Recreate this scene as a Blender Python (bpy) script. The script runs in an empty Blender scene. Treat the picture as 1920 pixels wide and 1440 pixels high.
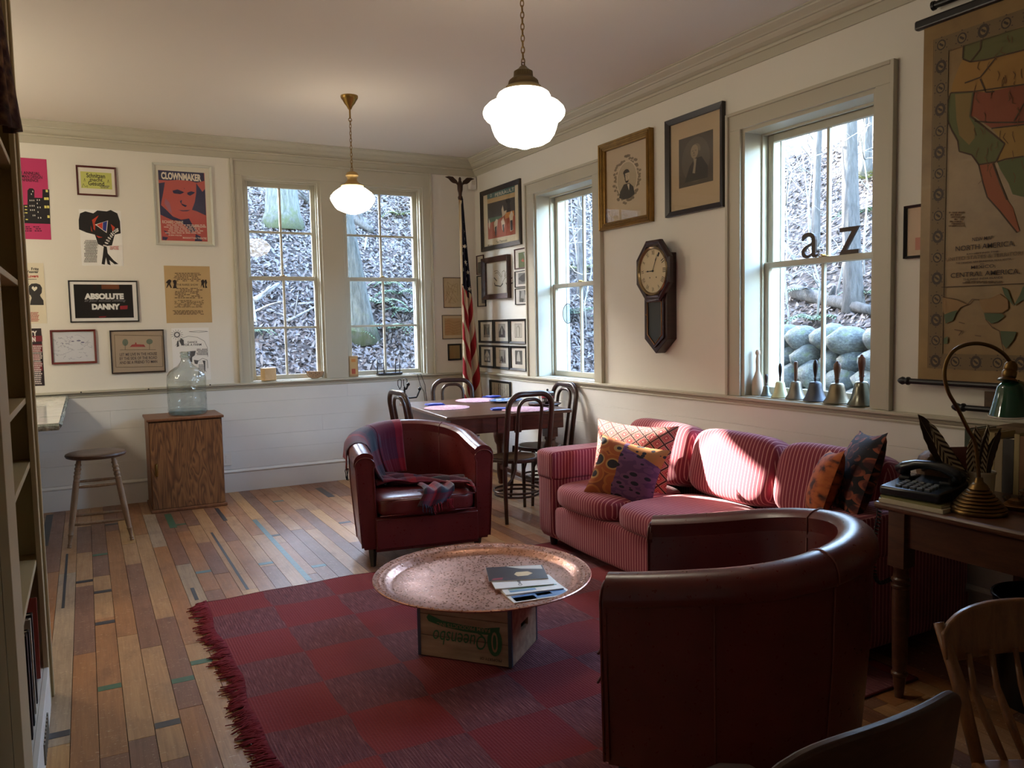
import bpy, math, random
from mathutils import Vector, Matrix, Euler
random.seed(7)
PI = math.pi
SC = bpy.context.scene
COL = SC.collection

# ------------------------------------------------------------------ camera, sky, sun, exposure
CAM = Vector((-3.588188, -7.437557, 1.45))
FPX, YAW, PITCH, ROLL = 1491.54, 0.4912764, -0.0743053, -0.0199719
_cy, _sy, _cp, _sp, _cr, _sr = math.cos(YAW), math.sin(YAW), math.cos(PITCH), math.sin(PITCH), math.cos(ROLL), math.sin(ROLL)
FWD = Vector((_sy*_cp, _cy*_cp, _sp)); _r = Vector((_cy, -_sy, 0)); _u = _r.cross(FWD)
RGT = _r*_cr + _u*_sr; UPV = -_r*_sr + _u*_cr
cd = bpy.data.cameras.new('camera'); cd.sensor_width = 36; cd.lens = FPX/1920*36; cd.clip_start = 0.05; cd.clip_end = 200
cam = bpy.data.objects.new('camera', cd); COL.objects.link(cam)
cam.matrix_world = Matrix(((RGT.x, UPV.x, -FWD.x, CAM.x), (RGT.y, UPV.y, -FWD.y, CAM.y), (RGT.z, UPV.z, -FWD.z, CAM.z), (0, 0, 0, 1)))
SC.camera = cam

SUN_TO = Vector((-0.38, 1.0, 0.465)).normalized()          # towards the sun, low behind the wooded hill
w = bpy.data.worlds.new('World'); SC.world = w; w.use_nodes = True
wn, wl = w.node_tree.nodes, w.node_tree.links
bg = wn['Background']
sky = wn.new('ShaderNodeTexSky')
sky.sky_type = 'NISHITA'; sky.sun_disc = False; sky.sun_elevation = math.asin(SUN_TO.z)
sky.sun_rotation = math.atan2(SUN_TO.x, SUN_TO.y); sky.altitude = 200; sky.air_density = 1.0; sky.dust_density = 1.5
wl.new(sky.outputs[0], bg.inputs[0]); bg.inputs[1].default_value = 4.2
sd = bpy.data.lights.new('sun', 'SUN'); sd.energy = 42.0; sd.angle = 0.012; sd.color = (1.0, 0.93, 0.82)
sun = bpy.data.objects.new('sun', sd); COL.objects.link(sun)
sun.rotation_euler = SUN_TO.to_track_quat('Z', 'Y').to_euler(); sun.location = (-8, 20, 12)
SC.view_settings.view_transform = 'Standard'; SC.view_settings.look = 'None'
SC.view_settings.exposure = 0.85; SC.view_settings.gamma = 1.0; SC.view_settings.use_curve_mapping = False
SC.cycles.max_bounces = 6; SC.cycles.diffuse_bounces = 4; SC.cycles.glossy_bounces = 3; SC.cycles.transparent_max_bounces = 12
SC.cycles.sample_clamp_indirect = 6.0
LAMP_W = 6.5          # watts of each school-house pendant

# window openings (also used by the walls)
WB1 = (-2.288, -1.594); WB2 = (-1.384, -0.582); WB_Z = (0.985, 2.815)      # back wall, x ranges
WR1 = (-2.160, -1.232); WR2 = (-4.700, -3.762); WR_Z = (0.985, 2.605)      # right wall, y ranges
CEIL = 3.115
def portal(name, loc, rot, sx, sy):
    d = bpy.data.lights.new(name, 'AREA'); d.shape = 'RECTANGLE'; d.size = sx; d.size_y = sy; d.cycles.is_portal = True
    o = bpy.data.objects.new(name, d); COL.objects.link(o); o.location = loc; o.rotation_euler = rot
for i, (a, b) in enumerate((WB1, WB2)):
    portal('window_daylight', ((a+b)/2, 0.26, (WB_Z[0]+WB_Z[1])/2), (-PI/2, 0, 0), b-a+.1, WB_Z[1]-WB_Z[0]+.1)
for i, (a, b) in enumerate((WR1, WR2)):
    portal('window_daylight', (0.34, (a+b)/2, (WR_Z[0]+WR_Z[1])/2), (0, PI/2, 0), WR_Z[1]-WR_Z[0]+.1, b-a+.1)

# ------------------------------------------------------------------ pixel helpers (photo frame 1920x1440)
def ray(u, v): return FWD*FPX + RGT*(u-960) + UPV*(720-v)
def on(u, v, ax, val):
    d = ray(u, v); t = (val-CAM[ax])/d[ax]; return CAM + d*t
def PR(u, v, x=0.0): return on(u, v, 0, x)
def PB(u, v, y=0.0): return on(u, v, 1, y)
def PZ(u, v, z=0.0): return on(u, v, 2, z)

# ------------------------------------------------------------------ mesh builder
class MB:
    def __init__(s): s.v = []; s.f = []; s.m = []; s.uv = {}
    def add(s, vs, fs, mi=0, T=None, uvs=None):
        o = len(s.v)
        s.v += [tuple(T @ Vector(p)) for p in vs] if T is not None else [tuple(p) for p in vs]
        for k, f in enumerate(fs):
            if uvs: s.uv[len(s.f)] = [uvs[i] for i in f]
            s.f.append(tuple(i+o for i in f)); s.m.append(mi)
        return s
    def box(s, a, b, mi=0, T=None):
        (x0, y0, z0), (x1, y1, z1) = a, b
        x0, x1 = min(x0, x1), max(x0, x1); y0, y1 = min(y0, y1), max(y0, y1); z0, z1 = min(z0, z1), max(z0, z1)
        vs = [(x0,y0,z0),(x1,y0,z0),(x1,y1,z0),(x0,y1,z0),(x0,y0,z1),(x1,y0,z1),(x1,y1,z1),(x0,y1,z1)]
        return s.add(vs, [(0,3,2,1),(4,5,6,7),(0,1,5,4),(1,2,6,5),(2,3,7,6),(3,0,4,7)], mi, T)
    def ring(s, pts, rad, n, closed=False, caps=True, mi=0, T=None, flat=1.0, up=None):
        """tube through pts; flat squashes the section along the second axis"""
        P = [Vector(p) for p in pts]; N = len(P)
        R = rad if isinstance(rad, (list, tuple)) else [rad]*N
        vs = []; prev = None
        for i in range(N):
            if closed: t = P[(i+1) % N]-P[i-1]
            else: t = P[min(i+1, N-1)]-P[max(i-1, 0)]
            t.normalize()
            if up is not None:
                a = Vector(up)
                if abs(a.dot(t)) > .99: a = Vector((1, 0, 0))
                a = (a - t*a.dot(t)).normalized()
            elif prev is None:
                a = Vector((0, 0, 1)) if abs(t.z) < .9 else Vector((1, 0, 0)); a = (a-t*a.dot(t)).normalized()
            else:
                a = (prev-t*prev.dot(t)).normalized()
            prev = a; b = t.cross(a)
            for k in range(n):
                an = 2*PI*k/n; vs.append(P[i]+a*(R[i]*math.cos(an))+b*(R[i]*flat*math.sin(an)))
        fs = []
        for i in range(N if closed else N-1):
            j = (i+1) % N
            for k in range(n):
                l = (k+1) % n; fs.append((i*n+k, i*n+l, j*n+l, j*n+k))
        if caps and not closed:
            fs.append(tuple(range(n-1, -1, -1))); fs.append(tuple((N-1)*n+k for k in range(n)))
        return s.add(vs, fs, mi, T)
    def cyl(s, p, q, r0, r1=None, n=12, mi=0, T=None): return s.ring([p, q], [r0, r0 if r1 is None else r1], n, mi=mi, T=T)
    def lathe(s, prof, n=20, mi=0, T=None, cap=True):
        vs = []; fs = []
        for r, z in prof:
            for k in range(n): a = 2*PI*k/n; vs.append((r*math.cos(a), r*math.sin(a), z))
        for i in range(len(prof)-1):
            for k in range(n): l = (k+1) % n; fs.append((i*n+k, i*n+l, (i+1)*n+l, (i+1)*n+k))
        if cap:
            if prof[0][0] > 1e-5: fs.append(tuple(range(n-1, -1, -1)))
            if prof[-1][0] > 1e-5: fs.append(tuple((len(prof)-1)*n+k for k in range(n)))
        return s.add(vs, fs, mi, T)
    def prism(s, poly, z0, z1, mi=0, T=None):
        n = len(poly); vs = [(x, y, z0) for x, y in poly]+[(x, y, z1) for x, y in poly]
        ar = sum(poly[i][0]*poly[(i+1) % n][1]-poly[(i+1) % n][0]*poly[i][1] for i in range(n))
        fs = [tuple(range(n, 2*n)), tuple(range(n-1, -1, -1))]+[(i, (i+1) % n, n+(i+1) % n, n+i) for i in range(n)]
        if ar < 0: fs = [tuple(reversed(f)) for f in fs]
        return s.add(vs, fs, mi, T)
    def flat(s, poly, z, mi=0, T=None):
        n = len(poly); ar = sum(poly[i][0]*poly[(i+1) % n][1]-poly[(i+1) % n][0]*poly[i][1] for i in range(n))
        f = tuple(range(n)) if ar > 0 else tuple(range(n-1, -1, -1))
        return s.add([(x, y, z) for x, y in poly], [f], mi, T)
    def grid(s, fn, nu, nv, mi=0, T=None, cu=False, cv=False):
        vs = []; uvs = []
        for j in range(nv+1):
            for i in range(nu+1):
                u, v = i/nu, j/nv; vs.append(fn(u, v)); uvs.append((u, v))
        fs = [(j*(nu+1)+i, j*(nu+1)+i+1, (j+1)*(nu+1)+i+1, (j+1)*(nu+1)+i) for j in range(nv) for i in range(nu)]
        return s.add(vs, fs, mi, T, uvs)
    def sphere(s, c, r, n=10, mi=0, T=None, sz=(1, 1, 1)):
        vs = []; fs = []; m = max(4, n//2+1)
        for i in range(m+1):
            ph = PI*i/m
            for k in range(n):
                a = 2*PI*k/n; vs.append((c[0]+r*sz[0]*math.sin(ph)*math.cos(a), c[1]+r*sz[1]*math.sin(ph)*math.sin(a), c[2]-r*sz[2]*math.cos(ph)))
        for i in range(m):
            for k in range(n): l = (k+1) % n; fs.append((i*n+k, i*n+l, (i+1)*n+l, (i+1)*n+k))
        return s.add(vs, fs, mi, T)
    def build(s, name, mat, parent=None, loc=None, rot=None, smooth=None, bevel=0, bseg=2, subsurf=0, solid=0, T=None):
        me = bpy.data.meshes.new(name)
        me.from_pydata(s.v if T is None else [tuple(T @ Vector(p)) for p in s.v], [], s.f)
        mats = mat if isinstance(mat, (list, tuple)) else [mat]
        for m_ in mats: me.materials.append(m_)
        if len(mats) > 1: me.polygons.foreach_set('material_index', s.m)
        if s.uv:
            ul = me.uv_layers.new(name='UVMap')
            for p in me.polygons:
                q = s.uv.get(p.index)
                if q:
                    for k, li in enumerate(p.loop_indices): ul.data[li].uv = q[k]
        me.update()
        o = bpy.data.objects.new(name, me); COL.objects.link(o)
        if parent is not None: o.parent = parent
        if loc is not None: o.location = loc
        if rot is not None: o.rotation_euler = rot
        if solid:
            md = o.modifiers.new('solid', 'SOLIDIFY'); md.thickness = solid; md.offset = 0
        if bevel:
            md = o.modifiers.new('bevel', 'BEVEL'); md.width = bevel; md.segments = bseg; md.limit_method = 'ANGLE'; md.angle_limit = 0.6
        if subsurf:
            md = o.modifiers.new('sub', 'SUBSURF'); md.levels = subsurf; md.render_levels = subsurf
        if smooth:
            ang = smooth if not isinstance(smooth, bool) else PI
            me.polygons.foreach_set('use_smooth', [True]*len(me.polygons))
            if ang < PI: me.set_sharp_from_angle(angle=ang)
        return o

def thing(name, label, cat, loc=(0, 0, 0), rot=(0, 0, 0), group=None):
    o = bpy.data.objects.new(name, None); COL.objects.link(o); o.empty_display_size = .1
    o.location = loc; o.rotation_euler = rot if isinstance(rot, (tuple, list)) or hasattr(rot, 'x') else (0, 0, rot)
    return tag(o, label, cat, group)
def tag(o, label, cat, group=None):
    o['label'] = label; o['category'] = cat
    if group: o['group'] = group
    return o
def struct(o): o['kind'] = 'structure'; return o
def stuff(o): o['kind'] = 'stuff'; return o
def dup(root, loc=None, rot=None, label=None):
    def cp(o, par):
        c = o.copy(); COL.objects.link(c); c.parent = par
        for ch in o.children: cp(ch, c)
        return c
    r = cp(root, None)
    if loc is not None: r.location = loc
    if rot is not None: r.rotation_euler = rot
    if label: r['label'] = label
    return r
def RX(a): return Matrix.Rotation(a, 4, 'X')
def RY(a): return Matrix.Rotation(a, 4, 'Y')
def RZ(a): return Matrix.Rotation(a, 4, 'Z')
def TR(x, y, z): return Matrix.Translation((x, y, z))
def SCL(x, y, z): return Matrix.Diagonal((x, y, z, 1))
WALL_B = (PI/2, 0, 0)            # art on the back wall: local x right, y up, z into the room
WALL_R = (PI/2, 0, -PI/2)        # art on the right wall
def ell(cx, cy, rx, ry, n=24, a0=0, a1=2*PI): return [(cx+rx*math.cos(a0+(a1-a0)*k/n), cy+ry*math.sin(a0+(a1-a0)*k/n)) for k in range(n if abs(a1-a0-2*PI) < 1e-6 else n+1)]

# ------------------------------------------------------------------ lettering
_tc = {}
def text_geo(body, bold=0.0, shear=0.0):
    k = (body, bold, shear)
    if k not in _tc:
        c = bpy.data.curves.new('t', 'FONT'); c.body = body; c.size = 1; c.align_x = 'LEFT'; c.offset = bold; c.shear = shear
        c.resolution_u = 3; c.fill_mode = 'FRONT'
        o = bpy.data.objects.new('t', c); COL.objects.link(o)
        bpy.context.view_layer.update()
        me = bpy.data.meshes.new_from_object(o.evaluated_get(bpy.context.evaluated_depsgraph_get()))
        vs = [tuple(v.co) for v in me.vertices]; fs = [tuple(p.vertices) for p in me.polygons]
        bpy.data.objects.remove(o); bpy.data.curves.remove(c); bpy.data.meshes.remove(me)
        _tc[k] = (vs, fs)
    return _tc[k]
def put_text(mb, body, cx, cy, w=None, h=None, z=0.001, mi=0, bold=0.012, shear=0, T=None, ang=0):
    """lettering centred on (cx,cy) fitted to width w and/or cap height h"""
    vs, fs = text_geo(body, bold, shear)
    if not vs: return
    x0 = min(v[0] for v in vs); x1 = max(v[0] for v in vs); y0 = min(v[1] for v in vs); y1 = max(v[1] for v in vs)
    sx = w/(x1-x0) if w else None; sy = h/(y1-y0) if h else None
    sx = sx or sy; sy = sy or sx
    ca, sa = math.cos(ang), math.sin(ang)
    out = []
    for v in vs:
        x = (v[0]-(x0+x1)/2)*sx; y = (v[1]-(y0+y1)/2)*sy
        out.append((cx+x*ca-y*sa, cy+x*sa+y*ca, z))
    mb.add(out, fs, mi, T)

# ------------------------------------------------------------------ materials
def lin(c):
    f = lambda x: x/12.92 if x <= .04045 else ((x+.055)/1.055)**2.4
    return (f(c[0]/255), f(c[1]/255), f(c[2]/255), 1)
def mat(name, col, rough=.6, metal=0.0, spec=None, coat=0.0, bump=None, var=None, emit=None, sheen=0):
    """col: sRGB 0-255; var=(scale, amount, stretch xyz): noise brightness; bump=(scale, strength)"""
    m = bpy.data.materials.new(name); m.use_nodes = True; nt = m.node_tree; b = nt.nodes['Principled BSDF']
    b.inputs['Base Color'].default_value = lin(col); b.inputs['Roughness'].default_value = rough; b.inputs['Metallic'].default_value = metal
    if spec is not None: b.inputs['Specular IOR Level'].default_value = spec
    if coat: b.inputs['Coat Weight'].default_value = coat; b.inputs['Coat Roughness'].default_value = .12
    if sheen: b.inputs['Sheen Weight'].default_value = sheen
    if emit: b.inputs['Emission Color'].default_value = lin(emit[0]); b.inputs['Emission Strength'].default_value = emit[1]
    if var or bump: tc = nt.nodes.new('ShaderNodeTexCoord')
    if var:
        mp = nt.nodes.new('ShaderNodeMapping'); nt.links.new(tc.outputs['Object'], mp.inputs[0])
        mp.inputs['Scale'].default_value = var[2] if len(var) > 2 else (1, 1, 1)
        n = nt.nodes.new('ShaderNodeTexNoise'); n.inputs['Scale'].default_value = var[0]; n.inputs['Detail'].default_value = 5
        nt.links.new(mp.outputs[0], n.inputs['Vector'])
        r = nt.nodes.new('ShaderNodeMapRange'); r.inputs[1].default_value = .25; r.inputs[2].default_value = .75; r.inputs[3].default_value = 1-var[1]; r.inputs[4].default_value = 1+var[1]
        nt.links.new(n.outputs[0], r.inputs[0])
        mx = nt.nodes.new('ShaderNodeVectorMath'); mx.operation = 'SCALE'; mx.inputs[0].default_value = lin(col)[:3]; nt.links.new(r.outputs[0], mx.inputs['Scale'])
        nt.links.new(mx.outputs[0], b.inputs['Base Color'])
    if bump:
        n2 = nt.nodes.new('ShaderNodeTexNoise'); n2.inputs['Scale'].default_value = bump[0]; n2.inputs['Detail'].default_value = 4
        nt.links.new(tc.outputs['Object'], n2.inputs['Vector'])
        bp = nt.nodes.new('ShaderNodeBump'); bp.inputs['Strength'].default_value = bump[1]; bp.inputs['Distance'].default_value = .01
        nt.links.new(n2.outputs[0], bp.inputs['Height']); nt.links.new(bp.outputs[0], b.inputs['Normal'])
    return m
class NT:
    """small node-graph helper"""
    def __init__(s, name, rough=.6, metal=0):
        s.m = bpy.data.materials.new(name); s.m.use_nodes = True; s.t = s.m.node_tree; s.n = s.t.nodes; s.l = s.t.links; s.b = s.n['Principled BSDF']
        s.b.inputs['Roughness'].default_value = rough; s.b.inputs['Metallic'].default_value = metal
        s.tc = s.n.new('ShaderNodeTexCoord')
    def put(s, sock, x):
        if hasattr(x, 'is_linked'): s.l.new(x, sock)
        elif x is not None: sock.default_value = x
    def math(s, op, a, b=None, c=None):
        n = s.n.new('ShaderNodeMath'); n.operation = op
        for i, x in enumerate((a, b, c)): s.put(n.inputs[i], x)
        return n.outputs[0]
    def xyz(s, vec):
        n = s.n.new('ShaderNodeSeparateXYZ'); s.l.new(vec, n.inputs[0]); return n.outputs
    def mapping(s, vec, scale=(1, 1, 1), loc=(0, 0, 0), rot=(0, 0, 0)):
        n = s.n.new('ShaderNodeMapping'); s.l.new(vec, n.inputs[0]); n.inputs['Scale'].default_value = scale; n.inputs['Location'].default_value = loc; n.inputs['Rotation'].default_value = rot
        return n.outputs[0]
    def noise(s, vec, scale=5, detail=4, rough=.5, dist=0):
        n = s.n.new('ShaderNodeTexNoise'); s.l.new(vec, n.inputs['Vector']); n.inputs['Scale'].default_value = scale; n.inputs['Detail'].default_value = detail
        n.inputs['Roughness'].default_value = rough; n.inputs['Distortion'].default_value = dist; return n.outputs[0]
    def voro(s, vec, scale=5, feature='F1', out=0, rnd=1.0):
        n = s.n.new('ShaderNodeTexVoronoi'); n.feature = feature; s.l.new(vec, n.inputs['Vector']); n.inputs['Scale'].default_value = scale; n.inputs['Randomness'].default_value = rnd; return n.outputs[out]
    def mix(s, f, a, b):
        n = s.n.new('ShaderNodeMix'); n.data_type = 'RGBA'; s.put(n.inputs[0], f)
        for sock, x in ((n.inputs[6], a), (n.inputs[7], b)): s.put(sock, lin(x) if isinstance(x, tuple) and len(x) == 3 else x)
        return n.outputs[2]
    def ramp(s, f, stops, interp='LINEAR'):
        n = s.n.new('ShaderNodeValToRGB'); s.l.new(f, n.inputs[0]); e = n.color_ramp.elements; n.color_ramp.interpolation = interp
        while len(e) < len(stops): e.new(.5)
        for el, (p, c) in zip(e, stops): el.position = p; el.color = lin(c)
        return n.outputs[0]
    def step(s, f, a, b):
        n = s.n.new('ShaderNodeMapRange'); s.l.new(f, n.inputs[0]); n.inputs[1].default_value = a; n.inputs[2].default_value = b; return n.outputs[0]
    def color(s, c): s.put(s.b.inputs['Base Color'], c); return s
    def rough(s, r): s.put(s.b.inputs['Roughness'], r); return s
    def bump(s, h, strength=.3, dist=.005):
        n = s.n.new('ShaderNodeBump'); n.inputs['Strength'].default_value = strength; n.inputs['Distance'].default_value = dist; s.l.new(h, n.inputs['Height']); s.l.new(n.outputs[0], s.b.inputs['Normal']); return s
def glass_mat(name, tint=(255, 255, 255), refl=1.0, ior=1.45):
    m = bpy.data.materials.new(name); m.use_nodes = True; t = m.node_tree; t.nodes.remove(t.nodes['Principled BSDF'])
    tr = t.nodes.new('ShaderNodeBsdfTransparent'); tr.inputs[0].default_value = lin(tint)
    gl = t.nodes.new('ShaderNodeBsdfGlossy'); gl.inputs['Roughness'].default_value = 0.01
    lw = t.nodes.new('ShaderNodeLayerWeight'); lw.inputs[0].default_value = .5          # Schlick reflectance, same on both sides of the pane
    pw = t.nodes.new('ShaderNodeMath'); pw.operation = 'POWER'; pw.inputs[1].default_value = 4.5; t.links.new(lw.outputs['Facing'], pw.inputs[0])
    mu = t.nodes.new('ShaderNodeMath'); mu.operation = 'MULTIPLY_ADD'; mu.inputs[1].default_value = .8*refl; mu.inputs[2].default_value = .05*refl; t.links.new(pw.outputs[0], mu.inputs[0])
    mx = t.nodes.new('ShaderNodeMixShader'); t.links.new(mu.outputs[0], mx.inputs[0]); t.links.new(tr.outputs[0], mx.inputs[1]); t.links.new(gl.outputs[0], mx.inputs[2])
    t.links.new(mx.outputs[0], t.nodes['Material Output'].inputs[0]); return m
def wood(name, c1, c2, rough=.4, scale=(3, 3, .4), dens=6, coat=0):
    n = NT(name, rough); v = n.mapping(n.tc.outputs['Object'], scale)
    f = n.noise(v, dens, 6, .6, 1.2); f2 = n.noise(n.mapping(n.tc.outputs['Object'], tuple(k*6 for k in scale)), dens*2, 3, .6)
    f = n.math('ADD', n.math('MULTIPLY', f, .75), n.math('MULTIPLY', f2, .25))
    n.color(n.ramp(f, [(.33, c1), (.66, c2)])); n.bump(f2, .08, .003)
    if coat: n.b.inputs['Coat Weight'].default_value = coat; n.b.inputs['Coat Roughness'].default_value = .2
    return n.m

M_WALL = mat('cream_plaster', (230, 225, 212), .75, bump=(60, .04))
M_CEIL = mat('ceiling_plaster', (216, 206, 194), .85)
M_TRIM = mat('greige_trim_paint', (190, 184, 164), .42)
M_BOARD = mat('white_board_paint', (229, 227, 220), .5, var=(3, .03), bump=(25, .05))
M_GLASS = glass_mat('window_glass', (250, 253, 252), .8)
M_PGLASS = glass_mat('picture_glass', (255, 255, 255), 1.0)
M_BLACK = mat('black_paint', (22, 20, 20), .4)
M_INK = mat('black_ink', (30, 28, 28), .7)
M_WHITE = mat('white_paper', (240, 238, 232), .8)
M_BRASS = mat('aged_brass', (150, 120, 66), .32, 1.0)
M_IRON = mat('black_iron', (28, 27, 27), .45, .6)
M_DARKWOOD = wood('dark_brown_wood', (44, 22, 16), (72, 38, 26), .35, (6, 6, .8), 6)
M_WHITEPL = mat('white_plastic', (232, 228, 218), .4)
# ------------------------------------------------------------------ room shell
XL, YF = -6.6, -9.6
def wall_boxes(mb, along, a0, a1, t0, t1, openings, z0, z1):
    """along 'x' or 'y'; openings: (a,b,za,zb)"""
    def bx(a, b, za, zb):
        if b-a < 1e-4 or zb-za < 1e-4: return
        if along == 'x': mb.box((a, t0, za), (b, t1, zb))
        else: mb.box((t0, a, za), (t1, b, zb))
    cur = a0
    for a, b, za, zb in sorted(openings):
        bx(cur, a, z0, z1); bx(a, b, z0, za); bx(a, b, zb, z1); cur = b
    bx(cur, a1, z0, z1)
mb = MB(); wall_boxes(mb, 'x', XL, 0.0, 0.0, 0.20, [(WB1[0], WB1[1], WB_Z[0]-.02, WB_Z[1]), (WB2[0], WB2[1], WB_Z[0]-.02, WB_Z[1])], -.02, CEIL)
wall_back = struct(mb.build('wall_back', M_WALL))
mb = MB(); wall_boxes(mb, 'y', YF, 0.20, 0.0, 0.30, [(WR1[0], WR1[1], WR_Z[0]-.02, WR_Z[1]), (WR2[0], WR2[1], WR_Z[0]-.02, WR_Z[1])], -.02, CEIL)
wall_right = struct(mb.build('wall_right', M_WALL))
struct(MB().box((XL-.2, YF, -.02), (XL, .2, CEIL)).build('wall_left', M_WALL))
struct(MB().box((XL-.2, YF-.2, -.02), (.3, YF, CEIL)).build('wall_front', M_WALL))
struct(MB().box((XL-.2, YF-.2, CEIL), (.3, .2, CEIL+.12)).build('ceiling', M_CEIL))
# stub wall beside the bookcase, at the photographer's left
mb = MB().box((-4.2, -9.6, 0), (-3.835, -5.20, CEIL)); struct(mb.build('wall_partition', M_WALL))

# wainscot boards
rows = [(.205, .366), (.366, .498), (.498, .645), (.645, .800), (.800, .930)]
def boards(par, along, lo, hi, cuts):
    for (z0, z1), cs in zip(rows, cuts):
        e = [lo]+cs+[hi]
        for a, b in zip(e[:-1], e[1:]):
            t = random.uniform(.0105, .0120)
            m = MB()
            if along == 'x': m.box((a+.0004, -t, z0+.0004), (b-.0004, -.0003, z1-.0004))
            else: m.box((-t, a+.0004, z0+.0004), (-.0003, b-.0004, z1-.0004))
            m.build('board', M_BOARD, par, bevel=.001, bseg=1)
boards(wall_back, 'x', -6.5, 0, [[-4.4], [-1.0], [-4.9, -1.65], [-3.43], [-5.1, -1.4]])
boards(wall_right, 'y', -9.0, -.013, [[-6.8], [-3.1], [-6.3], [-1.7], [-6.0]])

# trim profiles: (out from wall, z)
def run(name, prof, along, a0, a1, m=M_TRIM, mitre0=0, mitre1=0, parent=None):
    n = len(prof); vs = []
    for a, mt in ((a0, mitre0), (a1, mitre1)):
        for d, z in prof:
            vs.append((a+mt*d, -d, z) if along == 'x' else (-d, a+mt*d, z))
    fs = [(i, (i+1) % n, n+(i+1) % n, n+i) for i in range(n)]
    if along == 'x': fs = [tuple(reversed(f)) for f in fs]
    c0 = tuple(range(n)); c1 = tuple(range(2*n-1, n-1, -1))
    if along == 'x': fs += [c0, c1]
    else: fs += [tuple(reversed(c0)), tuple(reversed(c1))]
    o = MB().add(vs, fs).build(name, m, parent)
    return o
crown = [(0, 2.958), (.013, 2.958), (.013, 3.012), (.024, 3.014), (.028, 3.026), (.024, 3.033), (.034, 3.036), (.052, 3.046), (.066, 3.062), (.070, 3.070), (.082, 3.071), (.088, 3.079), (.112, 3.092), (.124, 3.099), (.127, 3.107), (.140, 3.108), (.140, CEIL), (0, CEIL)]
struct(run('trim_1', crown, 'x', XL, 0, mitre1=-1))
struct(run('trim_2', crown, 'y', YF, 0, mitre1=-1))
rail = [(0, .920), (.014, .920), (.016, .930), (.014, .936), (.020, .940), (.026, .950), (.022, .954), (.034, .957), (.040, .962), (.040, .974), (.036, .978), (0, .978)]
struct(run('trim_3', rail, 'x', XL, 0, mitre1=-1))
struct(run('trim_4', rail, 'y', YF, 0, mitre1=-1))
base = [(0, 0), (.020, 0), (.020, .172), (.026, .175), (.030, .183), (.026, .191), (.018, .196), (.012, .203), (0, .203)]
struct(run('baseboard_back', base, 'x', XL, 0, M_BOARD, mitre1=-1))
struct(run('baseboard_right', base, 'y', YF, 0, M_BOARD, mitre1=-1))

# ------------------------------------------------------------------ windows
def casing_parts(root, along, a0, a1, ztop, zbot, inner, name='casing', wtop=.11):
    """flat casing boards with a raised back band; inner list of (a,b,ztop) openings"""
    def bx(p, q, d0, d1, z0, z1, nm, m=M_TRIM):
        if along == 'x': MB().box((p, -d1, z0), (q, -d0, z1)).build(nm, m, root, bevel=.002, bseg=1)
        else: MB().box((-d1, p, z0), (-d0, q, z1)).build(nm, m, root, bevel=.002, bseg=1)
    it = min(i[2] for i in inner)
    bx(a0+.02, a1-.02, .0005, .020, it, ztop-.016, 'head_casing')
    e = [a0+.02]+[k for i in inner for k in i[:2]]+[a1-.02]
    for p, q in zip(e[0::2], e[1::2]): bx(p, q, .0005, .020, zbot, it, 'side_casing')
    bx(a0, a0+.022, .0005, .034, zbot, ztop, 'back_band'); bx(a1-.022, a1, .0005, .034, zbot, ztop, 'back_band')
    bx(a0+.022, a1-.022, .0005, .034, ztop-.018, ztop, 'back_band')
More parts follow.
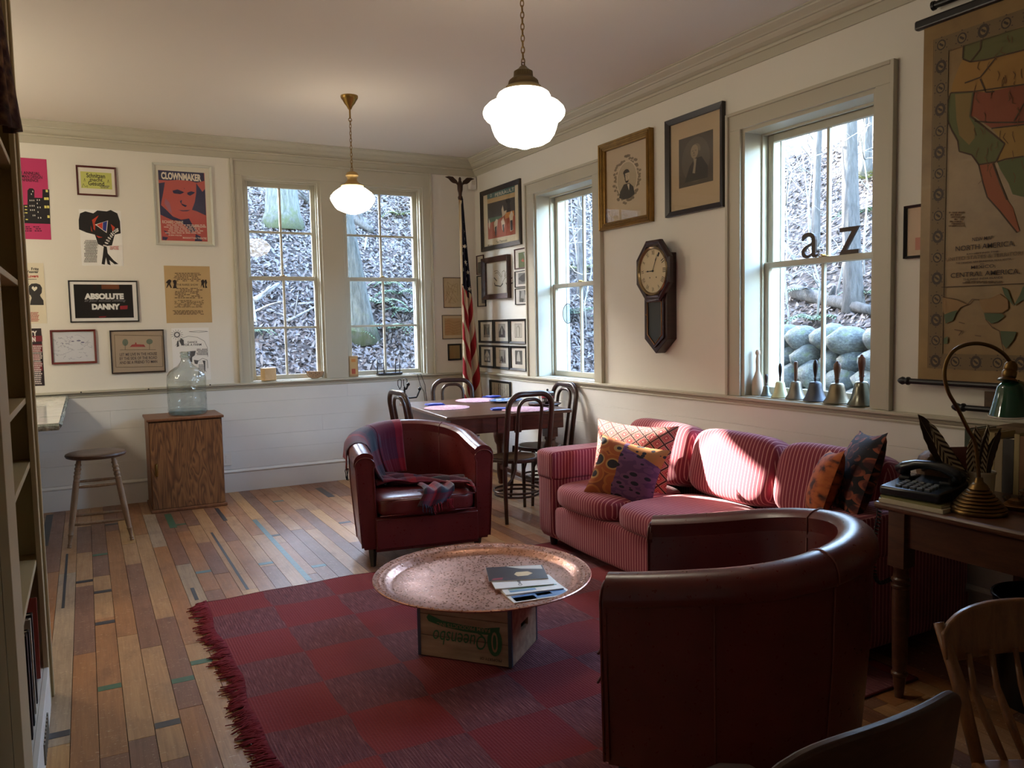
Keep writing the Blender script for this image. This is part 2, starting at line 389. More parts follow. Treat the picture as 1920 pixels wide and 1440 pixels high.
def sash_set(root, along, a, b, z0, z1, zm, dep, cols, rws, ext):
    """double-hung sashes in opening a..b; dep = distance of the lower sash behind the wall face"""
    def bx(mb, p, q, d0, d1, za, zb):
        if along == 'x': mb.box((p, d0, za), (q, d1, zb))
        else: mb.box((d0, p, za), (d1, q, zb))
    # jambs, head, stool
    for nm, p, q in (('jamb', a, a+.022), ('jamb', b-.022, b)):
        m = MB(); bx(m, p, q, .0, ext, z0, z1); m.build(nm, M_TRIM, root)
        m = MB(); bx(m, p if p == a else q-.034, p+.034 if p == a else q, dep-.05, dep-.030, z0, z1); m.build('stop_bead', M_TRIM, root, bevel=.002, bseg=1)
    m = MB(); bx(m, a+.022, b-.022, 0, ext, z1-.022, z1); m.build('head_jamb', M_TRIM, root)
    m = MB(); bx(m, a+.034, b-.034, dep-.05, dep-.030, z1-.034, z1-.022); m.build('stop_bead', M_TRIM, root)
    m = MB(); bx(m, a, b, -.0005, ext, z0-.022, z0-.001); m.build('window_sill', M_TRIM, root)
    m = MB()
    bx(m, a-.05, a+.03, ext+.001, ext+.03, z0-.05, z1+.08); bx(m, b-.03, b+.05, ext+.001, ext+.03, z0-.05, z1+.08)
    bx(m, a+.031, b-.031, ext+.001, ext+.03, z1-.03, z1+.08); bx(m, a+.031, b-.031, ext+.001, ext+.06, z0-.05, z0+.005)
    m.build('outside_casing', M_EXT, root)
    aa, bb = a+.023, b-.023
    for lower in (True, False):
        d0 = dep-.028 if lower else dep+.008; d1 = d0+.032
        za, zb = (z0+.002, zm+.018) if lower else (zm-.018, z1-.024)
        st = .042; bot = .045 if lower else .036; top = .036 if lower else .048
        sp = thing_part('lower_sash' if lower else 'upper_sash', root)
        m = MB()
        bx(m, aa, aa+st, d0, d1, za, zb); bx(m, bb-st, bb, d0, d1, za, zb)
        bx(m, aa+st, bb-st, d0, d1, za, za+bot); bx(m, aa+st, bb-st, d0, d1, zb-top, zb)
        m.build('sash_frame', M_TRIM, sp, bevel=.003, bseg=1)
        ga, gb, gz0, gz1 = aa+st, bb-st, za+bot, zb-top
        cw = (gb-ga)/cols; rh = (gz1-gz0)/rws
        for k in range(1, cols):
            m = MB(); bx(m, ga+cw*k-.010, ga+cw*k+.010, d0+.004, d1-.002, gz0, gz1); m.build('muntin', M_TRIM, sp, bevel=.003, bseg=1)
        for k in range(1, rws):
            for c in range(cols):
                m = MB(); bx(m, ga+cw*c+(.010 if c else 0), ga+cw*(c+1)-(.010 if c < cols-1 else 0), d0+.004, d1-.002, gz0+rh*k-.010, gz0+rh*k+.010); m.build('muntin', M_TRIM, sp, bevel=.003, bseg=1)
        dm = (d0+d1)/2
        for i in range(cols):
            for j in range(rws):
                p0, p1, q0, q1 = ga+cw*i, ga+cw*(i+1), gz0+rh*j, gz0+rh*(j+1)
                vs = [(p0, dm, q0), (p1, dm, q0), (p1, dm, q1), (p0, dm, q1)]
                if along == 'y': vs = [(dm, p0, q0), (dm, p0, q1), (dm, p1, q1), (dm, p1, q0)]
                MB().add(vs, [(0, 1, 2, 3)]).build('pane', M_GLASS, sp)
    m = MB()      # sash lock on the meeting rail
    c = (a+b)/2
    bx(m, c-.03, c+.03, dep-.026, dep+.0, zm+.0185, zm+.024); bx(m, c-.008, c+.008, dep-.036, dep-.006, zm+.024, zm+.034)
    m.build('sash_lock', M_BRASS, root, bevel=.002)
def thing_part(name, parent):
    o = bpy.data.objects.new(name, None); COL.objects.link(o); o.parent = parent; o.empty_display_size = .05; return o
M_EXT = mat('outside_white_paint', (196, 200, 200), .6)
def window_root(n):
    o = bpy.data.objects.new('window_%d' % n, None); COL.objects.link(o); return struct(o)
w1 = window_root(1); w2 = window_root(2); w3 = window_root(3); w4 = window_root(4)
w_c = bpy.data.objects.new('trim_5', None); COL.objects.link(w_c); struct(w_c)
casing_parts(w_c, 'x', -2.382, -.485, 2.957, .979, [(WB1[0], WB1[1], WB_Z[1]), (WB2[0], WB2[1], WB_Z[1])])
sash_set(w1, 'x', WB1[0], WB1[1], WB_Z[0], WB_Z[1], 1.918, .085, 2, 2, .2)
sash_set(w2, 'x', WB2[0], WB2[1], WB_Z[0], WB_Z[1], 1.918, .085, 2, 2, .2)
casing_parts(w3, 'y', -2.285, -1.085, 2.712, .979, [(WR1[0], WR1[1], WR_Z[1])])
casing_parts(w4, 'y', -4.815, -3.648, 2.712, .979, [(WR2[0], WR2[1], WR_Z[1])])
sash_set(w3, 'y', WR1[0], WR1[1], WR_Z[0], WR_Z[1], 1.785, .185, 2, 1, .3)
sash_set(w4, 'y', WR2[0], WR2[1], WR_Z[0], WR_Z[1], 1.785, .185, 2, 1, .3)

# ------------------------------------------------------------------ floor of reclaimed planks
def plank_mat(name, c1, c2, dark):
    n = NT(name, .38); o = n.tc.outputs['Object']
    g = n.noise(n.mapping(o, (30, 1.2, 1)), 2.2, 6, .65, 1.0)
    bl = n.noise(n.mapping(o, (5, 2.2, 1)), 2.0, 5, .65)
    c = n.ramp(g, [(.3, c1), (.7, c2)])
    c = n.mix(n.math('MULTIPLY', n.step(bl, .52, .80), .55), c, dark)
    sc = n.noise(n.mapping(o, (16, 46, 1), rot=(0, 0, .5)), 2.2, 3, .5, 1.6)
    c = n.mix(n.math('MULTIPLY', n.step(sc, .655, .69), .55), c, (226, 204, 170))
    n.color(c); n.rough(n.math('ADD', n.math('MULTIPLY', bl, .30), .20)); n.bump(g, .08, .003)
    return n.m
PLK = [plank_mat('tan_plank', (156, 113, 73), (184, 141, 96), (107, 77, 56)), plank_mat('orange_plank', (141, 92, 54), (169, 116, 71), (96, 64, 45)),
       plank_mat('brown_plank', (116, 75, 54), (141, 96, 71), (81, 56, 45)), plank_mat('worn_umber_plank', (111, 75, 58), (135, 96, 75), (77, 56, 45)),
       plank_mat('golden_plank', (169, 122, 71), (197, 152, 94), (120, 86, 56)), plank_mat('grey_plank', (146, 120, 94), (178, 152, 120), (98, 83, 71))]
floor = struct(MB().box((XL-.2, YF-.2, -.12), (.3, .2, -.0135)).build('floor', mat('subfloor', (40, 28, 20), .9)))
PW = .0905; rnd = random.Random(21)
x0 = -4.07
row = 0; npl = 0; rest = MB()
while x0 < -.03:
    x1 = min(x0+PW, -.021); y = -7.35+rnd.uniform(-.6, 0)
    last = -1
    while y < -.021:
        L = rnd.choice([.55, .8, 1.1, 1.5, 1.9, 2.3]) if x0 < -.9 else rnd.choice([1.6, 2.2, 2.9])
        y1 = y+L
        if y1 > -.3: y1 = -.021
        k = rnd.choices(range(6), [30, 26, 20, 12, 16, 5])[0]
        if k == last: k = (k+1) % 5
        last = k; dz = rnd.uniform(-.0006, .0004)
        MB().box((x0+.0011, y+.0008, -.013), (x1-.0011, y1-.0008, dz)).build('plank', PLK[k], floor); npl += 1
        y = y1
    x0 = x1; row += 1
for i in range(28):
    a = XL+i*PW
    if a+PW < -4.07: rest.box((a+.001, YF, -.013), (a+PW-.001, -.021, 0), mi=i % 6)
for i in range(46):
    a = -4.07+i*PW; rest.box((a+.001, YF, -.013), (min(a+PW, -.021)-.001, -7.96, 0), mi=(i*5+i//3) % 6)
stuff(rest.build('far_planks', PLK, floor))
M_PBLK = mat('worn_black_floor_paint', (52, 52, 54), .4, var=(40, .25)); M_PGRN = mat('worn_green_floor_paint', (62, 98, 72), .4, var=(40, .2)); M_PBLU = mat('worn_teal_floor_paint', (88, 120, 122), .4, var=(40, .2))
def band(cx, cy, m, ln=.048):
    p = PZ(60+cx/2.667, 900+cy/2.667); i = math.floor((p.x+4.07)/PW); a = -4.07+i*PW
    MB().box((a+.002, p.y-ln/2, .0003), (a+PW-.002, p.y+ln/2, .0009)).build('paint_band', m, floor)
for cx, cy in ((290, 503), (383, 553), (398, 708), (725, 1207), (1580, 210), (395, 222), (1230, 275), (60, 1290)): band(cx, cy, M_PBLK)
for cx, cy in ((362, 370), (428, 1028), (793, 990), (860, 905), (745, 222)): band(cx, cy, M_PGRN)
for cx, cy in ((1150, 420), (885, 455), (1460, 425), (1240, 105)): band(cx, cy, M_PBLU)
def streak(p, q, wd, m):
    a, b = PZ(60+p[0]/2.667, 900+p[1]/2.667), PZ(60+q[0]/2.667, 900+q[1]/2.667)
    x = (a.x+b.x)/2; MB().box((x-wd/2, a.y, .0004), (x+wd/2, b.y, .0010)).build('paint_line', m, floor)
streak((172, 370), (160, 640), .014, M_PBLK); streak((905, 262), (1070, 550), .016, M_PBLK); streak((1105, 200), (1395, 500), .034, M_PBLU)
streak((80, 175), (70, 330), .05, M_PBLK); streak((680, 170), (705, 240), .05, M_PGRN); streak((930, 140), (960, 205), .03, M_PBLK); streak((1430, 40), (1500, 85), .06, M_PBLK)
streak((800, 540), (825, 600), .02, M_PBLK)

# fixtures
o = MB().box((-.035, -.006, -.057), (.035, 0, .057)).build('cover_plate', M_WHITEPL, thing('wall_outlet', 'white electrical outlet plate low on the board wall beside the oak cabinet', 'outlet', (-2.518, -.0125, .302)), bevel=.003)
for dz in (-.02, .02): MB().box((-.016, -.009, dz-.014), (.016, -.0055, dz+.014)).build('socket', M_WHITEPL, o.parent, bevel=.004)
s = thing('corner_sensor', 'small white plastic box mounted high in the room corner', 'sensor', (-.045, -.045, 2.885))
MB().box((-.035, -.03, -.06), (.035, .03, .06)).build('housing', M_WHITEPL, s, bevel=.008); MB().box((-.02, -.034, -.02), (.02, -.0295, .025)).build('lens', mat('milky_lens', (214, 208, 192), .3), s, bevel=.004)
nails = [(152, 735.5), (278.5, 729.5), (394, 721.5)]
for k, (u, v) in enumerate(nails):
    p = PB(u, v, -.041)
    tag(MB().lathe([(.0, 0), (.006, .001), (.006, .004), (.003, .006), (0, .0065)], 10).build('nail_head', M_INK, None, (p.x, -.040, p.z), (PI/2, 0, 0)), ['black screw head on the chair rail below the small framed drawing', 'black screw head on the chair rail left of the glass bottle', 'black screw head on the chair rail right of the glass bottle'][k], 'screw', 'screw heads on the chair rail')
# ------------------------------------------------------------------ wooded hillside outside the windows
import numpy as np
from mathutils import noise as mnoise
def ground(x, y):
    b = .42+.58*(y-.5) if y > .25 else -.2
    if y > 1: b += .10*mnoise.noise(Vector((x*.5, y*.5, 3)))+.04*mnoise.noise(Vector((x*1.7, y*1.7, 9)))
    if x > 3.0: r = min(1.05+.56*(x-3.0), 5.9)+.12*mnoise.noise(Vector((x*.5, y*.5, 7)))
    else: r = -.25+.03*mnoise.noise(Vector((x, y, 1)))
    z = max(b, r)
    k = min(1, max(0, (x+8.75)/.5)); cap = 10.75+3.2*k*k*(3-2*k)-2.6*math.exp(-((x+6.1)/.45)**2)  # unseen ridge shaped to block the low sun, notched to light the stones
    return min(z, cap)
NX, NY = 96, 84
gx = [-14+k*.25 for k in range(56)]+[0+k*.25 for k in range(56)]+[14+k*1.0 for k in range(12)]
gy = [-14+k*.6 for k in range(24)]+[.4+k*.25 for k in range(48)]+[12.4+k*.6 for k in range(30)]
mb = MB(); vs = []; idx = {}
for j, y in enumerate(gy):
    for i, x in enumerate(gx):
        vs.append((x, y, ground(x, y)))
fs = []
for j in range(len(gy)-1):
    for i in range(len(gx)-1):
        xm, ym = (gx[i]+gx[i+1])/2, (gy[j]+gy[j+1])/2
        if xm < .45 and ym < .35: continue
        n = len(gx); fs.append((j*n+i, j*n+i+1, (j+1)*n+i+1, (j+1)*n+i))
n = NT('leaf_mould', .9); f = n.noise(n.tc.outputs['Object'], 9, 6, .7); n.color(n.ramp(f, [(.3, (30, 25, 22)), (.5, (50, 42, 37)), (.7, (74, 64, 59))])); n.bump(f, .6, .03)
ground_ob = struct(mb.add(vs, fs).build('ground', n.m, smooth=True))
struct(MB().box((XL-.3, YF-.3, CEIL+.14), (.75, .65, CEIL+.30)).build('roof', M_EXT))

# fallen leaves: uncountable litter in one object
rng = np.random.default_rng(5)
LM = [mat('leaf_pale', (91, 85, 82), .8), mat('leaf_tan', (73, 62, 56), .8), mat('leaf_brown', (52, 40, 35), .8), mat('leaf_grey', (83, 79, 81), .8), mat('leaf_dark', (34, 27, 26), .9)]
V = []; F = []; MI = []
def litter(xa, xb, ya, yb, cnt, smin, smax):
    for _ in range(cnt):
        x = rng.uniform(xa, xb); y = rng.uniform(ya, yb)
        if x < .5 and y < .6: continue
        if .3 < x < 3.05 and y < .9: continue
        s = rng.uniform(smin, smax); a = rng.uniform(0, 2*PI); z = ground(x, y)+.012
        ca, sa = math.cos(a), math.sin(a); tx, ty = rng.normal(0, .45), rng.normal(0, .45); lift = rng.uniform(0, .03)
        slx = .56 if x > 3.0 and ground(x, y) > .42+.58*(y-.5)+.2 else 0.0; sly = .58 if not slx else 0.0
        o = len(V)
        for px, py, c in ((-1, 0, 0), (0, -.42, .25), (1, 0, .05), (.1, .45, .3)):
            dx = (px*ca-py*sa)*s; dy = (px*sa+py*ca)*s
            V.append((x+dx, y+dy, z+lift+dx*(slx+tx)+dy*(sly+ty)+c*s*.4))
        F.append((o, o+1, o+2, o+3)); MI.append(int(rng.choice(5, p=[.30, .24, .18, .18, .10])))
litter(-4.2, 3.0, .7, 7.0, 42000, .024, .05)
litter(-6.5, 8.0, 5.5, 12.0, 12000, .05, .09)
litter(3.0, 10.0, -4.5, 6.5, 34000, .026, .052)
lm = MB(); lm.v = V; lm.f = F; lm.m = MI
stuff(lm.build('fallen_leaves', LM, ground_ob))

# trees
def bark(name, c1, c2, moss):
    n = NT(name, .9); o = n.tc.outputs['Object']
    f = n.noise(n.mapping(o, (14, 14, 2.2)), 2.4, 6, .7, .6); c = n.ramp(f, [(.32, c1), (.66, c2)])
    if moss:
        z = n.xyz(o)[2]; k = n.math('ADD', z, n.math('MULTIPLY', n.noise(o, 7, 5, .7), 1.5))
        c = n.mix(n.math('MULTIPLY', n.step(k, moss+.45, .80), .8), c, (62, 70, 35))
    n.color(c); n.bump(f, .9, .03); return n.m
B1 = bark('grey_green_bark', (46, 50, 46), (93, 96, 91), .62); B2 = bark('grey_bark', (40, 38, 36), (80, 78, 75), 0); B3 = bark('pale_bark', (99, 96, 93), (149, 147, 144), 0)
M_NEED = [mat('hemlock_needles', (62, 84, 52), .8), mat('hemlock_needles_dark', (44, 62, 40), .8)]
def tree(label, base, r, h, lean=(0, 0), bk=B1, crown=None, branches=0, sd=0):
    rd = random.Random(sd); t = thing('woodland_tree', label, 'tree', (base[0], base[1], base[2]-.1), 0, 'trees on the slope')
    m = MB(); N = 14; pts = []; rr = []
    for k in range(N+1):
        q = k/N; z = h*q**1.25; fl = 1+.30*math.exp(-z/.12)+.15*math.exp(-z/.5)
        pts.append((lean[0]*z+.03*math.sin(q*7+sd), lean[1]*z+.03*math.cos(q*6+sd), z)); rr.append(r*fl*(1-.6*q))
    m.ring(pts, rr, 14)
    tr = m.build('trunk', bk, t, smooth=True)
    if crown:
        (cx, cy, cz), (ax, ay, az), cnt = crown; m = MB(); g = np.random.default_rng(sd+3)
        for _ in range(cnt):
            d = g.normal(size=3); d /= np.linalg.norm(d); q = g.uniform(0, 1)**.4
            p = np.array([cx-base[0]+d[0]*ax*q, cy-base[1]+d[1]*ay*q, cz-base[2]+.1+d[2]*az*q])
            s = g.uniform(.10, .2); a, e = g.uniform(0, 6.28), g.normal(0, .5)
            u = np.array([math.cos(a), math.sin(a), e*.5])*s; v = np.cross(u, g.normal(size=3)); v = v/np.linalg.norm(v)*s*.5
            m.add([tuple(p-u-v), tuple(p+u-v), tuple(p+u+v), tuple(p-u+v)], [(0, 1, 2, 3)], int(g.integers(2)))
        stuff(m.build('crown', M_NEED, t))
    for b in range(branches):
        z = h*rd.uniform(.25, .8); a = rd.uniform(0, 6.28); L = rd.uniform(.6, 1.4); p = [(lean[0]*z, lean[1]*z, z)]
        for k in range(1, 5): p.append((p[0][0]+math.cos(a)*L*k/4, p[0][1]+math.sin(a)*L*k/4, p[0][2]+rd.uniform(-.1, .25)*k+.05*k))
        MB().ring(p, [.028, .022, .016, .010, .004], 6).build('branch', bk, t, smooth=True)
    return t
def gpix(u, v):
    """ground point seen through pixel (u,v)"""
    d = ray(u, v).normalized(); q = .5
    while q < 40:
        p = CAM+d*q
        if (p.y > .6 or p.x > .9) and p.z <= ground(p.x, p.y): return p
        q += .03
    return CAM+d*14
p = gpix(527, 420); tree('big mossy trunk standing upslope in the upper left back window', (p.x, p.y, ground(p.x, p.y)), .25, 7, (0, 0), B1, None, 0, 1)
p = gpix(676, 632); tree('leaning mossy trunk close behind the right-hand back window', (p.x, p.y, ground(p.x, p.y)), .165, 7, (-.10, .02), B1, None, 0, 2)
p = gpix(1597, 585); tree('straight pale grey trunk seen through the letters window', (p.x, p.y, ground(p.x, p.y)), .10, 8, (.02, .03), B2, None, 4, 3)
p = gpix(1530, 470); tree('slim grey trunk farther upslope in the letters window', (p.x, p.y, ground(p.x, p.y)), .055, 8, (.04, 0), B2, None, 3, 4)
p = gpix(1095, 560); tree('thin grey trunk behind the branches of the corner-side window', (p.x, p.y, ground(p.x, p.y)), .07, 8, (-.02, .0), B2, None, 5, 5)
p = gpix(1625, 330); tree('far dark trunk at the upper right of the letters window', (p.x, p.y, ground(p.x, p.y)), .10, 8, (0, .02), B2, None, 2, 6)
# unseen evergreens added on the ridge, one crown set to block the low sun
tree('tall unseen hemlock added on the ridge left of the house', (-6.9, 9.4, ground(-6.9, 9.4)), .16, 3.2, (0, 0), B2, ((-6.9, 9.2, 5.3), (.8, .8, 1.0), 1800), 0, 7)
tree('unseen hemlock added on the ridge to block sun from the right-hand back window', (-4.3, 9.3, ground(-4.3, 9.3)), .16, 3.6, (0, 0), B2, ((-4.3, 8.8, 6.2), (.68, .8, 1.6), 3000), 0, 8)

# fallen branches and logs
def log(label, a, b, r, bk=B3, cat='log', name='fallen_log', stubs=0, sd=0):
    rd = random.Random(sd); A = gpix(*a); B = gpix(*b); L = (B-A).length
    t = thing(name, label, cat, A); pts = []; N = 8
    for k in range(N+1):
        q = k/N; P = A.lerp(B, q); gz = ground(P.x, P.y); pts.append(Vector((P.x, P.y, max(P.z, gz)+r*.6+.03))-A)
    r *= 1.25; MB().ring(pts, [r*(1-.45*k/N) for k in range(N+1)], 8).build('stem', bk, t, smooth=True)
    for k in range(stubs):
        q = rd.uniform(.2, .9); P = pts[int(q*N)]; d = Vector((rd.uniform(-1, 1), rd.uniform(-.6, .6), rd.uniform(.3, 1))).normalized()*rd.uniform(.15, .45)
        MB().ring([P, P+d*.5+Vector((0, 0, .02)), P+d], [r*.5, r*.35, r*.15], 6).build('twig', bk, t, smooth=True)
    return t
log('pale fallen branch slanting up across the lower left window panes', (474, 574), (522, 540), .035, B3, 'branch', 'fallen_branch', 2, 1)
log('bleached stick crossing the low panes beside the pale branch', (467, 545), (480, 612), .028, B3, 'branch', 'fallen_branch', 1, 2)
log('long thin branch rising to the right in the lower left window', (538, 610), (597, 578), .018, B3, 'branch', 'fallen_branch', 2, 3)
log('short straight stick lying above the long thin branch', (560, 576), (596, 574), .013, B3, 'branch', 'fallen_branch', 0, 4)
log('grey fallen limb beside the big mossy trunk', (553, 366), (590, 395), .05, B2, 'branch', 'fallen_branch', 3, 5)
log('grey fallen log behind the small pendant lamp', (652, 412), (698, 442), .07, B2, 'log', 'fallen_log', 3, 6)
log('curved twig hanging below the grey log in the right back window', (688, 446), (684, 474), .016, B3, 'branch', 'fallen_branch', 1, 7)
log('weathered log lying across the slope above the stone wall', (1488, 558), (1636, 596), .075, B2, 'log', 'fallen_log', 3, 8)
log('higher weathered log near the meeting rail of the letters window', (1475, 505), (1630, 492), .05, B3, 'log', 'fallen_log', 3, 9)
# bare saplings and brush
def sapling(label, base, h, sd, spread=.9, bk=B3, nb=9, r=.014):
    rd = random.Random(sd); t = thing('bare_sapling', label, 'sapling', base, 0, 'bare saplings on the slope')
    p = [(0, 0, -.05)]
    for k in range(1, 7): p.append((p[-1][0]+rd.uniform(-.1, .1), p[-1][1]+rd.uniform(-.1, .1), h*k/6))
    MB().ring(p, [r*(1-.12*k) for k in range(7)], 6).build('stem', bk, t, smooth=True)
    for b in range(nb):
        q = p[rd.randint(1, 6)]; a = rd.uniform(0, 6.28); L = rd.uniform(.3, spread); pts = [q]
        for k in range(1, 6): a += rd.uniform(-.5, .5); pts.append((pts[-1][0]+math.cos(a)*L/5, pts[-1][1]+math.sin(a)*L/5, pts[-1][2]+rd.uniform(-.06, .14)))
        m = MB().ring(pts, [r*.62, r*.5, r*.42, r*.34, r*.25, r*.12], 5)
        for k in range(2, 5):
            q2 = pts[k]; d = (rd.uniform(-.15, .15), rd.uniform(-.15, .15), rd.uniform(-.05, .2)); m.ring([q2, (q2[0]+d[0], q2[1]+d[1], q2[2]+d[2])], [r*.3, r*.1], 4)
        m.build('branch', bk, t, smooth=True)
for k, (u, v, h, lb) in enumerate(((1487, 640, 2.2, 'bleached forking sapling at the left of the letters window'), (1532, 600, 2.4, 'tall bare sapling between the letters'), (1566, 560, 2.6, 'thin bare sapling behind the muntin of the letters window'),
                                   (1068, 640, 1.9, 'white-barked sapling low in the corner-side window'), (1100, 620, 2.4, 'branching sapling beside the muntin of the corner-side window'), (1085, 520, 2.6, 'bare sapling higher up in the corner-side window'),
                                   (1510, 470, 2.2, 'wispy sapling upslope above the metal letter a'), (1620, 520, 2.0, 'thin sapling at the right edge of the letters window'))):
    q = gpix(u, v); sapling(lb, (q.x, q.y, ground(q.x, q.y)), h, 40+k, 1.0, B3, 11)
# ferns and low greenery
FG = [mat('fern_green', (83, 110, 77), .7), mat('fern_green_dark', (64, 93, 62), .7), mat('bright_leaf_green', (120, 126, 56), .7)]
def fern(label, base, s, sd, mi=0, nf=9):
    rd = random.Random(sd); t = thing('fern', label, 'fern', base, 0, 'ferns on the slope')
    for k in range(nf):
        a = 2*PI*k/nf+rd.uniform(-.3, .3); L = s*rd.uniform(.7, 1.1); m = MB(); pr = None
        for i in range(13):
            q = i/12; x, z = L*q*.9, L*(.75*q-.85*q*q)+.02; c = Vector((x*math.cos(a), x*math.sin(a), z+.02))
            if i:
                wd = L*.26*math.sin(PI*(.12+.86*q)); n_ = Vector((-math.sin(a), math.cos(a), 0)); f_ = Vector((math.cos(a), math.sin(a), 0))*L*.055
                for sg in (-1, 1):
                    e = c+n_*sg*wd+f_*1.2+Vector((0, 0, -.02)); m.add([tuple(c-f_*.5), tuple(e), tuple(c+f_*.6)], [(0, 1, 2)])
        m.build('frond', FG[mi if rd.random() < .7 else 1], t)
for k, (u, v, s, mi, lb) in enumerate(((745, 563, .30, 0, 'green fern in the middle of the right back window'), (712, 582, .32, 0, 'green fern beside the leaning mossy trunk'), (768, 598, .34, 1, 'dark fern at the right edge of the right back window'),
                                       (735, 628, .30, 0, 'low green fern above the router'), (662, 640, .26, 1, 'small fern above the upright carton'), (725, 545, .22, 0, 'small upslope fern in the right back window'), (478, 634, .18, 1, 'tuft of green fern in the lower left window'),
                                       (750, 412, .30, 2, 'yellow-green leafy plant high in the right back window'), (1512, 560, .30, 1, 'green fern clump on the slope in the letters window'), (1525, 615, .34, 1, 'green fern clump above the stone wall'),
                                       (1625, 565, .26, 0, 'fern at the right edge of the letters window'), (1088, 515, .34, 2, 'yellow-green bush in the corner-side window'), (1080, 600, .5, 1, 'green bush low in the corner-side window'), (1622, 345, .4, 2, 'yellow leafy sprig high in the letters window'), (1620, 410, .4, 0, 'green leafy sprig right of the metal letter z'))):
    q = gpix(u, v); fern(lb, (q.x, q.y, ground(q.x, q.y)+.03), s*1.35, 70+k, mi, 11)
# dry-stone wall
n = NT('lichened_granite', .9); o_ = n.tc.outputs['Object']; f = n.noise(o_, 7, 6, .7); g = n.noise(o_, 2.2, 3)
n.color(n.mix(n.step(g, .55, .7), n.ramp(f, [(.3, (51, 54, 53)), (.5, (78, 82, 78)), (.7, (110, 114, 110))]), (83, 91, 66))); n.bump(f, .6, .02)
sw = thing('stone_wall', 'dry-stone retaining wall of rounded grey fieldstones outside the letters window', 'wall', (2.75, -1.0, -.2))
rd = random.Random(11); stones = []
for k in range(6):
    m = MB(); m.sphere((0, 0, 0), 1, 12)
    m.v = [tuple(Vector(p)*(1+.22*mnoise.noise(Vector(p)*1.3+Vector((k*7, 0, 0))))) for p in m.v]
    o = m.build('stone', n.m, sw, smooth=True); stones.append(o)
first = True; z = .0
for r_ in range(8):
    y = -4.6+rd.uniform(0, .3); hh = rd.uniform(.09, .125)
    while y < 3.2:
        L = rd.uniform(.11, .2); k = rd.randrange(6)
        s_ = stones[k] if (r_ == 0 and stones[k].get('u') is None) else stones[k].copy()
        if s_ is not stones[k]: COL.objects.link(s_); s_.parent = sw
        stones[k]['u'] = 1
        s_.location = (rd.uniform(-.08, .08)+r_*.035, y+L+1.0, z+hh+rd.uniform(-.03, .03)); s_.scale = (.26, L*1.08, hh*1.25); s_.rotation_euler = (rd.uniform(-.15, .15), rd.uniform(-.2, .2), rd.uniform(-.2, .2))
        y += 2*L
    z += hh*1.72
for s_ in sw.children:
    if 'u' in s_: del s_['u']
# ------------------------------------------------------------------ pendant lamps
M_OLDBR = mat('dull_brass', (140, 112, 70), .45, 1.0); M_CAP1 = mat('painted_brass_cap', (176, 146, 92), .45, .6); M_CAP2 = mat('bronze_cap', (112, 96, 68), .5, .8)
def shade_mat(name, strength):
    n = NT(name, .25); n.b.inputs['Base Color'].default_value = (1, .97, .88, 1); n.b.inputs['Emission Color'].default_value = (1, .89, .70, 1); n.b.inputs['Emission Strength'].default_value = strength; return n.m
def chain(par, z0, z1, n, R=.0075, m=None):
    L = (z0-z1)/n
    base = []
    for k in range(n):
        zc = z0-L*(k+.5); pts = []
        for i in range(10):
            a = 2*PI*i/10; pts.append((R*math.cos(a), 0, L*.66*math.sin(a)))
        if not base or len(base) < 1:
            o = MB().ring(pts, .0024, 6, closed=True).build('chain_link', m, par, (0, 0, zc), (0, 0, PI/4), smooth=True); base.append(o)
        else:
            o = base[0].copy(); COL.objects.link(o); o.parent = par; o.location = (0, 0, zc); o.rotation_euler = (0, 0, PI/4+(PI/2 if k % 2 else 0))
def pendant(label, x, y, shade, cap, capz, wz, nl, m, capm, ribs, pw=1.0):
    t = thing('pendant_lamp', label, 'lamp', (x, y, 0))
    MB().lathe([(.062, CEIL), (.062, CEIL-.012), (.056, CEIL-.024), (.050, CEIL-.030), (.040, CEIL-.05), (.020, CEIL-.075), (.014, CEIL-.09), (.008, CEIL-.097)], 24).build('canopy', M_BRASS, t, smooth=.7)
    MB().cyl((0, 0, CEIL-.16), (0, 0, CEIL-.09), .0065, n=10).build('stem', M_BRASS, t, smooth=.7)
    MB().ring([(.012*math.cos(a), 0, CEIL-.168+.012*math.sin(a)) for a in [2*PI*k/12 for k in range(12)]], .003, 6, closed=True).build('hook_ring', M_BRASS, t, smooth=True)
    chain(t, CEIL-.175, capz+.004, nl, m=m)
    mb_ = MB()
    if ribs:
        n = 48; vs = []; fs = []
        for r, z, d in cap:
            for k in range(n): a = 2*PI*k/n; q = r*(1+d*(1 if k % 2 else -1)); vs.append((q*math.cos(a), q*math.sin(a), z))
        for i in range(len(cap)-1):
            for k in range(n): l = (k+1) % n; fs.append((i*n+l, i*n+k, (i+1)*n+k, (i+1)*n+l))
        fs.append(tuple(range(n)))
        mb_.add(vs, fs)
    else: mb_.lathe([(r, z) for r, z, d in cap][::-1], 28)
    mb_.build('shade_holder', capm, t, smooth=.7)
    MB().ring([(.008*math.cos(a), 0, capz+.004+.010*math.sin(a)) for a in [2*PI*k/10 for k in range(10)]], .0026, 6, closed=True).build('loop', capm, t, smooth=True)
    MB().lathe(shade[::-1], 40).build('glass_shade', shade_mat('lit_opal_glass', pw*LAMP_W/(PI*.27)), t, smooth=.9)
w_ = 2.389
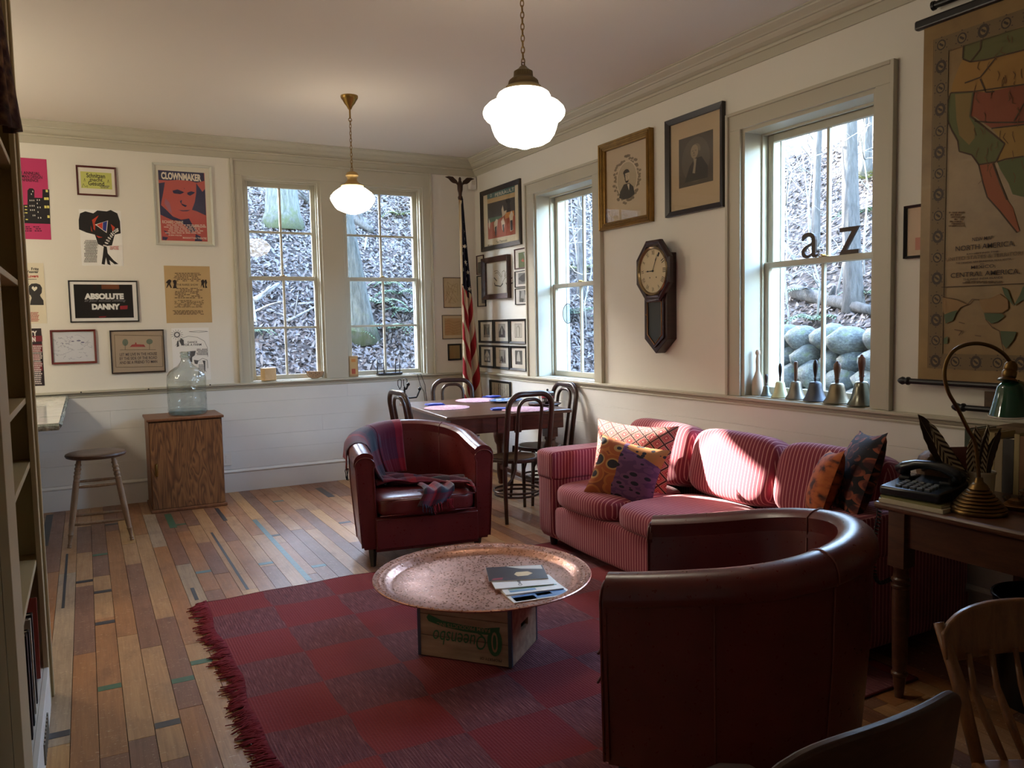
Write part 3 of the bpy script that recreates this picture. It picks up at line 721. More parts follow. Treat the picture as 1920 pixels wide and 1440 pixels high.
pendant('smaller opal glass schoolhouse pendant lamp hanging on a chain near the double window', -1.817, -1.733,
        [(.062, w_+.088), (.075, w_+.080), (.10, w_+.066), (.135, w_+.040), (.157, w_+.014), (.161, w_), (.158, w_-.014), (.148, w_-.034), (.130, w_-.062), (.112, w_-.080), (.08, w_-.095), (.05, w_-.106), (.03, w_-.112), (0, w_-.114)],
        [(.006, 2.583, 0), (.020, 2.580, 0), (.036, 2.572, 0), (.046, 2.558, 0), (.048, 2.550, 0), (.044, 2.546, 0), (.038, 2.540, 0), (.034, 2.522, 0), (.038, 2.512, 0), (.056, 2.494, 0), (.078, 2.482, 0), (.082, 2.476, 0), (.078, 2.472, 0)], 2.583, w_, 14, M_OLDBR, M_CAP1, False)
w_ = 2.392
pendant('larger opal glass schoolhouse pendant lamp with fluted bronze cap in the foreground', -1.822, -4.30,
        [(.10, w_+.082), (.112, w_+.074), (.118, w_+.062), (.112, w_+.054), (.128, w_+.044), (.158, w_+.028), (.176, w_+.010), (.182, w_-.006), (.179, w_-.022), (.168, w_-.036), (.156, w_-.044), (.149, w_-.054), (.142, w_-.08), (.132, w_-.105), (.115, w_-.128), (.09, w_-.142), (.062, w_-.147), (.045, w_-.150), (.032, w_-.158), (.016, w_-.164), (0, w_-.165)],
        [(.006, 2.588, 0), (.014, 2.584, 0), (.022, 2.574, 0), (.034, 2.566, 0), (.040, 2.562, .04), (.042, 2.540, .04), (.044, 2.536, .0), (.052, 2.532, .0), (.062, 2.522, .04), (.066, 2.506, .04), (.068, 2.502, 0), (.078, 2.496, 0), (.082, 2.480, 0), (.080, 2.470, 0)], 2.588, w_, 14, M_OLDBR, M_CAP2, True)
pendant('opal schoolhouse pendant lamp over the counter at the left', -5.1, -1.75,
        [(.10, w_+.082), (.118, w_+.062), (.128, w_+.044), (.176, w_+.010), (.182, w_-.006), (.168, w_-.036), (.149, w_-.054), (.132, w_-.105), (.09, w_-.142), (.045, w_-.150), (0, w_-.165)],
        [(.006, 2.588, 0), (.04, 2.562, 0), (.066, 2.506, 0), (.082, 2.480, 0), (.080, 2.470, 0)], 2.588, w_, 14, M_OLDBR, M_CAP2, False, 5.0)

# ------------------------------------------------------------------ oak cabinet, bottle, stool, counter, bookcase
n = NT('oak_veneer', .42); o_ = n.tc.outputs['Object']
v_ = n.mapping(o_, (5, 5, .7)); f = n.noise(v_, 1.6, 2, .5, 1.5); rg = n.math('FRACT', n.math('MULTIPLY', f, 10.0)); fine = n.noise(n.mapping(o_, (90, 90, 5)), 3, 3)
n.color(n.mix(n.math('MULTIPLY', fine, .5), n.ramp(rg, [(.0, (122, 82, 50)), (.5, (156, 110, 68)), (.8, (90, 58, 38)), (1, (122, 82, 50))]), (92, 60, 38))); M_OAK = n.m
M_OAKD = wood('oak_edge', (100, 62, 38), (134, 86, 52), .45, (6, 6, 1), 5)
t = thing('oak_cabinet', 'small oak cabinet with one door standing under the posters', 'cabinet', (-2.9, -.30, 0))
MB().box((-.278, -.225, .012), (.278, .235, .735)).build('body', M_OAKD, t, bevel=.002)
d = MB().box((-.272, -.243, .028), (.272, -.226, .728)).build('door', M_OAK, t, bevel=.002)
MB().box((-.292, -.256, .736), (.292, .24, .757)).build('top', M_OAKD, t, bevel=.006, bseg=3)
MB().box((-.29, -.262, 0), (.29, .235, .0265)).build('plinth', M_OAKD, t, bevel=.006)
h = MB().ring([(-.235, -.246, .30), (-.235, -.262, .305), (-.235, -.268, .335), (-.235, -.268, .36), (-.235, -.262, .39), (-.235, -.246, .395)], [.006, .005, .004, .004, .005, .006], 8)
h.add([(-.246, -.2455, .295), (-.224, -.2455, .295), (-.224, -.2455, .40), (-.246, -.2455, .40)], [(0, 1, 2, 3)]); h.build('handle', M_BRASS, d, smooth=.7)
p = PZ(338, 765, .757)
n = NT('bumpy_bottle_glass', .05)
m = glass_mat('bottle_glass', (236, 241, 240), 2.2)
nn, ll = m.node_tree.nodes, m.node_tree.links; tc = nn.new('ShaderNodeTexCoord'); ns = nn.new('ShaderNodeTexNoise'); ns.inputs['Scale'].default_value = 24; ll.new(tc.outputs['Object'], ns.inputs['Vector'])
bp = nn.new('ShaderNodeBump'); bp.inputs['Strength'].default_value = .5; bp.inputs['Distance'].default_value = .02; ll.new(ns.outputs[0], bp.inputs['Height'])
for k in nn:
    if k.type in ('BSDF_GLOSSY', 'LAYER_WEIGHT'): ll.new(bp.outputs[0], k.inputs['Normal'])
t = thing('glass_bottle', 'large clear glass water bottle standing on the oak cabinet', 'bottle', (p.x, -.30, .757))
MB().lathe([(.0, .012), (.11, .004), (.14, .002), (.151, .012), (.155, .03), (.153, .09), (.155, .15), (.153, .20), (.155, .26), (.154, .305), (.148, .335), (.130, .362), (.095, .388), (.062, .41), (.044, .432), (.036, .45), (.034, .47)], 40).build('body', m, t, smooth=True)
MB().lathe([(.034, .47), (.040, .475), (.041, .49), (.036, .495), (.036, .503), (.041, .507), (.040, .520), (.034, .524), (.031, .515), (.031, .475)], 28, cap=False).build('neck_ring', m, t, smooth=True)
MB().lathe([(.0, .018), (.10, .012), (.135, .010), (.145, .02), (.147, .04), (.0, .041)], 36).build('bottle_base', glass_mat('thick_base_glass', (214, 224, 224), 1.2), t, smooth=.6)

M_STOOL = wood('worn_stool_wood', (124, 96, 70), (164, 134, 102), .5, (5, 5, 1), 5); M_STOOLS = wood('stool_seat_wood', (66, 44, 32), (96, 68, 50), .38, (2, 8, 4), 5)
t = thing('wooden_stool', 'round-seated wooden stool with turned legs beside the stone counter', 'stool', (-3.56, -1.17, 0))
MB().lathe([(0, .585), (.17, .585), (.188, .592), (.194, .604), (.190, .614), (.178, .619), (.10, .616), (0, .615)], 36).build('seat', M_STOOLS, t, smooth=.7)
legs = []
for sx in (-1, 1):
    for sy in (-1, 1):
        a = Vector((sx*.193, sy*.17, 0)); b = Vector((sx*.105, sy*.095, .588)); L = (b-a).length
        prof = [(.011, 0), (.014, .004), (.011, .015), (.014, .02), (.010, .028), (.013, .06), (.016, .085), (.019, .088), (.015, .094), (.017, .12), (.020, .22), (.0205, .38), (.018, .44), (.021, .445), (.021, .452), (.017, .456), (.017, .468), (.021, .472), (.021, .48), (.017, .484), (.017, .496), (.021, .50), (.021, .508), (.017, .512), (.017, .524), (.021, .528), (.021, .536), (.016, .54), (.014, L)]
        R = (b-a).to_track_quat('Z', 'Y').to_matrix().to_4x4()
        MB().lathe(prof, 14, T=Matrix.Translation(a) @ R).build('leg', M_STOOL, t, smooth=.7); legs.append((a, b))
def at(l, z): a, b = l; return a+(b-a)*(z/.588)
for i, j, z in ((0, 2, .15), (1, 3, .15), (0, 2, .40), (1, 3, .40), (0, 1, .24), (2, 3, .24), (0, 1, .44), (2, 3, .44)):
    P, Q = at(legs[i], z), at(legs[j], z); mid = (P+Q)/2
    MB().ring([P, P.lerp(Q, .15), mid, P.lerp(Q, .85), Q], [.007, .0095, .012, .0095, .007], 10).build('stretcher', M_STOOL, t, smooth=True)

n = NT('polished_marble', .08); o_ = n.tc.outputs['Object']; f = n.noise(n.mapping(o_, (1, 1, 1), rot=(0, 0, .6)), 2.2, 8, .65, 1.6); n.color(n.ramp(f, [(.35, (214, 214, 206)), (.52, (232, 231, 224)), (.58, (190, 194, 188)), (.68, (230, 229, 222))])); M_MARB = n.m
n = NT('chipped_stone', .6); f = n.noise(n.tc.outputs['Object'], 26, 5, .7); n.color(n.ramp(f, [(.35, (120, 132, 118)), (.65, (214, 218, 204))])); n.bump(f, 1.0, .03); M_CHIP = n.m
t = thing('stone_counter', 'polished white marble counter slab with a rough chipped edge', 'counter', (-3.735, -2.33, 0))
MB().box((-2.4, 0, .922), (-.004, 2.285, .952)).build('slab', M_MARB, t, bevel=.002)
rd = random.Random(3); pts_t = []
def rough_edge(a, b, nn_):
    vs = []; fs = []
    for i in range(nn_+1):
        q = i/nn_; P = Vector(a).lerp(Vector(b), q); nrm = Vector((b[1]-a[1], -(b[0]-a[0]), 0)).normalized()
        for k, z in enumerate((.95, .938, .924, .912)):
            vs.append(tuple(P+nrm*((0, .012, .008, -.004)[k]+rd.uniform(-.004, .006))+Vector((0, 0, z+rd.uniform(-.003, .003)))))
    for i in range(nn_):
        for k in range(3): fs.append((i*4+k, i*4+k+1, (i+1)*4+k+1, (i+1)*4+k))
    return vs, fs
m = MB(); m.add(*rough_edge((-2.4, -.001, 0), (-.004, -.001, 0), 60)); m.add(*rough_edge((-.003, -.001, 0), (-.003, 2.28, 0), 60)); m.build('chipped_edge', M_CHIP, t)
MB().box((-2.3, .35, 0), (-.75, 2.0, .921)).build('counter_base', M_BOARD, t)

# bookcase
M_BCASE = mat('beige_bookcase_paint', (176, 158, 118), .5)
t = thing('bookcase', 'tall beige painted bookcase at the left edge of the room', 'bookcase', (-3.775, -4.49, 0))
x0, y0, y1 = -.345, -.69, .69
MB().box((x0, y0, 0), (x0+.018, y1, 2.95)).build('back_panel', M_BCASE, t)
MB().box((x0+.018, y1-.022, 0), (-.022, y1, 2.95)).build('side_panel', M_BCASE, t); MB().box((x0+.018, y0, 0), (-.022, y0+.022, 2.95)).build('side_panel', M_BCASE, t)
MB().box((-.0215, y1-.115, 0), (-.004, y1, 2.95)).build('stile', M_BCASE, t, bevel=.002); MB().box((-.0215, y0, 0), (0, y0+.24, 2.95)).build('stile', M_BCASE, t, bevel=.002)
MB().box((-.004, y1-.035, 0), (.006, y1+.006, 2.95)).build('edge_molding', M_BCASE, t, bevel=.003)
for z in (.585, .965, 1.21, 1.655, 2.1, 2.5): MB().box((x0+.0185, y0+.0225, z-.022), (-.022, y1-.0225, z)).build('shelf', M_BCASE, t, bevel=.002)
MB().box((x0+.0185, y0+.0225, .13), (-.022, y1-.0225, .155)).build('shelf', M_WHITEPL, t)
MB().box((-.0215, y0+.2405, 0), (-.003, y1-.1155, .155)).build('plinth', M_WHITEPL, t, bevel=.002)
MB().box((-.0215, y0+.2405, 2.86), (-.004, y1-.1155, 2.95)).build('top_rail', M_BCASE, t)
m = MB()
for k in range(9): m.box((-.003, .02+k*.03, .03), (.002, .035+k*.03, .10))
m.build('vent_grille', mat('grey_vent', (120, 112, 98), .5), t)
def book(label, loc, w, d, h, col, tilt=0, rot=0, cat='book', group='books in the bookcase'):
    """spine faces local +x ; thickness along y"""
    t_ = thing('book', label, cat, loc, (tilt, 0, rot), group)
    MB().box((-d+.003, -w/2+.003, .004), (-.006, w/2-.003, h-.004)).build('page_block', mat('page_edges', (214, 204, 180), .9), t_)
    c = mat('book_cloth', col, .6)
    mm = MB(); mm.box((-d, -w/2, 0), (0, -w/2+.0025, h)); mm.box((-d, w/2-.0025, 0), (0, w/2, h)); mm.box((-.0055, -w/2+.0025, 0), (0, w/2-.0025, h))
    mm.build('cover', c, t_)
    return t_
for k, (y, w_, h_, col, lb) in enumerate(((-4.62, .03, .33, (26, 24, 26), 'tall black book low in the bookcase'), (-4.52, .035, .34, (40, 24, 24), 'dark maroon book low in the bookcase'), (-4.42, .03, .32, (28, 28, 32), 'charcoal book beside the cream one in the bookcase'), (-4.33, .02, .33, (206, 198, 180), 'thin cream book low in the bookcase'), (-4.24, .03, .32, (34, 26, 24), 'dark brown book low in the bookcase'))):
    book(lb, (-3.80, y, .156), w_, .23, h_, col)
book('thin red book leaning at the far end of the low shelf', (-3.80, -4.03, .160), .014, .22, .30, (150, 60, 44), tilt=-.16)
n = NT('brown_kilim_cloth', .95); o_ = n.tc.outputs['Object']; v_ = n.voro(o_, 34, 'F1', 0); z_ = n.xyz(o_)[2]
n.color(n.mix(n.step(n.noise(o_, 30, 3), .45, .6), n.ramp(v_, [(.1, (40, 24, 16)), (.5, (92, 58, 36)), (.9, (132, 94, 58))]), (58, 20, 18))); n.bump(v_, .5, .01)
def hang(u, v):
    y = -.12+.24*u; z = .42*v; k = math.sin(PI*u)**.5 if 0 < u < 1 else 0
    wd = 1-.55*v
    return (.012+(.036*(1-v)**1.3+.006)*k+.006*math.sin(u*22), y*wd*(1.0), z+.03*(1-v)*(u-.5))
MB().grid(hang, 24, 14).build('hanging_cloth', n.m, None, (-3.765, -4.95, 1.985), solid=.008, smooth=True)
o = bpy.data.objects['hanging_cloth']; tag(o, 'dark brown patterned cloth hanging on the front of the bookcase', 'cloth')
# ------------------------------------------------------------------ soft shapes
def puff(mb, lo, hi, e=5, n=9, mi=0, T=None, sag=0):
    c = [(a+b)/2 for a, b in zip(lo, hi)]; h = [abs(b-a)/2 for a, b in zip(lo, hi)]
    for ax in range(3):
        for sg in (-1, 1):
            def fn(u, v, ax=ax, sg=sg):
                a, b = 2*u-1, 2*v-1; p = [0, 0, 0]; p[ax] = sg; p[(ax+1) % 3] = a*sg; p[(ax+2) % 3] = b
                k = (abs(p[0])**e+abs(p[1])**e+abs(p[2])**e)**(-1/e)
                z = p[2]*k
                if sag and z > 0: z -= sag*(1-min(1, (p[0]*p[0]+p[1]*p[1])*.5))
                return (c[0]+h[0]*p[0]*k, c[1]+h[1]*p[1]*k, c[2]+h[2]*z)
            mb.grid(fn, n, n, mi, T)
    return mb
def weld(o, d=.0006):
    md = o.modifiers.new('weld', 'WELD'); md.merge_threshold = d; return o
# ------------------------------------------------------------------ striped sofa
n = NT('rose_striped_cotton', .9); ob = n.tc.outputs['Object']; nr = n.tc.outputs['Normal']
xo, yo, zo = n.xyz(ob); nx, ny, nz = n.xyz(nr)
side = n.math('GREATER_THAN', n.math('ABSOLUTE', ny), .75)
coord = n.math('ADD', n.math('MULTIPLY', xo, side), n.math('MULTIPLY', yo, n.math('SUBTRACT', 1.0, side)))
coord = n.math('ADD', coord, n.math('MULTIPLY', n.noise(ob, 3, 2), .012))
fr = n.math('FRACT', n.math('MULTIPLY', coord, 43.0))
ln = n.math('MULTIPLY', n.math('GREATER_THAN', fr, .30), n.math('LESS_THAN', fr, .52))
c = n.mix(ln, (140, 48, 66), (216, 150, 148)); c = n.mix(n.math('MULTIPLY', n.noise(n.mapping(ob, (1, 1, 1)), 220, 2), .35), c, (112, 36, 54))
n.color(c); n.bump(n.noise(ob, 300, 2), .15, .002); n.b.inputs['Sheen Weight'].default_value = .15
M_STRIPE = n.m
sofa = thing('striped_sofa', 'three-seat sofa upholstered in rose fabric with pale pinstripes under the window', 'sofa', (-1.0, -4.11, 0))
HY = 1.18; AW = .19
MB().box((.025, -HY+.01, .062), (.92, HY-.01, .19)).build('base', M_STRIPE, sofa, bevel=.012, bseg=3, smooth=.8)
weld(puff(MB(), (-.004, -HY+AW-.005, .06), (.10, HY-AW+.005, .305), 7, 10).build('front_panel', M_STRIPE, sofa, smooth=True))
for s in (-1, 1):
    a, b = sorted((s*HY, s*(HY-AW)))
    weld(puff(MB(), (0, a, .06), (.90, b, .625), 14, 14).build('arm', M_STRIPE, sofa, smooth=.9), .0004)
    a, b = (a-.006, b+.006)
    weld(puff(MB(), (-.007, a, .445), (.60, b, .636), 12, 12).build('arm_cover', M_STRIPE, sofa, smooth=.9), .0004)
MB().box((.74, -HY+.005, .19), (.925, HY-.005, .70)).build('back_frame', M_STRIPE, sofa, bevel=.05, bseg=5, smooth=.9)
IW = 2*(HY-AW)/3
for k in range(3):
    y0 = -HY+AW+IW*k
    weld(puff(MB(), (-.045, y0+.004, .285), (.60, y0+IW-.004, .455), 4.0, 14).build('seat_cushion', M_STRIPE, sofa, smooth=True))
    T = TR(.60, y0+IW/2, .45) @ RY(.24)
    o = weld(puff(MB(), (-.115, -IW/2-.004, -.02), (.115, IW/2+.004, .375), 4.2, 14, T=T).build('back_cushion', M_STRIPE, sofa, smooth=True))
for x in (.06, .86):
    for y in (-1.08, 1.08): MB().cyl((x, y, 0.009), (x, y, .062), .022, .028, 10).build('foot', M_BLACK, sofa)
# throw cushions
def pillow(mb, w, h, t, nn=14):
    def f(sg):
        def fn(u, v):
            a, b = 2*u-1, 2*v-1
            px = a*(1-.10*(1-b*b)*abs(a)**2); py = b*(1-.10*(1-a*a)*abs(b)**2)
            z = sg*t/2*((1-abs(a)**2.4)*(1-abs(b)**2.4))**.55
            return (px*w/2*sg, py*h/2, z+.0006*sg)
        return fn
    mb.grid(f(1), nn, nn, 0); mb.grid(f(-1), nn, nn, 0); return mb
def frame_rot(nrm, up=(0, 0, 1), roll=0):
    z = Vector(nrm).normalized(); x = Vector(up).cross(z).normalized(); y = z.cross(x)
    return (Matrix((x, y, z)).transposed().to_4x4() @ RZ(roll)).to_euler()
n = NT('kilim_diamond_weave', .95); u_, v_, _ = n.xyz(n.tc.outputs['UV'])
K = 6.0
d1 = n.math('FRACT', n.math('ADD', n.math('MULTIPLY', u_, K), n.math('MULTIPLY', v_, K))); d2 = n.math('FRACT', n.math('SUBTRACT', n.math('MULTIPLY', u_, K), n.math('MULTIPLY', v_, K)))
e1 = n.math('ABSOLUTE', n.math('SUBTRACT', d1, .5)); e2 = n.math('ABSOLUTE', n.math('SUBTRACT', d2, .5)); mx_ = n.math('MAXIMUM', e1, e2)
cl = n.ramp(mx_, [(.0, (214, 160, 140)), (.10, (156, 56, 60)), (.20, (196, 104, 98)), (.31, (150, 56, 60)), (.37, (214, 166, 138)), (.415, (40, 24, 28))], 'CONSTANT')
n.color(n.mix(n.math('MULTIPLY', n.noise(n.tc.outputs['Object'], 60, 3), .4), cl, (132, 60, 60))); n.bump(n.noise(n.tc.outputs['Object'], 120, 2), .5, .004)
M_KILIM = n.m
n = NT('orange_violet_print', .9); uv = n.tc.outputs['UV']; u_, v_, _ = n.xyz(uv)
wv = n.noise(uv, 3.2, 3, .5, .6)
left = n.math('LESS_THAN', n.math('ADD', u_, n.math('MULTIPLY', wv, .12)), .47)
cellA = n.voro(n.mapping(uv, (2.0, 2.4, 1)), 1.6, 'F1', 0, .55); cellB = n.voro(n.mapping(uv, (4.2, 7.5, 1)), 1.5, 'F1', 0, .7)
cA = n.ramp(cellA, [(.0, (34, 28, 36)), (.34, (164, 120, 72)), (.42, (146, 72, 32)), (.60, (160, 92, 40)), (.68, (124, 58, 32))], 'CONSTANT')
cB = n.ramp(cellB, [(.0, (28, 22, 36)), (.36, (104, 62, 96)), (.62, (84, 48, 84))], 'CONSTANT')
top = n.math('GREATER_THAN', n.math('ADD', v_, n.math('MULTIPLY', u_, .35)), 1.02); dots = n.voro(n.mapping(uv, (9, 9, 1)), 1.3, 'F1', 0)
cT = n.ramp(dots, [(0, (36, 28, 32)), (.34, (160, 98, 44))], 'CONSTANT')
n.color(n.mix(n.math('MULTIPLY', top, n.math('GREATER_THAN', u_, .45)), n.mix(left, cB, cA), cT)); M_PRINT1 = n.m
n = NT('rust_black_patch_print', .9); uv = n.tc.outputs['UV']; cid = n.voro(n.mapping(uv, (3.4, 6.5, 1)), 1.2, 'F1', 0, .45); g = n.noise(n.mapping(uv, (3, 6, 1)), 1.5, 1)
n.color(n.mix(n.step(g, .45, .55), n.ramp(cid, [(0, (104, 48, 38)), (.4, (140, 74, 52)), (.52, (30, 26, 30))], 'CONSTANT'), n.ramp(cid, [(0, (58, 26, 30)), (.45, (26, 22, 28))], 'CONSTANT'))); M_PRINT2 = n.m
n = NT('rust_orange_cloth', .9); g = n.noise(n.mapping(n.tc.outputs['UV'], (2, 4, 1)), 2, 3); n.color(n.ramp(g, [(.35, (62, 32, 28)), (.5, (168, 84, 38)), (.7, (190, 104, 50))])); M_PRINT3 = n.m
def throw(label, px, x, w, h, t, nrm, roll, m, tass=None):
    p = PR(px[0], px[1], x); o = weld(pillow(MB(), w, h, t).build('throw_pillow', m, None, p, frame_rot(nrm, roll=roll), smooth=True), .0002)
    return tag(o, label, 'pillow', 'pillows on the sofa')
throw('large square pillow in salmon kilim diamonds at the left end of the sofa', (1183, 866), -.66, .56, .50, .15, (-.86, -.42, .30), -.03, M_KILIM)
throw('small orange and violet printed pillow leaning on the kilim pillow', (1174, 884), -.82, .44, .37, .13, (-.78, -.50, .40), -.18, M_PRINT1)
throw('dark rust and black patterned pillow standing in the right corner of the sofa', (1606, 893), -.62, .46, .42, .13, (-.72, .62, .34), .12, M_PRINT2)
throw('small rust-orange pillow beside the dark patterned pillow on the sofa', (1546, 907), -.72, .36, .32, .11, (-.70, .66, .34), .16, M_PRINT3)

# ------------------------------------------------------------------ leather tub chairs
def leather(name, base, dark):
    n = NT(name, .32); o = n.tc.outputs['Object']; a = n.noise(o, 5, 5, .6); b = n.noise(o, 60, 3, .6)
    n.color(n.ramp(a, [(.3, dark), (.7, base)])); n.rough(n.math('ADD', n.math('MULTIPLY', b, .22), .20)); n.bump(n.noise(o, 180, 2), .05, .001)
    n.b.inputs['Coat Weight'].default_value = .25; n.b.inputs['Coat Roughness'].default_value = .25; return n.m
M_LEATH = leather('oxblood_leather', (108, 38, 34), (90, 28, 27)); M_SEAM = mat('leather_seam', (120, 62, 52), .5); M_LEG = mat('black_chair_leg', (20, 15, 14), .4)
def tub_chair(label, loc, rz):
    t = thing('tub_armchair', label, 'armchair', loc, rz)
    W, D, TH = .42, .78, .105          # half width to outer face, depth, wall thickness ; local front faces -y
    R = W-TH/2
    # centre line from the left front tip round the back to the right front tip
    path = []
    yb = D-TH/2
    n1 = 7
    for k in range(n1): path.append((-R, .03+(yb-R*.98)*k/n1))
    for k in range(25):
        a = PI-PI*k/24; path.append((R*math.cos(a), yb-R*.98+R*.98*math.sin(a)))
    for k in range(n1-1, -1, -1): path.append((R, .03+(yb-R*.98)*k/n1))
    N = len(path)
    def nrm(i):
        a = path[max(i-1, 0)]; b = path[min(i+1, N-1)]; tx, ty = b[0]-a[0], b[1]-a[1]; l = math.hypot(tx, ty); return (-ty/l, tx/l)
    def height(i):
        q = path[i][1]/yb; return .655+.108*max(0, q)**1.3
    def prof(i, section):
        """section: list of (offset across [-1 inner .. 1 outer], z fraction or abs)"""
        nx_, ny_ = nrm(i); H = height(i); out = []
        for o_, z in section:
            zz = z if z < .5 else H+(z-1)
            out.append((path[i][0]+nx_*o_, path[i][1]+ny_*o_, zz))
        return out
    h = TH/2
    # outer skirt
    sec = [(h-.035, .115), (h-.02, .30), (h-.006, .49), (h-.002, .965), (h+.002, .985)]
    m = MB(); vs = []
    for i in range(N): vs += prof(i, sec)
    k = len(sec); m.add(vs, [(i*k+j, i*k+j+1, (i+1)*k+j+1, (i+1)*k+j) for i in range(N-1) for j in range(k-1)])
    # inner skirt
    vs = []; sec2 = [(-h+.006, .985), (-h, .96), (-h-.004, .49), (-h-.012, .30), (-h, .115)]
    k2 = len(sec2)
    for i in range(N): vs += prof(i, sec2)
    m.add(vs, [(i*k2+j, i*k2+j+1, (i+1)*k2+j+1, (i+1)*k2+j) for i in range(N-1) for j in range(k2-1)])
    # front end faces
    for i, flip in ((0, False), (N-1, True)):
        a = prof(i, sec); b = prof(i, sec2); poly = a+b
        m.add(poly, [tuple(range(len(poly))) if flip else tuple(reversed(range(len(poly))))])
    m.build('shell', M_LEATH, t, smooth=.9)
    # padded roll along the top
    roll = []
    for a in range(11):
        th = PI*a/10; roll.append(((h+.012)*math.cos(th), .985+.058*math.sin(th)))
    roll = [(h+.004, .955), (h+.013, .965)]+roll[:-2]+[(-h+.002, .995), (-h+.003, .96)]
    vs = []; kr = len(roll)
    for i in range(N): vs += prof(i, roll)
    m = MB(); m.add(vs, [(i*kr+j, i*kr+j+1, (i+1)*kr+j+1, (i+1)*kr+j) for i in range(N-1) for j in range(kr-1)])
    m.add(prof(0, roll), [tuple(reversed(range(kr)))]); m.add(prof(N-1, roll), [tuple(range(kr))])
    m.build('top_roll', M_LEATH, t, smooth=.9)
    # front arm panels with piping
    for i, sg in ((0, -1), (N-1, 1)):
        pts = [(h-.022, .13), (h-.012, .30), (h-.003, .49), (h+.002, .94)]+[((h+.006)*math.cos(PI*a/8), .965+.05*math.sin(PI*a/8)) for a in range(9)]+[(-h+.004, .94), (-h, .49), (-h, .13)]
        P = [Vector(q)+Vector((0, -.010, 0)) for q in prof(i, pts)]
        mm = MB(); nn_ = len(P); Q = [q+Vector((0, .016, 0)) for q in P]
        f = tuple(range(nn_)); f = f if sg > 0 else tuple(reversed(f))
        mm.add(P, [f]); mm.add(P+Q, [(a, (a+1) % nn_, nn_+(a+1) % nn_, nn_+a) for a in range(nn_)])
        fp = mm.build('arm_front', M_LEATH, t, smooth=.5)
        MB().ring(P, .0045, 6).build('piping', M_LEATH, fp, smooth=True)
    # seat
    pl = [(-R+h-.002, .012), (R-h+.002, .012)]+[((R-h)*math.cos(a), yb-R*.98+(R*.98-h)*math.sin(a)) for a in [PI*k/16 for k in range(17)]]
    MB().prism(pl, .10, .305).build('seat_base', M_LEATH, t)
    MB().box((-R+h-.001, -.006, .115), (R-h+.001, .03, .30)).build('front_rail', M_LEATH, t, bevel=.008, bseg=3, smooth=.8)
    def cus(u, v):
        return None
    m = MB(); weld(puff(m, (-R+h+.003, -.035, .300), (R-h-.003, .56, .435), 5.5, 12).build('seat_cushion', M_LEATH, t, smooth=True))
    m = MB().ring([(-R+h+.02, -.022, .415), (R-h-.02, -.022, .415)], .004, 6).ring([(-R+h+.02, -.024, .322), (R-h-.02, -.024, .322)], .004, 6); m.build('cushion_piping', M_LEATH, t, smooth=True)
    # seams
    for i in (6, 13, N-14, N-7):
        P = [Vector(q) for q in prof(i, [(h-.033, .12), (h-.018, .30), (h-.004, .49), (h+.0, .95)])]; MB().ring(P, .0028, 5).build('seam', M_SEAM, t, smooth=True)
    for i in (13, N-14):
        P = [Vector(q) for q in prof(i, [(a*1.02, z+.001) for a, z in roll])]; MB().ring(P, .003, 5).build('seam', M_SEAM, t, smooth=True)
        P = [Vector(q) for q in prof(i, [(-h-.001, .95), (-h-.006, .49), (-h-.012, .44)])]; MB().ring(P, .003, 5).build('seam', M_SEAM, t, smooth=True)
    for x, y in ((-.33, .07), (.33, .07), (-.27, .62), (.27, .62)):
        MB().ring([(x, y, 0), (x, y, .12)], [.016, .027], 4).build('leg', M_LEG, t)
    return t
f1 = math.atan2(.99, -.16)       # chair 1 faces the camera, slightly turned
chair1 = tub_chair('oxblood leather tub armchair with a plaid throw, facing the camera', (-1.805, -2.99, .0085), math.atan2(-.13, .81))
chair2 = tub_chair('oxblood leather tub armchair in the foreground seen from behind', (-1.995, -5.255, .0085), math.atan2(.66, .75)+PI)

# ------------------------------------------------------------------ rug
n = NT('checked_rag_rug', .98); o = n.tc.outputs['Object']; x_, y_, z_ = n.xyz(o)
wob = n.math('MULTIPLY', n.noise(o, 4, 3), .05)
cx = n.math('FLOOR', n.math('DIVIDE', n.math('ADD', n.math('ADD', x_, wob), 3.105), .335)); cy = n.math('FLOOR', n.math('DIVIDE', n.math('ADD', n.math('ADD', y_, wob), 3.235), .335))
chk = n.math('MODULO', n.math('ABSOLUTE', n.math('ADD', n.math('ADD', cx, cy), 40)), 2.0)
hue = n.noise(o, 1.3, 2)
red = n.ramp(hue, [(.3, (122, 36, 44)), (.5, (132, 42, 46)), (.7, (140, 54, 50))]); pur = n.ramp(n.noise(n.mapping(o, (260, 12, 1)), 1, 3), [(.3, (86, 42, 52)), (.5, (112, 56, 62)), (.72, (146, 94, 94))])
rib = n.math('ABSOLUTE', n.math('SUBTRACT', n.math('FRACT', n.math('MULTIPLY', x_, 85)), .5))
c = n.mix(chk, red, pur); c = n.mix(n.math('MULTIPLY', n.step(rib, .36, .5), .35), c, (70, 14, 22)); n.color(c); n.bump(n.math('ADD', rib, n.noise(o, 90, 2)), .6, .006)
M_RUG = n.m
rx0, rx1, ry0, ry1 = -3.095, -.72, -5.47, -2.985
rug = thing('area_rug', 'red and plum checked woven rug with a fringe under the tray table', 'rug', (0, 0, 0))
def rugf(u, v):
    x = rx0+(rx1-rx0)*u; y = ry0+(ry1-ry0)*v; wv = .012*math.sin(x*5+1)+.006*math.sin(x*13)
    return (x+(.010*math.sin(y*6)+.006*math.sin(y*15) if u < .5 else 0), y+(wv if v > .5 else 0), .0082+.0022*math.sin(x*9+y*4)*math.sin(y*7-x*3)*(1 if .02 < u < .98 else 0))
m = MB().grid(rugf, 60, 60); rr = m.build('rug_field', M_RUG, rug, smooth=True, solid=0)
m = MB()
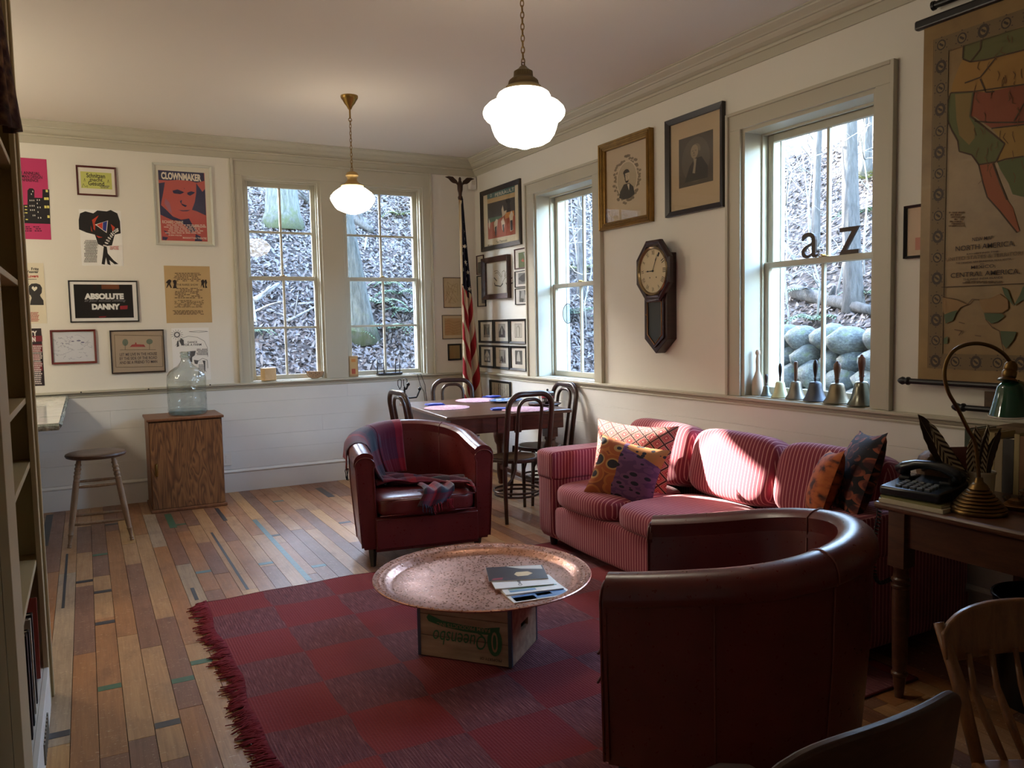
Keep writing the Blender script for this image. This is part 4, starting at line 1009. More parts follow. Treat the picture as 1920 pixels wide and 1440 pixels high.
for (xa, ya, xb, yb) in ((rx0, ry0, rx1, ry0), (rx0, ry1, rx1, ry1), (rx1, ry0, rx1, ry1)):
    N = 60; P = [rugf((xa-rx0+(xb-xa)*k/N)/(rx1-rx0), (ya-ry0+(yb-ya)*k/N)/(ry1-ry0)) for k in range(N+1)]
    m.ring([(p[0], p[1], p[2]-.004) for p in P], .0058, 6)
m.build('binding', mat('rug_binding', (84, 22, 28), .95), rug, smooth=True)
M_FRI = mat('rug_fringe_yarn', (126, 26, 36), .95, var=(30, .2)); rd = random.Random(9)
y = ry0+.01; NT_ = 0
while y < ry1:
    m = MB(); ln_ = rd.uniform(.05, .10); an = rd.uniform(-.35, .35)+.25*math.sin(y*9); bx_ = rugf(0, (y-ry0)/(ry1-ry0))[0]
    for s in range(4):
        a2 = an+rd.uniform(-.35, .35); l2 = ln_*rd.uniform(.7, 1.15); y2 = y+rd.uniform(-.008, .008)
        pts = [(bx_+.004, y2, .008)]
        for k in range(1, 4): pts.append((bx_-l2*k/3*math.cos(a2), y2+l2*k/3*math.sin(a2)+rd.uniform(-.006, .006), [.009, .006, .0035][k-1]+rd.uniform(0, .004)))
        m.ring(pts, [.0034, .0032, .0028, .0018], 5)
    m.build('tassel', M_FRI, rug, smooth=True); y += .0155+rd.uniform(-.002, .002)

# ------------------------------------------------------------------ crate, copper tray, magazines
cr = thing('wooden_crate', 'upturned wooden farm crate with green lettering carrying the copper tray', 'crate', (-2.0995, -4.292, .0115), math.atan2(-.334, .287))
n = NT('raw_crate_pine', .75); f = n.noise(n.mapping(n.tc.outputs['Object'], (1.2, 9, 9)), 3, 5, .6); n.color(n.ramp(f, [(.3, (158, 128, 98)), (.7, (200, 170, 134))])); M_CRATE = n.m
M_TIN = mat('blued_steel_edge', (92, 100, 112), .45, .7); M_GINK = mat('green_stencil_ink', (62, 112, 70), .8)
LX, LY, HZ = .22, .162, .285        # half length, half depth
for k in range(3):
    za, zb = HZ*k/3+.001, HZ*(k+1)/3-.001
    for s in (-1, 1): MB().box((-LX+.002, s*LY-s*.012, za), (LX-.002, s*LY, zb)).build('slat', M_CRATE, cr, bevel=.0015)
for s in (-1, 1):
    m = MB(); xa, xb = sorted((s*LX, s*(LX-.016)))
    for (ya, yb, za, zb) in ((-LY+.013, -.045, .001, HZ-.001), (.045, LY-.013, .001, HZ-.001), (-.0449, .0449, .001, .115), (-.0449, .0449, .148, HZ-.001)): m.box((xa, ya, za), (xb, yb, zb))
    m.build('end_panel', M_CRATE, cr)
MB().box((-LX+.017, -LY+.013, HZ-.014), (LX-.017, LY-.013, HZ-.001)).build('crate_bottom', M_CRATE, cr)
for sx in (-1, 1):
    for sy in (-1, 1):
        a = MB(); a.box((sx*LX-sx*.014, sy*(LY+.0012), .0), (sx*(LX+.0012), sy*LY+sy*.0002, HZ)); a.box((sx*LX+sx*.0002, sy*(LY+.0012), .0), (sx*(LX+.0012), sy*LY-sy*.014, HZ)); a.build('metal_corner', M_TIN, cr)
T = TR(0, -LY-.0006, HZ/2) @ RX(PI/2) @ RZ(PI)      # the crate stands upside down
m = MB()
put_text(m, 'Queensbo', .02, .045, w=.25, h=.075, T=T, z=.0012, bold=.0, shear=.25)
m.prism(ell(-.145, .04, .034, .062, 20), .0006, .001, T=T)
pl = [(-.17, -.062), (-.10, -.050), (.0, -.052), (.10, -.060), (.165, -.082), (.175, -.066), (.165, -.050), (.10, -.034), (0, -.024), (-.10, -.022), (-.165, -.030)]
m.flat([(a, b+.035) for a, b in pl], .0008, T=T); m.build('green_lettering', M_GINK, cr)
m = MB(); put_text(m, 'FARM PRODUCTS INC', .0, -.007, w=.25, h=.017, T=T, z=.0014, bold=.01); put_text(m, '0', -.145, .041, h=.09, w=.03, T=T, z=.0014, bold=-.0)
m.build('pale_lettering', mat('bare_wood_letter', (178, 146, 110), .8), cr)
m = MB(); put_text(m, 'PROPERTY OF', -.125, .118, w=.10, h=.012, T=T, z=.001); m.build('dark_lettering', mat('dark_stencil', (84, 70, 56), .8), cr)

n = NT('engraved_copper', .3, 1.0); o = n.tc.outputs['Object']; x_, y_, z_ = n.xyz(o)
r_ = n.math('SQRT', n.math('ADD', n.math('MULTIPLY', x_, x_), n.math('MULTIPLY', y_, y_))); th = n.math('ARCTAN2', y_, x_)
ring = n.math('ABSOLUTE', n.math('SINE', n.math('MULTIPLY', r_, 150))); pet = n.math('SINE', n.math('MULTIPLY', th, 24)); pet2 = n.math('SINE', n.math('ADD', n.math('MULTIPLY', th, 60), n.math('MULTIPLY', r_, 90)))
vor = n.voro(o, 64, 'F1', 0); hgt = n.math('ADD', n.math('MULTIPLY', pet2, .06), n.math('ADD', n.math('MULTIPLY', ring, .10), n.math('ADD', n.math('MULTIPLY', vor, .9), n.math('MULTIPLY', pet, .1))))
n.color(n.mix(n.step(n.noise(o, 9, 4), .35, .7), (196, 148, 128), (166, 122, 104))); n.rough(n.math('ADD', n.math('MULTIPLY', vor, .25), .20)); n.bump(hgt, .14, .004)
tray = thing('copper_tray', 'large round engraved copper tray resting on the wooden crate', 'tray', (-2.06, -4.262, .2975))
MB().lathe([(0, .002), (.30, .002), (.398, .004), (.412, .008), (.428, .022), (.44, .030), (.455, .033), (.478, .037), (.487, .041), (.491, .038), (.489, .033), (.478, .031), (.455, .027), (.442, .024), (.428, .012), (.405, .0), (0, .0)], 96).build('tray_dish', n.m, tray, smooth=.9)
m = MB()
for k in range(120): a = 2*PI*k/120; m.sphere((.466*math.cos(a), .466*math.sin(a), .0352), .0055, 6, sz=(1, 1, .5))
m.build('beaded_rim', n.m, tray, smooth=True)
def magazine(label, px, w, h, rot, z, col, extra, t=.004):
    p = PZ(px[0], px[1], .34); o = thing('magazine', label, 'magazine', (p.x, p.y, z), rot, 'magazines on the copper tray')
    MB().box((-w/2, -h/2, 0), (w/2, h/2, t)).build('pages', M_WHITE, o)
    MB().box((-w/2, -h/2, t), (w/2, h/2, t+.0006)).build('cover', mat('magazine_cover', col, .3), o)
    for nm, c, shapes, txt in extra:
        mm = MB()
        for s in shapes: mm.flat([(a*w/2, b*h/2) for a, b in s], t+.0010)
        for (tx, cx_, cy_, ww, hh) in txt: put_text(mm, tx, cx_*w/2, cy_*h/2, w=ww*w, h=hh*h, z=t+.0014)
        if mm.f: mm.build(nm, mat('cover_ink', c, .35), o)
ang = math.radians(-9)
magazine('magazine with a blue and green photo cover, lowest of the tray pile', (1003, 1093), .20, .27, ang+1.5+.10, .300, (236, 234, 228), [('photo', (66, 112, 168), [[(-.9, -.9), (-.2, -.9), (-.2, .9), (-.9, .9)]], []), ('photo', (120, 132, 60), [[(-.9, .2), (-.45, .2), (-.45, .9), (-.9, .9)]], []), ('photo', (214, 214, 210), [[(-.6, -.4), (-.3, -.4), (-.3, .1), (-.6, .1)]], [])])
magazine('white magazine with a thin green stripe on the tray pile', (990, 1083), .20, .26, ang+1.5+.02, .3055, (240, 239, 234), [('stripe', (96, 150, 130), [[(-.5, -.9), (-.38, -.9), (-.38, .8), (-.5, .8)]], []), ('photo', (108, 150, 186), [[(-.8, -.1), (-.55, -.1), (-.55, .8), (-.8, .8)]], [])])
magazine('plain white magazine with grey title just under the top one', (975, 1076), .20, .26, ang+1.5-.06, .311, (242, 240, 236), [('title', (40, 40, 44), [], [('Country', -.35, .1, .5, .09)])])
magazine('dark-covered magazine with a pale figure on top of the tray pile', (968, 1066), .20, .265, ang+1.5-.16, .3165, (46, 34, 40), [('photo', (220, 196, 150), [[(-.5, -.35), (-.2, -.55), (.1, -.4), (.05, .0), (-.25, .1), (-.55, .0)]], []), ('photo', (206, 200, 190), [[(.35, -.95), (.95, -.95), (.95, .3), (.55, -.2)]], []), ('title', (148, 44, 60), [[(-.9, .55), (-.6, .5), (-.7, .85), (-.9, .9)]], [])])
# ------------------------------------------------------------------ plaid throw on the first armchair
n = NT('plaid_wool', .98); u_, v_, _ = n.xyz(n.tc.outputs['UV'])
cu = n.ramp(n.math('FRACT', u_), [(0, (34, 22, 26)), (.10, (92, 26, 46)), (.34, (150, 28, 40)), (.44, (74, 32, 52)), (.56, (30, 50, 64)), (.80, (70, 34, 58)), (.94, (30, 22, 28))], 'CONSTANT')
cv = n.ramp(n.math('FRACT', v_), [(0, (150, 26, 32)), (.22, (72, 30, 48)), (.40, (34, 44, 58)), (.62, (120, 26, 36)), (.82, (58, 26, 40))], 'CONSTANT')
c = n.mix(.42, cu, cv); hs_ = n.n.new('ShaderNodeHueSaturation'); hs_.inputs['Saturation'].default_value = 1.25; hs_.inputs['Value'].default_value = 1.35; n.l.new(c, hs_.inputs['Color']); c = hs_.outputs[0]; tw = n.noise(n.mapping(n.tc.outputs['UV'], (60, 60, 1)), 4, 2); c = n.mix(n.math('MULTIPLY', tw, .4), c, (44, 16, 22)); n.color(c); n.bump(tw, .5, .004); n.b.inputs['Sheen Weight'].default_value = .3
M_PLAID = n.m
bl = thing('plaid_throw', 'fringed plaid wool throw in crimson, plum and navy draped over the armchair', 'blanket', chair1.location.copy(), chair1.rotation_euler.copy())
W_, D_, TH_ = .42, .78, .105; R_ = W_-TH_/2; YB = D_-TH_/2; Y0 = YB-R_*.98; hh = TH_/2
def cpath(s):
    """s metres along the centre line measured from the start of the curve on the left side (negative = straight arm)"""
    if s < 0: return (-R_, Y0+s), (-1, 0)
    a = PI-s/R_; return (R_*math.cos(a), Y0+R_*.98*math.sin(a)), (math.cos(a), math.sin(a))
def rimH(y): return .655+.108*max(0, y/YB)**1.3
def strip(s0, s1, zin, zout, uv0, uvw, fold, dv, nu=26, nv=30):
    m = MB(); vs = []; uvs = []
    for j in range(nv+1):
        q = j/nv
        for i in range(nu+1):
            t_ = i/nu; s = s0+(s1-s0)*t_+fold*.8*math.sin(t_*9)*(q-.3)
            (px, py), (nx_, ny_) = cpath(s); H = rimH(py)
            w = fold*math.sin(t_*21+1)*.6+fold*.4*math.sin(t_*47)
            if q < .25: k = q/.25; o = hh+.020+w*.6*(1-k); z = zout(t_)+(H-.02-zout(t_))*k
            elif q < .45: k = (q-.25)/.2; th = PI*k; o = (hh+.020)*math.cos(th); z = H-.02+.064*math.sin(th)
            else: k = (q-.45)/.55; o = -(hh+.016)-.075*k**2.0-abs(w)*1.6*k**.6-.006; z = H-.02+(zin(t_)-H+.02)*k
            vs.append((px+nx_*o, py+ny_*o, z)); uvs.append((uv0+uvw*t_, q*dv))
    fs = [(j*(nu+1)+i, j*(nu+1)+i+1, (j+1)*(nu+1)+i+1, (j+1)*(nu+1)+i) for j in range(nv) for i in range(nu)]
    return m.add(vs, fs, uvs=uvs)
strip(-.10, .34, lambda t: .452, lambda t: .66-.10*(1-t)**3, 0.0, .95, .014, 1.0).build('drape', M_PLAID, bl, smooth=True, solid=.006)
strip(.30, .56, lambda t: .475, lambda t: .62, 1.18, .22, .008, .75).build('drape', M_PLAID, bl, smooth=True, solid=.007)
def heap(u, v):
    x = -.26+.55*u; y = .40-.30*u**1.5+(v-.5)*(.24+.05*math.sin(u*7))
    z = .448+.030*abs(math.sin(u*8+v*3))*(1-abs(v-.5))+.022*abs(math.sin(v*10+u*5))
    if y < -.02:
        d = -.02-y; y = -.045-.012*math.sin(u*15); z = .448-d*1.1
    if y < .04: z -= .004
    return (x, y, z)
MB().grid(heap, 40, 22).build('heap', M_PLAID, bl, smooth=True, solid=.006)
def tip(u, v):
    x = -.03+.19*u-.03*v; q = v
    y = .14-.19*min(1, q*1.7)-.004; z = .462+.012*math.sin(u*14)
    if q > .55: k = (q-.55)/.45; y = -.052-.008*math.sin(u*12); z = .455-.10*k*(1-.45*abs(u-.35))
    return (x+.02*math.sin(q*4), y, z)
MB().grid(tip, 20, 20).build('hanging_corner', M_PLAID, bl, smooth=True, solid=.006)
rd = random.Random(4); m = MB(); M_FR1 = mat('crimson_fringe', (140, 26, 36), .95); M_FR2 = mat('navy_fringe', (38, 52, 66), .95)
def strand(m, p, d, L, mi):
    pts = [Vector(p)]
    for k in range(4): pts.append(pts[-1]+Vector(d)*L/4+Vector((rd.uniform(-.006, .006), rd.uniform(-.004, .004), 0)))
    m.ring(pts, [.003, .0028, .0026, .0024, .0016], 5, mi=mi)
for k in range(9): strand(m, (-.045+.017*k*.8, -.064, .362+.012*abs(k-4)*.5), (.15, -.02, -1), .055, 1 if k < 5 else 0)
for k in range(7): strand(m, (.11+.006*k, -.058, .40), (.1, -.02, -1), .06, 0)
for k in range(8): strand(m, (.25, .09-.018*k, .468), (.35, -.7, -.12), .06, 0)
for k in range(4): strand(m, (-.435-.004*k, Y0-.10+.006*k, .575), (-.02, -.05, -1), .075, 1)
m.build('fringe', [M_FR1, M_FR2], bl, smooth=True)

# ------------------------------------------------------------------ dining table
M_TABLE = wood('mahogany_table', (58, 28, 20), (92, 46, 32), .3, (1.2, 7, 7), 4, .3); M_TTOP = wood('worn_table_top', (74, 48, 36), (112, 82, 62), .28, (1.0, 8, 8), 4, .4)
TZ = .785; TC = (-.72, -1.51); TA = -.09; TX, TY = .515, .66
tb = thing('dining_table', 'old mahogany dining table in the corner set with round placemats', 'table', (TC[0], TC[1], 0), TA)
MB().box((-TX, -TY, TZ-.026), (TX, TY, TZ)).build('table_top', M_TTOP, tb, bevel=.006, bseg=3, smooth=.8)
ap0, ap1 = TZ-.145, TZ-.0265
for s in (-1, 1):
    a = MB().box((-TX+.05, s*(TY-.05), ap0), (TX-.05, s*(TY-.075), ap1)).build('apron', M_TABLE, tb, bevel=.004)
    MB().box((s*(TX-.05), -TY+.0755, ap0), (s*(TX-.075), TY-.0755, ap1)).build('apron', M_TABLE, tb, bevel=.004)
    for x in (-.07, .07): MB().box((x-.03, s*(TY-.038), ap0-.012), (x+.03, s*(TY-.0495), ap1)).build('apron_block', M_TABLE, tb, bevel=.005)
for sx in (-1, 1):
    for sy in (-1, 1):
        T = TR(sx*(TX-.13), sy*(TY-.13), 0)
        g = MB(); g.box((-.045, -.045, TZ-.22), (.045, .045, ap1), T=T)
        g.lathe([(.018, 0), (.024, .012), (.022, .03), (.030, .06), (.034, .10), (.030, .30), (.034, .36), (.050, .39), (.060, .44), (.058, .49), (.042, .52), (.038, .535), (.048, .55), (.044, .566)], 18, T=T)
        g.build('leg', M_TABLE, tb, smooth=.6)
for sx in (-1, 1): MB().box((sx*(TX-.13)-.02, -TY+.16, .14), (sx*(TX-.13)+.02, TY-.16, .18)).build('stretcher', M_TABLE, tb, bevel=.006)

# ------------------------------------------------------------------ bentwood chairs
M_BENT = wood('dark_bentwood', (40, 22, 17), (66, 38, 28), .28, (8, 8, 1.5), 5, .3)
n = NT('woven_cane', .6); o = n.tc.outputs['Object']; x_, y_, z_ = n.xyz(o)
wv = n.math('MULTIPLY', n.math('SINE', n.math('MULTIPLY', x_, 420)), n.math('SINE', n.math('MULTIPLY', y_, 420))); n.color(n.mix(n.step(wv, -.1, .25), (150, 118, 82), (52, 34, 26))); n.bump(wv, .5, .003); M_CANE = n.m
def hoop(w, z0, ztop, rc, tilt, zb, nseg=8):
    """arch points from left bottom up and over to the right; tilt backwards above zb"""
    P = [(-w, z0), (-w, (z0+ztop-rc)/2), (-w, ztop-rc)]
    P += [(-w+rc-rc*math.cos(PI/2*k/nseg), ztop-rc+rc*math.sin(PI/2*k/nseg)) for k in range(1, nseg+1)]
    P += [(-x, z) for x, z in reversed(P)]
    return [(x, -max(0, z-zb)*tilt, z) for x, z in P]
def bent_chair(label, loc, rz):
    """back stands on local y=0, seat runs towards +y"""
    t = thing('bentwood_chair', label, 'chair', loc, rz, 'bentwood chairs round the dining table')
    MB().ring(hoop(.185, .42, .945, .105, .16, .45), .0185, 10, flat=1.15, up=(0, 1, 0)).build('back_hoop', M_BENT, t, smooth=True)
    MB().ring(hoop(.098, .44, .905, .075, .16, .45), .0135, 8, up=(0, 1, 0)).build('inner_hoop', M_BENT, t, smooth=True)
    for s in (-1, 1):
        MB().ring([(s*.205, -.045, 0), (s*.198, -.02, .20), (s*.187, 0, .40), (s*.185, 0, .46)], [.013, .016, .017, .0155], 10).build('leg', M_BENT, t, smooth=True)
        MB().ring([(s*.185, .365, 0), (s*.172, .35, .22), (s*.160, .335, .44)], [.012, .015, .017], 10).build('leg', M_BENT, t, smooth=True)
        MB().ring([(s*.092, .005, .45), (s*.098, .0, .38), (s*.125, -.003, .325), (s*.165, -.008, .29), (s*.19, -.012, .285)], .010, 8).build('brace', M_BENT, t, smooth=True)
        MB().ring([(s*.172, .345, .30), (s*.166, .30, .37), (s*.15, .25, .425)], .009, 8).build('brace', M_BENT, t, smooth=True)
    rim = [(x*.205*(1-.10*(y < 0)), .185+y*.195) for x, y in ell(0, 0, 1, 1, 32)]
    MB().prism(rim, .425, .455).build('seat_rim', M_BENT, t, bevel=.008, bseg=2, smooth=.9)
    MB().prism([(x*.84, .185+(y-.185)*.84) for x, y in rim], .4552, .4575).build('cane_seat', M_CANE, t)
    for z, r in ((.20, 1.0), (.17, .93)):
        pts = [(x*.178*r, .16+y*.178*r, z) for x, y in ell(0, 0, 1, 1, 28)]
        MB().ring(pts, .009, 8, closed=True).build('stretcher_ring', M_BENT, t, smooth=True)
    return t
bent_chair('dark bentwood chair with its back to the camera at the near table side', (-.745, -2.335, 0), .02)
bent_chair('bentwood chair at the left side of the table behind the tub armchair', (-1.40, -1.60, 0), -PI/2+.05)
bent_chair('bentwood chair at the far side of the table in front of the flag', (-.60, -.70, 0), PI-.28)
bent_chair('bentwood chair squeezed between the table and the window wall', (-.13, -1.78, 0), PI/2)

# ------------------------------------------------------------------ things on the table
n = NT('pink_braided_placemat', .95); o = n.tc.outputs['Object']; x_, y_, _ = n.xyz(o); r_ = n.math('SQRT', n.math('ADD', n.math('MULTIPLY', x_, x_), n.math('MULTIPLY', y_, y_)))
rg = n.math('ABSOLUTE', n.math('SINE', n.math('MULTIPLY', r_, 260))); sp = n.noise(o, 60, 2)
n.color(n.mix(n.math('MULTIPLY', n.step(rg, .55, .9), n.step(sp, .4, .6)), (206, 168, 176), (148, 86, 116))); n.bump(rg, .6, .004); M_MAT = n.m
M_BLUE = mat('blue_cotton', (38, 62, 168), .9, var=(12, .2), sheen=.2)
def pm(label, u, v):
    p = PZ(u, v, TZ); o = MB().lathe([(0, 0), (.182, 0), (.187, .003), (.182, .006), (0, .006)], 48).build('placemat', M_MAT, None, (p.x, p.y, TZ+.0006), smooth=.6); tag(o, label, 'placemat', 'round placemats on the dining table'); return p
pm('round pink woven placemat at the left end of the dining table', 838, 765); pm('round pink woven placemat at the far side of the dining table', 893, 751); pm('round pink woven placemat at the near side of the dining table by the sunlit spot', 985, 768)
def nap(label, u, v, rz, w=.15, h=.11, dz=.0075):
    p = PZ(u, v, TZ); t = thing('napkin', label, 'napkin', (p.x, p.y, TZ+dz), rz, 'blue napkins on the dining table')
    def f(k):
        return lambda a, b: ((a-.5)*w*(1-.06*k), (b-.5)*h*(1-.05*k), .002+.0045*k+.003*math.sin(a*9+k*2)*math.sin(b*7))
    for k in range(3): MB().grid(f(k), 10, 8).build('fold', M_BLUE, t, smooth=True, solid=.003)
nap('folded blue napkin on the left placemat', 815, 761, -.1); nap('folded blue napkin at the far edge of the table', 922, 746, .3, .14, .11); nap('folded blue napkin beside the near placemat', 938, 768, -.3, .15, .11, .0012)
p = PZ(985, 746, TZ); pt = thing('painted_plate', 'blue and white painted oval plate on the far right of the table', 'plate', (-.40, -1.36, TZ), .2)
n = NT('blue_glaze', .15); f = n.noise(n.tc.outputs['Object'], 22, 4); n.color(n.ramp(f, [(.40, (210, 216, 224)), (.52, (92, 138, 190)), (.65, (50, 92, 160))]))
MB().lathe([(0, .004), (.06, .0), (.10, .006), (.135, .016), (.14, .019), (.136, .021), (.10, .012), (.0, .010)], 40, T=SCL(1.15, .9, 1)).build('dish', n.m, pt, smooth=True)
tr = thing('wooden_lazy_tray', 'round dark wooden tray holding the tin and the candle', 'tray', (-.27, -1.80, TZ))
MB().lathe([(0, 0), (.115, 0), (.13, .004), (.14, .014), (.134, .017), (.122, .009), (0, .008)], 40).build('tray_plate', M_DARKWOOD, tr, smooth=.8)
tn = thing('lidded_tin', 'small black tin with red and white lettering beside the chair back', 'tin', (-.235, -1.79, TZ+.0085), -.5)
MB().lathe([(0, 0), (.048, 0), (.05, .003), (.05, .088), (0, .088)], 32).build('tin_body', mat('black_tin_print', (40, 28, 30), .35), tn, smooth=.6)
MB().lathe([(.052, .080), (.052, .094), (.046, .100), (.02, .104), (0, .104)], 32).build('lid', mat('dull_tin_lid', (132, 128, 124), .4, .8), tn, smooth=.6)
MB().lathe([(.0, .104), (.010, .104), (.008, .112), (.012, .118), (.0, .124)], 14).build('knob', M_BLACK, tn, smooth=True)
MB().lathe([(.0502, .050), (.0506, .050), (.0506, .064), (.0502, .064)], 32).build('red_band', mat('red_tin_band', (150, 40, 44), .4), tn, smooth=.6)
m = MB()
for k in range(14):
    a = 2*PI*k/14; T = RZ(a) @ TR(0, -.0507, .032) @ RX(PI/2); put_text(m, 'H I U E'.split()[k % 4], 0, 0, h=.022, T=T, z=0)
m.build('lettering', M_WHITE, tn)
cd_ = thing('candle', 'short ivory candle in a little dish on the dining table', 'candle', (-.335, -1.83, TZ+.0085))
MB().lathe([(0, 0), (.035, 0), (.044, .006), (.046, .013), (.042, .013), (.034, .006), (0, .005)], 24).build('dish', M_DARKWOOD, cd_, smooth=True)
MB().lathe([(0, .005), (.0125, .005), (.0125, .082), (.010, .086), (0, .084)], 18).build('wax', mat('ivory_wax', (226, 214, 190), .5), cd_, smooth=.6)
MB().cyl((0, 0, .084), (0, 0, .093), .0012, n=6).build('wick', M_INK, cd_)

# ------------------------------------------------------------------ iron stand behind the left chair, router cables
st = thing('iron_tool_stand', 'black iron stand with wire loops and ball finials behind the dining table', 'stand', (-.93, -.30, 0))
MB().ring([(.0, 0, .02), (0, 0, .88)], .008, 8).build('post', M_IRON, st)
MB().lathe([(0, 0), (.12, 0), (.12, .01), (.03, .02), (.012, .03), (0, .03)], 24).build('base', M_IRON, st, smooth=.6)
for x, z in ((-.045, .955), (.012, .96)):
    pts = [(x-.002, 0, .86), (x-.020, 0, .90), (x-.020, 0, z-.018)]+[(x+.018*math.cos(PI-PI*k/6)-.002, 0, z-.018+.018*math.sin(PI*k/6)) for k in range(1, 6)]+[(x+.016, 0, z-.018), (x+.012, 0, .885), (x-.002, 0, .86)]
    MB().ring(pts, .0035, 6).build('wire_loop', M_IRON, st, smooth=True)
MB().sphere((.034, -.01, .905), .017, 12).build('ball_finial', M_IRON, st, smooth=True)
MB().sphere((.150, -.01, .855), .017, 12).build('ball_finial', M_IRON, st, smooth=True)
MB().ring([(.034, -.01, .895), (.02, 0, .86), (-.01, 0, .85)], .007, 6).build('arm', M_IRON, st, smooth=True)
MB().ring([(.150, -.01, .845), (.128, 0, .79), (.12, 0, .775), (.05, 0, .772), (-.005, 0, .775)], .008, 6).build('arm', M_IRON, st, smooth=True)
for k, dx in enumerate((0, .03)):
    P = [PB(772+dx*300, 697+k, -.06), PB(783+dx*200, 706, -.05), PB(788+dx*300, 722, -.03), PB(795+dx*100, 735, -.02), PB(797+dx*120, 752, -.02), PB(800+dx*50, 775, -.022)]
    P[0].z = P[1].z = .984; P[1].y = -.046
    P[0].y = .02
    tag(MB().ring(P, .0028, 6).build('power_cable', M_BLACK, None, smooth=True), ['black cable drooping from the router over the sill', 'second black cable looping down the wall from the router'][k], 'cable', 'router cables')

# ------------------------------------------------------------------ flag in the corner
fg = thing('flag_on_pole', 'furled stars and stripes flag on a pole topped with an eagle in the corner', 'flag', (-.275, -.25, 0))
MB().lathe([(0, 0), (.13, 0), (.13, .02), (.05, .05), (.022, .08), (0.016, .085)], 28).build('pole_base', M_BRASS, fg, smooth=.7)
MB().ring([(0, 0, .08), (-.005, 0, 2.70)], .0125, 10).build('pole', wood('flag_pole_wood', (150, 112, 66), (176, 138, 88), .4), fg, smooth=True)
M_EAG = mat('dark_bronze_eagle', (66, 44, 32), .45, .5)
eg = MB(); eg.lathe([(.012, 2.60), (.022, 2.61), (.024, 2.63), (.016, 2.645), (.018, 2.67), (.026, 2.70), (.028, 2.74), (.020, 2.775), (.013, 2.79), (.014, 2.805), (.008, 2.82), (0, 2.824)], 14, T=TR(0, 0, .075))
body = eg.build('eagle', M_EAG, fg, smooth=.8)
for s in (-1, 1):
    pl = [(.012, 2.745), (.035, 2.79), (.075, 2.822), (.12, 2.825), (.158, 2.815), (.12, 2.800), (.098, 2.776), (.075, 2.762), (.04, 2.757), (.02, 2.735)]
    MB().prism([(s*x, z) for x, z in pl], -.006, .006, T=TR(0, 0, .075) @ RX(PI/2)).build('wing', M_EAG, body, bevel=.003)
n = NT('flag_cloth', .85); u_, v_, _ = n.xyz(n.tc.outputs['UV'])
# v: height 0..1 (bottom..top), u: 0..1 across the furl
k = n.math('ADD', n.math('MULTIPLY', v_, 6.4), n.math('MULTIPLY', n.math('PINGPONG', n.math('MULTIPLY', u_, 2.0), 1.0), 1.05))
strp = n.math('GREATER_THAN', n.math('FRACT', n.math('ADD', k, .1)), .5)
cant = n.math('GREATER_THAN', v_, n.math('ADD', n.math('SUBTRACT', .615, n.math('MULTIPLY', u_, .075)), n.math('MULTIPLY', n.math('GREATER_THAN', u_, .75), .03)))
n.color(n.mix(cant, n.mix(strp, (206, 186, 152), (152, 24, 30)), (20, 22, 42))); n.bump(n.noise(n.tc.outputs['Object'], 200, 2), .2, .002)
def flagf(u, v):
    z = .50+2.19*v
    wl = -.008-.045*(1-v)**1.1 if v < .98 else 0; wr = .016+.085*(1-v)+.10*(1-v)**1.1
    x = wl+(wr-wl)*u; dep = (.022+.05*(1-v))
    y = -.018-dep*(.55*math.sin(u*PI*2.0+.3)+.45*math.sin(u*PI*5+2*v))*min(1, (1-v)*6+.15)
    return (x, y-.01, z+.02*math.sin(u*5)*(1-v))
fl = MB().grid(flagf, 30, 60).build('cloth', n.m, fg, smooth=True, solid=.002)
MB().grid(lambda u, v: flagf(.02, 0.62+.37*v) if u < .5 else tuple(Vector(flagf(.02, .62+.37*v))+Vector((-.016, .002, 0))), 1, 20).build('heading_band', mat('flag_heading', (214, 196, 160), .9), fl, solid=.003)
m = MB()
def star(mb, P, N, r, roll):
    z = N.normalized(); x = Vector((0, 0, 1)).cross(z).normalized(); y = z.cross(x); vs = []
    for k in range(10): a = PI/2+roll+PI*k/5; q = r if k % 2 == 0 else r*.42; vs.append(P+x*(q*math.cos(a))+y*(q*math.sin(a)))
    vs.append(P+z*.001); mb.add(vs, [(k, (k+1) % 10, 10) for k in range(10)])
rd = random.Random(8)
for (u, v) in ((.55, .935), (.5, .895), (.7, .855), (.45, .82), (.35, .785), (.75, .79), (.2, .755), (.6, .75), (.38, .715), (.72, .71), (.2, .68), (.78, .675), (.42, .64), (.65, .645), (.8, .602), (.6, .60)):
    P = Vector(flagf(u, v)); a = Vector(flagf(u+.02, v)); b = Vector(flagf(u, v+.01)); N = (a-P).cross(b-P); N = N if N.y < 0 else -N
    star(m, P+N.normalized()*.003, N, .020+.008*(1-v)*2, rd.uniform(-.4, .4))
m.build('stars', mat('flag_white', (222, 212, 190), .85), fl)
# ------------------------------------------------------------------ desk and the things on it
M_DESK = wood('walnut_desk', (70, 42, 26), (104, 66, 42), .35, (6, 1.0, 6), 4, .2)
DZ = .757; DX, DY = -.985, -5.455
dk = thing('writing_desk', 'old brown wooden writing table with turned legs against the right wall', 'desk', (DX, DY, 0))
DL, DW = 1.55, .94
MB().box((0, -DL, DZ-.028), (DW, 0, DZ)).build('desk_top', M_DESK, dk, bevel=.010, bseg=3, smooth=.8)
MB().box((.055, -DL+.11, DZ-.165), (.075, -.105, DZ-.029)).build('front_apron', M_DESK, dk, bevel=.002)
MB().box((.06, -.06, DZ-.165), (DW-.05, -.04, DZ-.029)).build('side_apron', M_DESK, dk, bevel=.002)
MB().box((.06, -DL+.04, DZ-.165), (DW-.05, -DL+.06, DZ-.029)).build('side_apron', M_DESK, dk, bevel=.002)
MB().box((DW-.07, -DL+.11, DZ-.165), (DW-.05, -.105, DZ-.029)).build('back_apron', M_DESK, dk, bevel=.002)
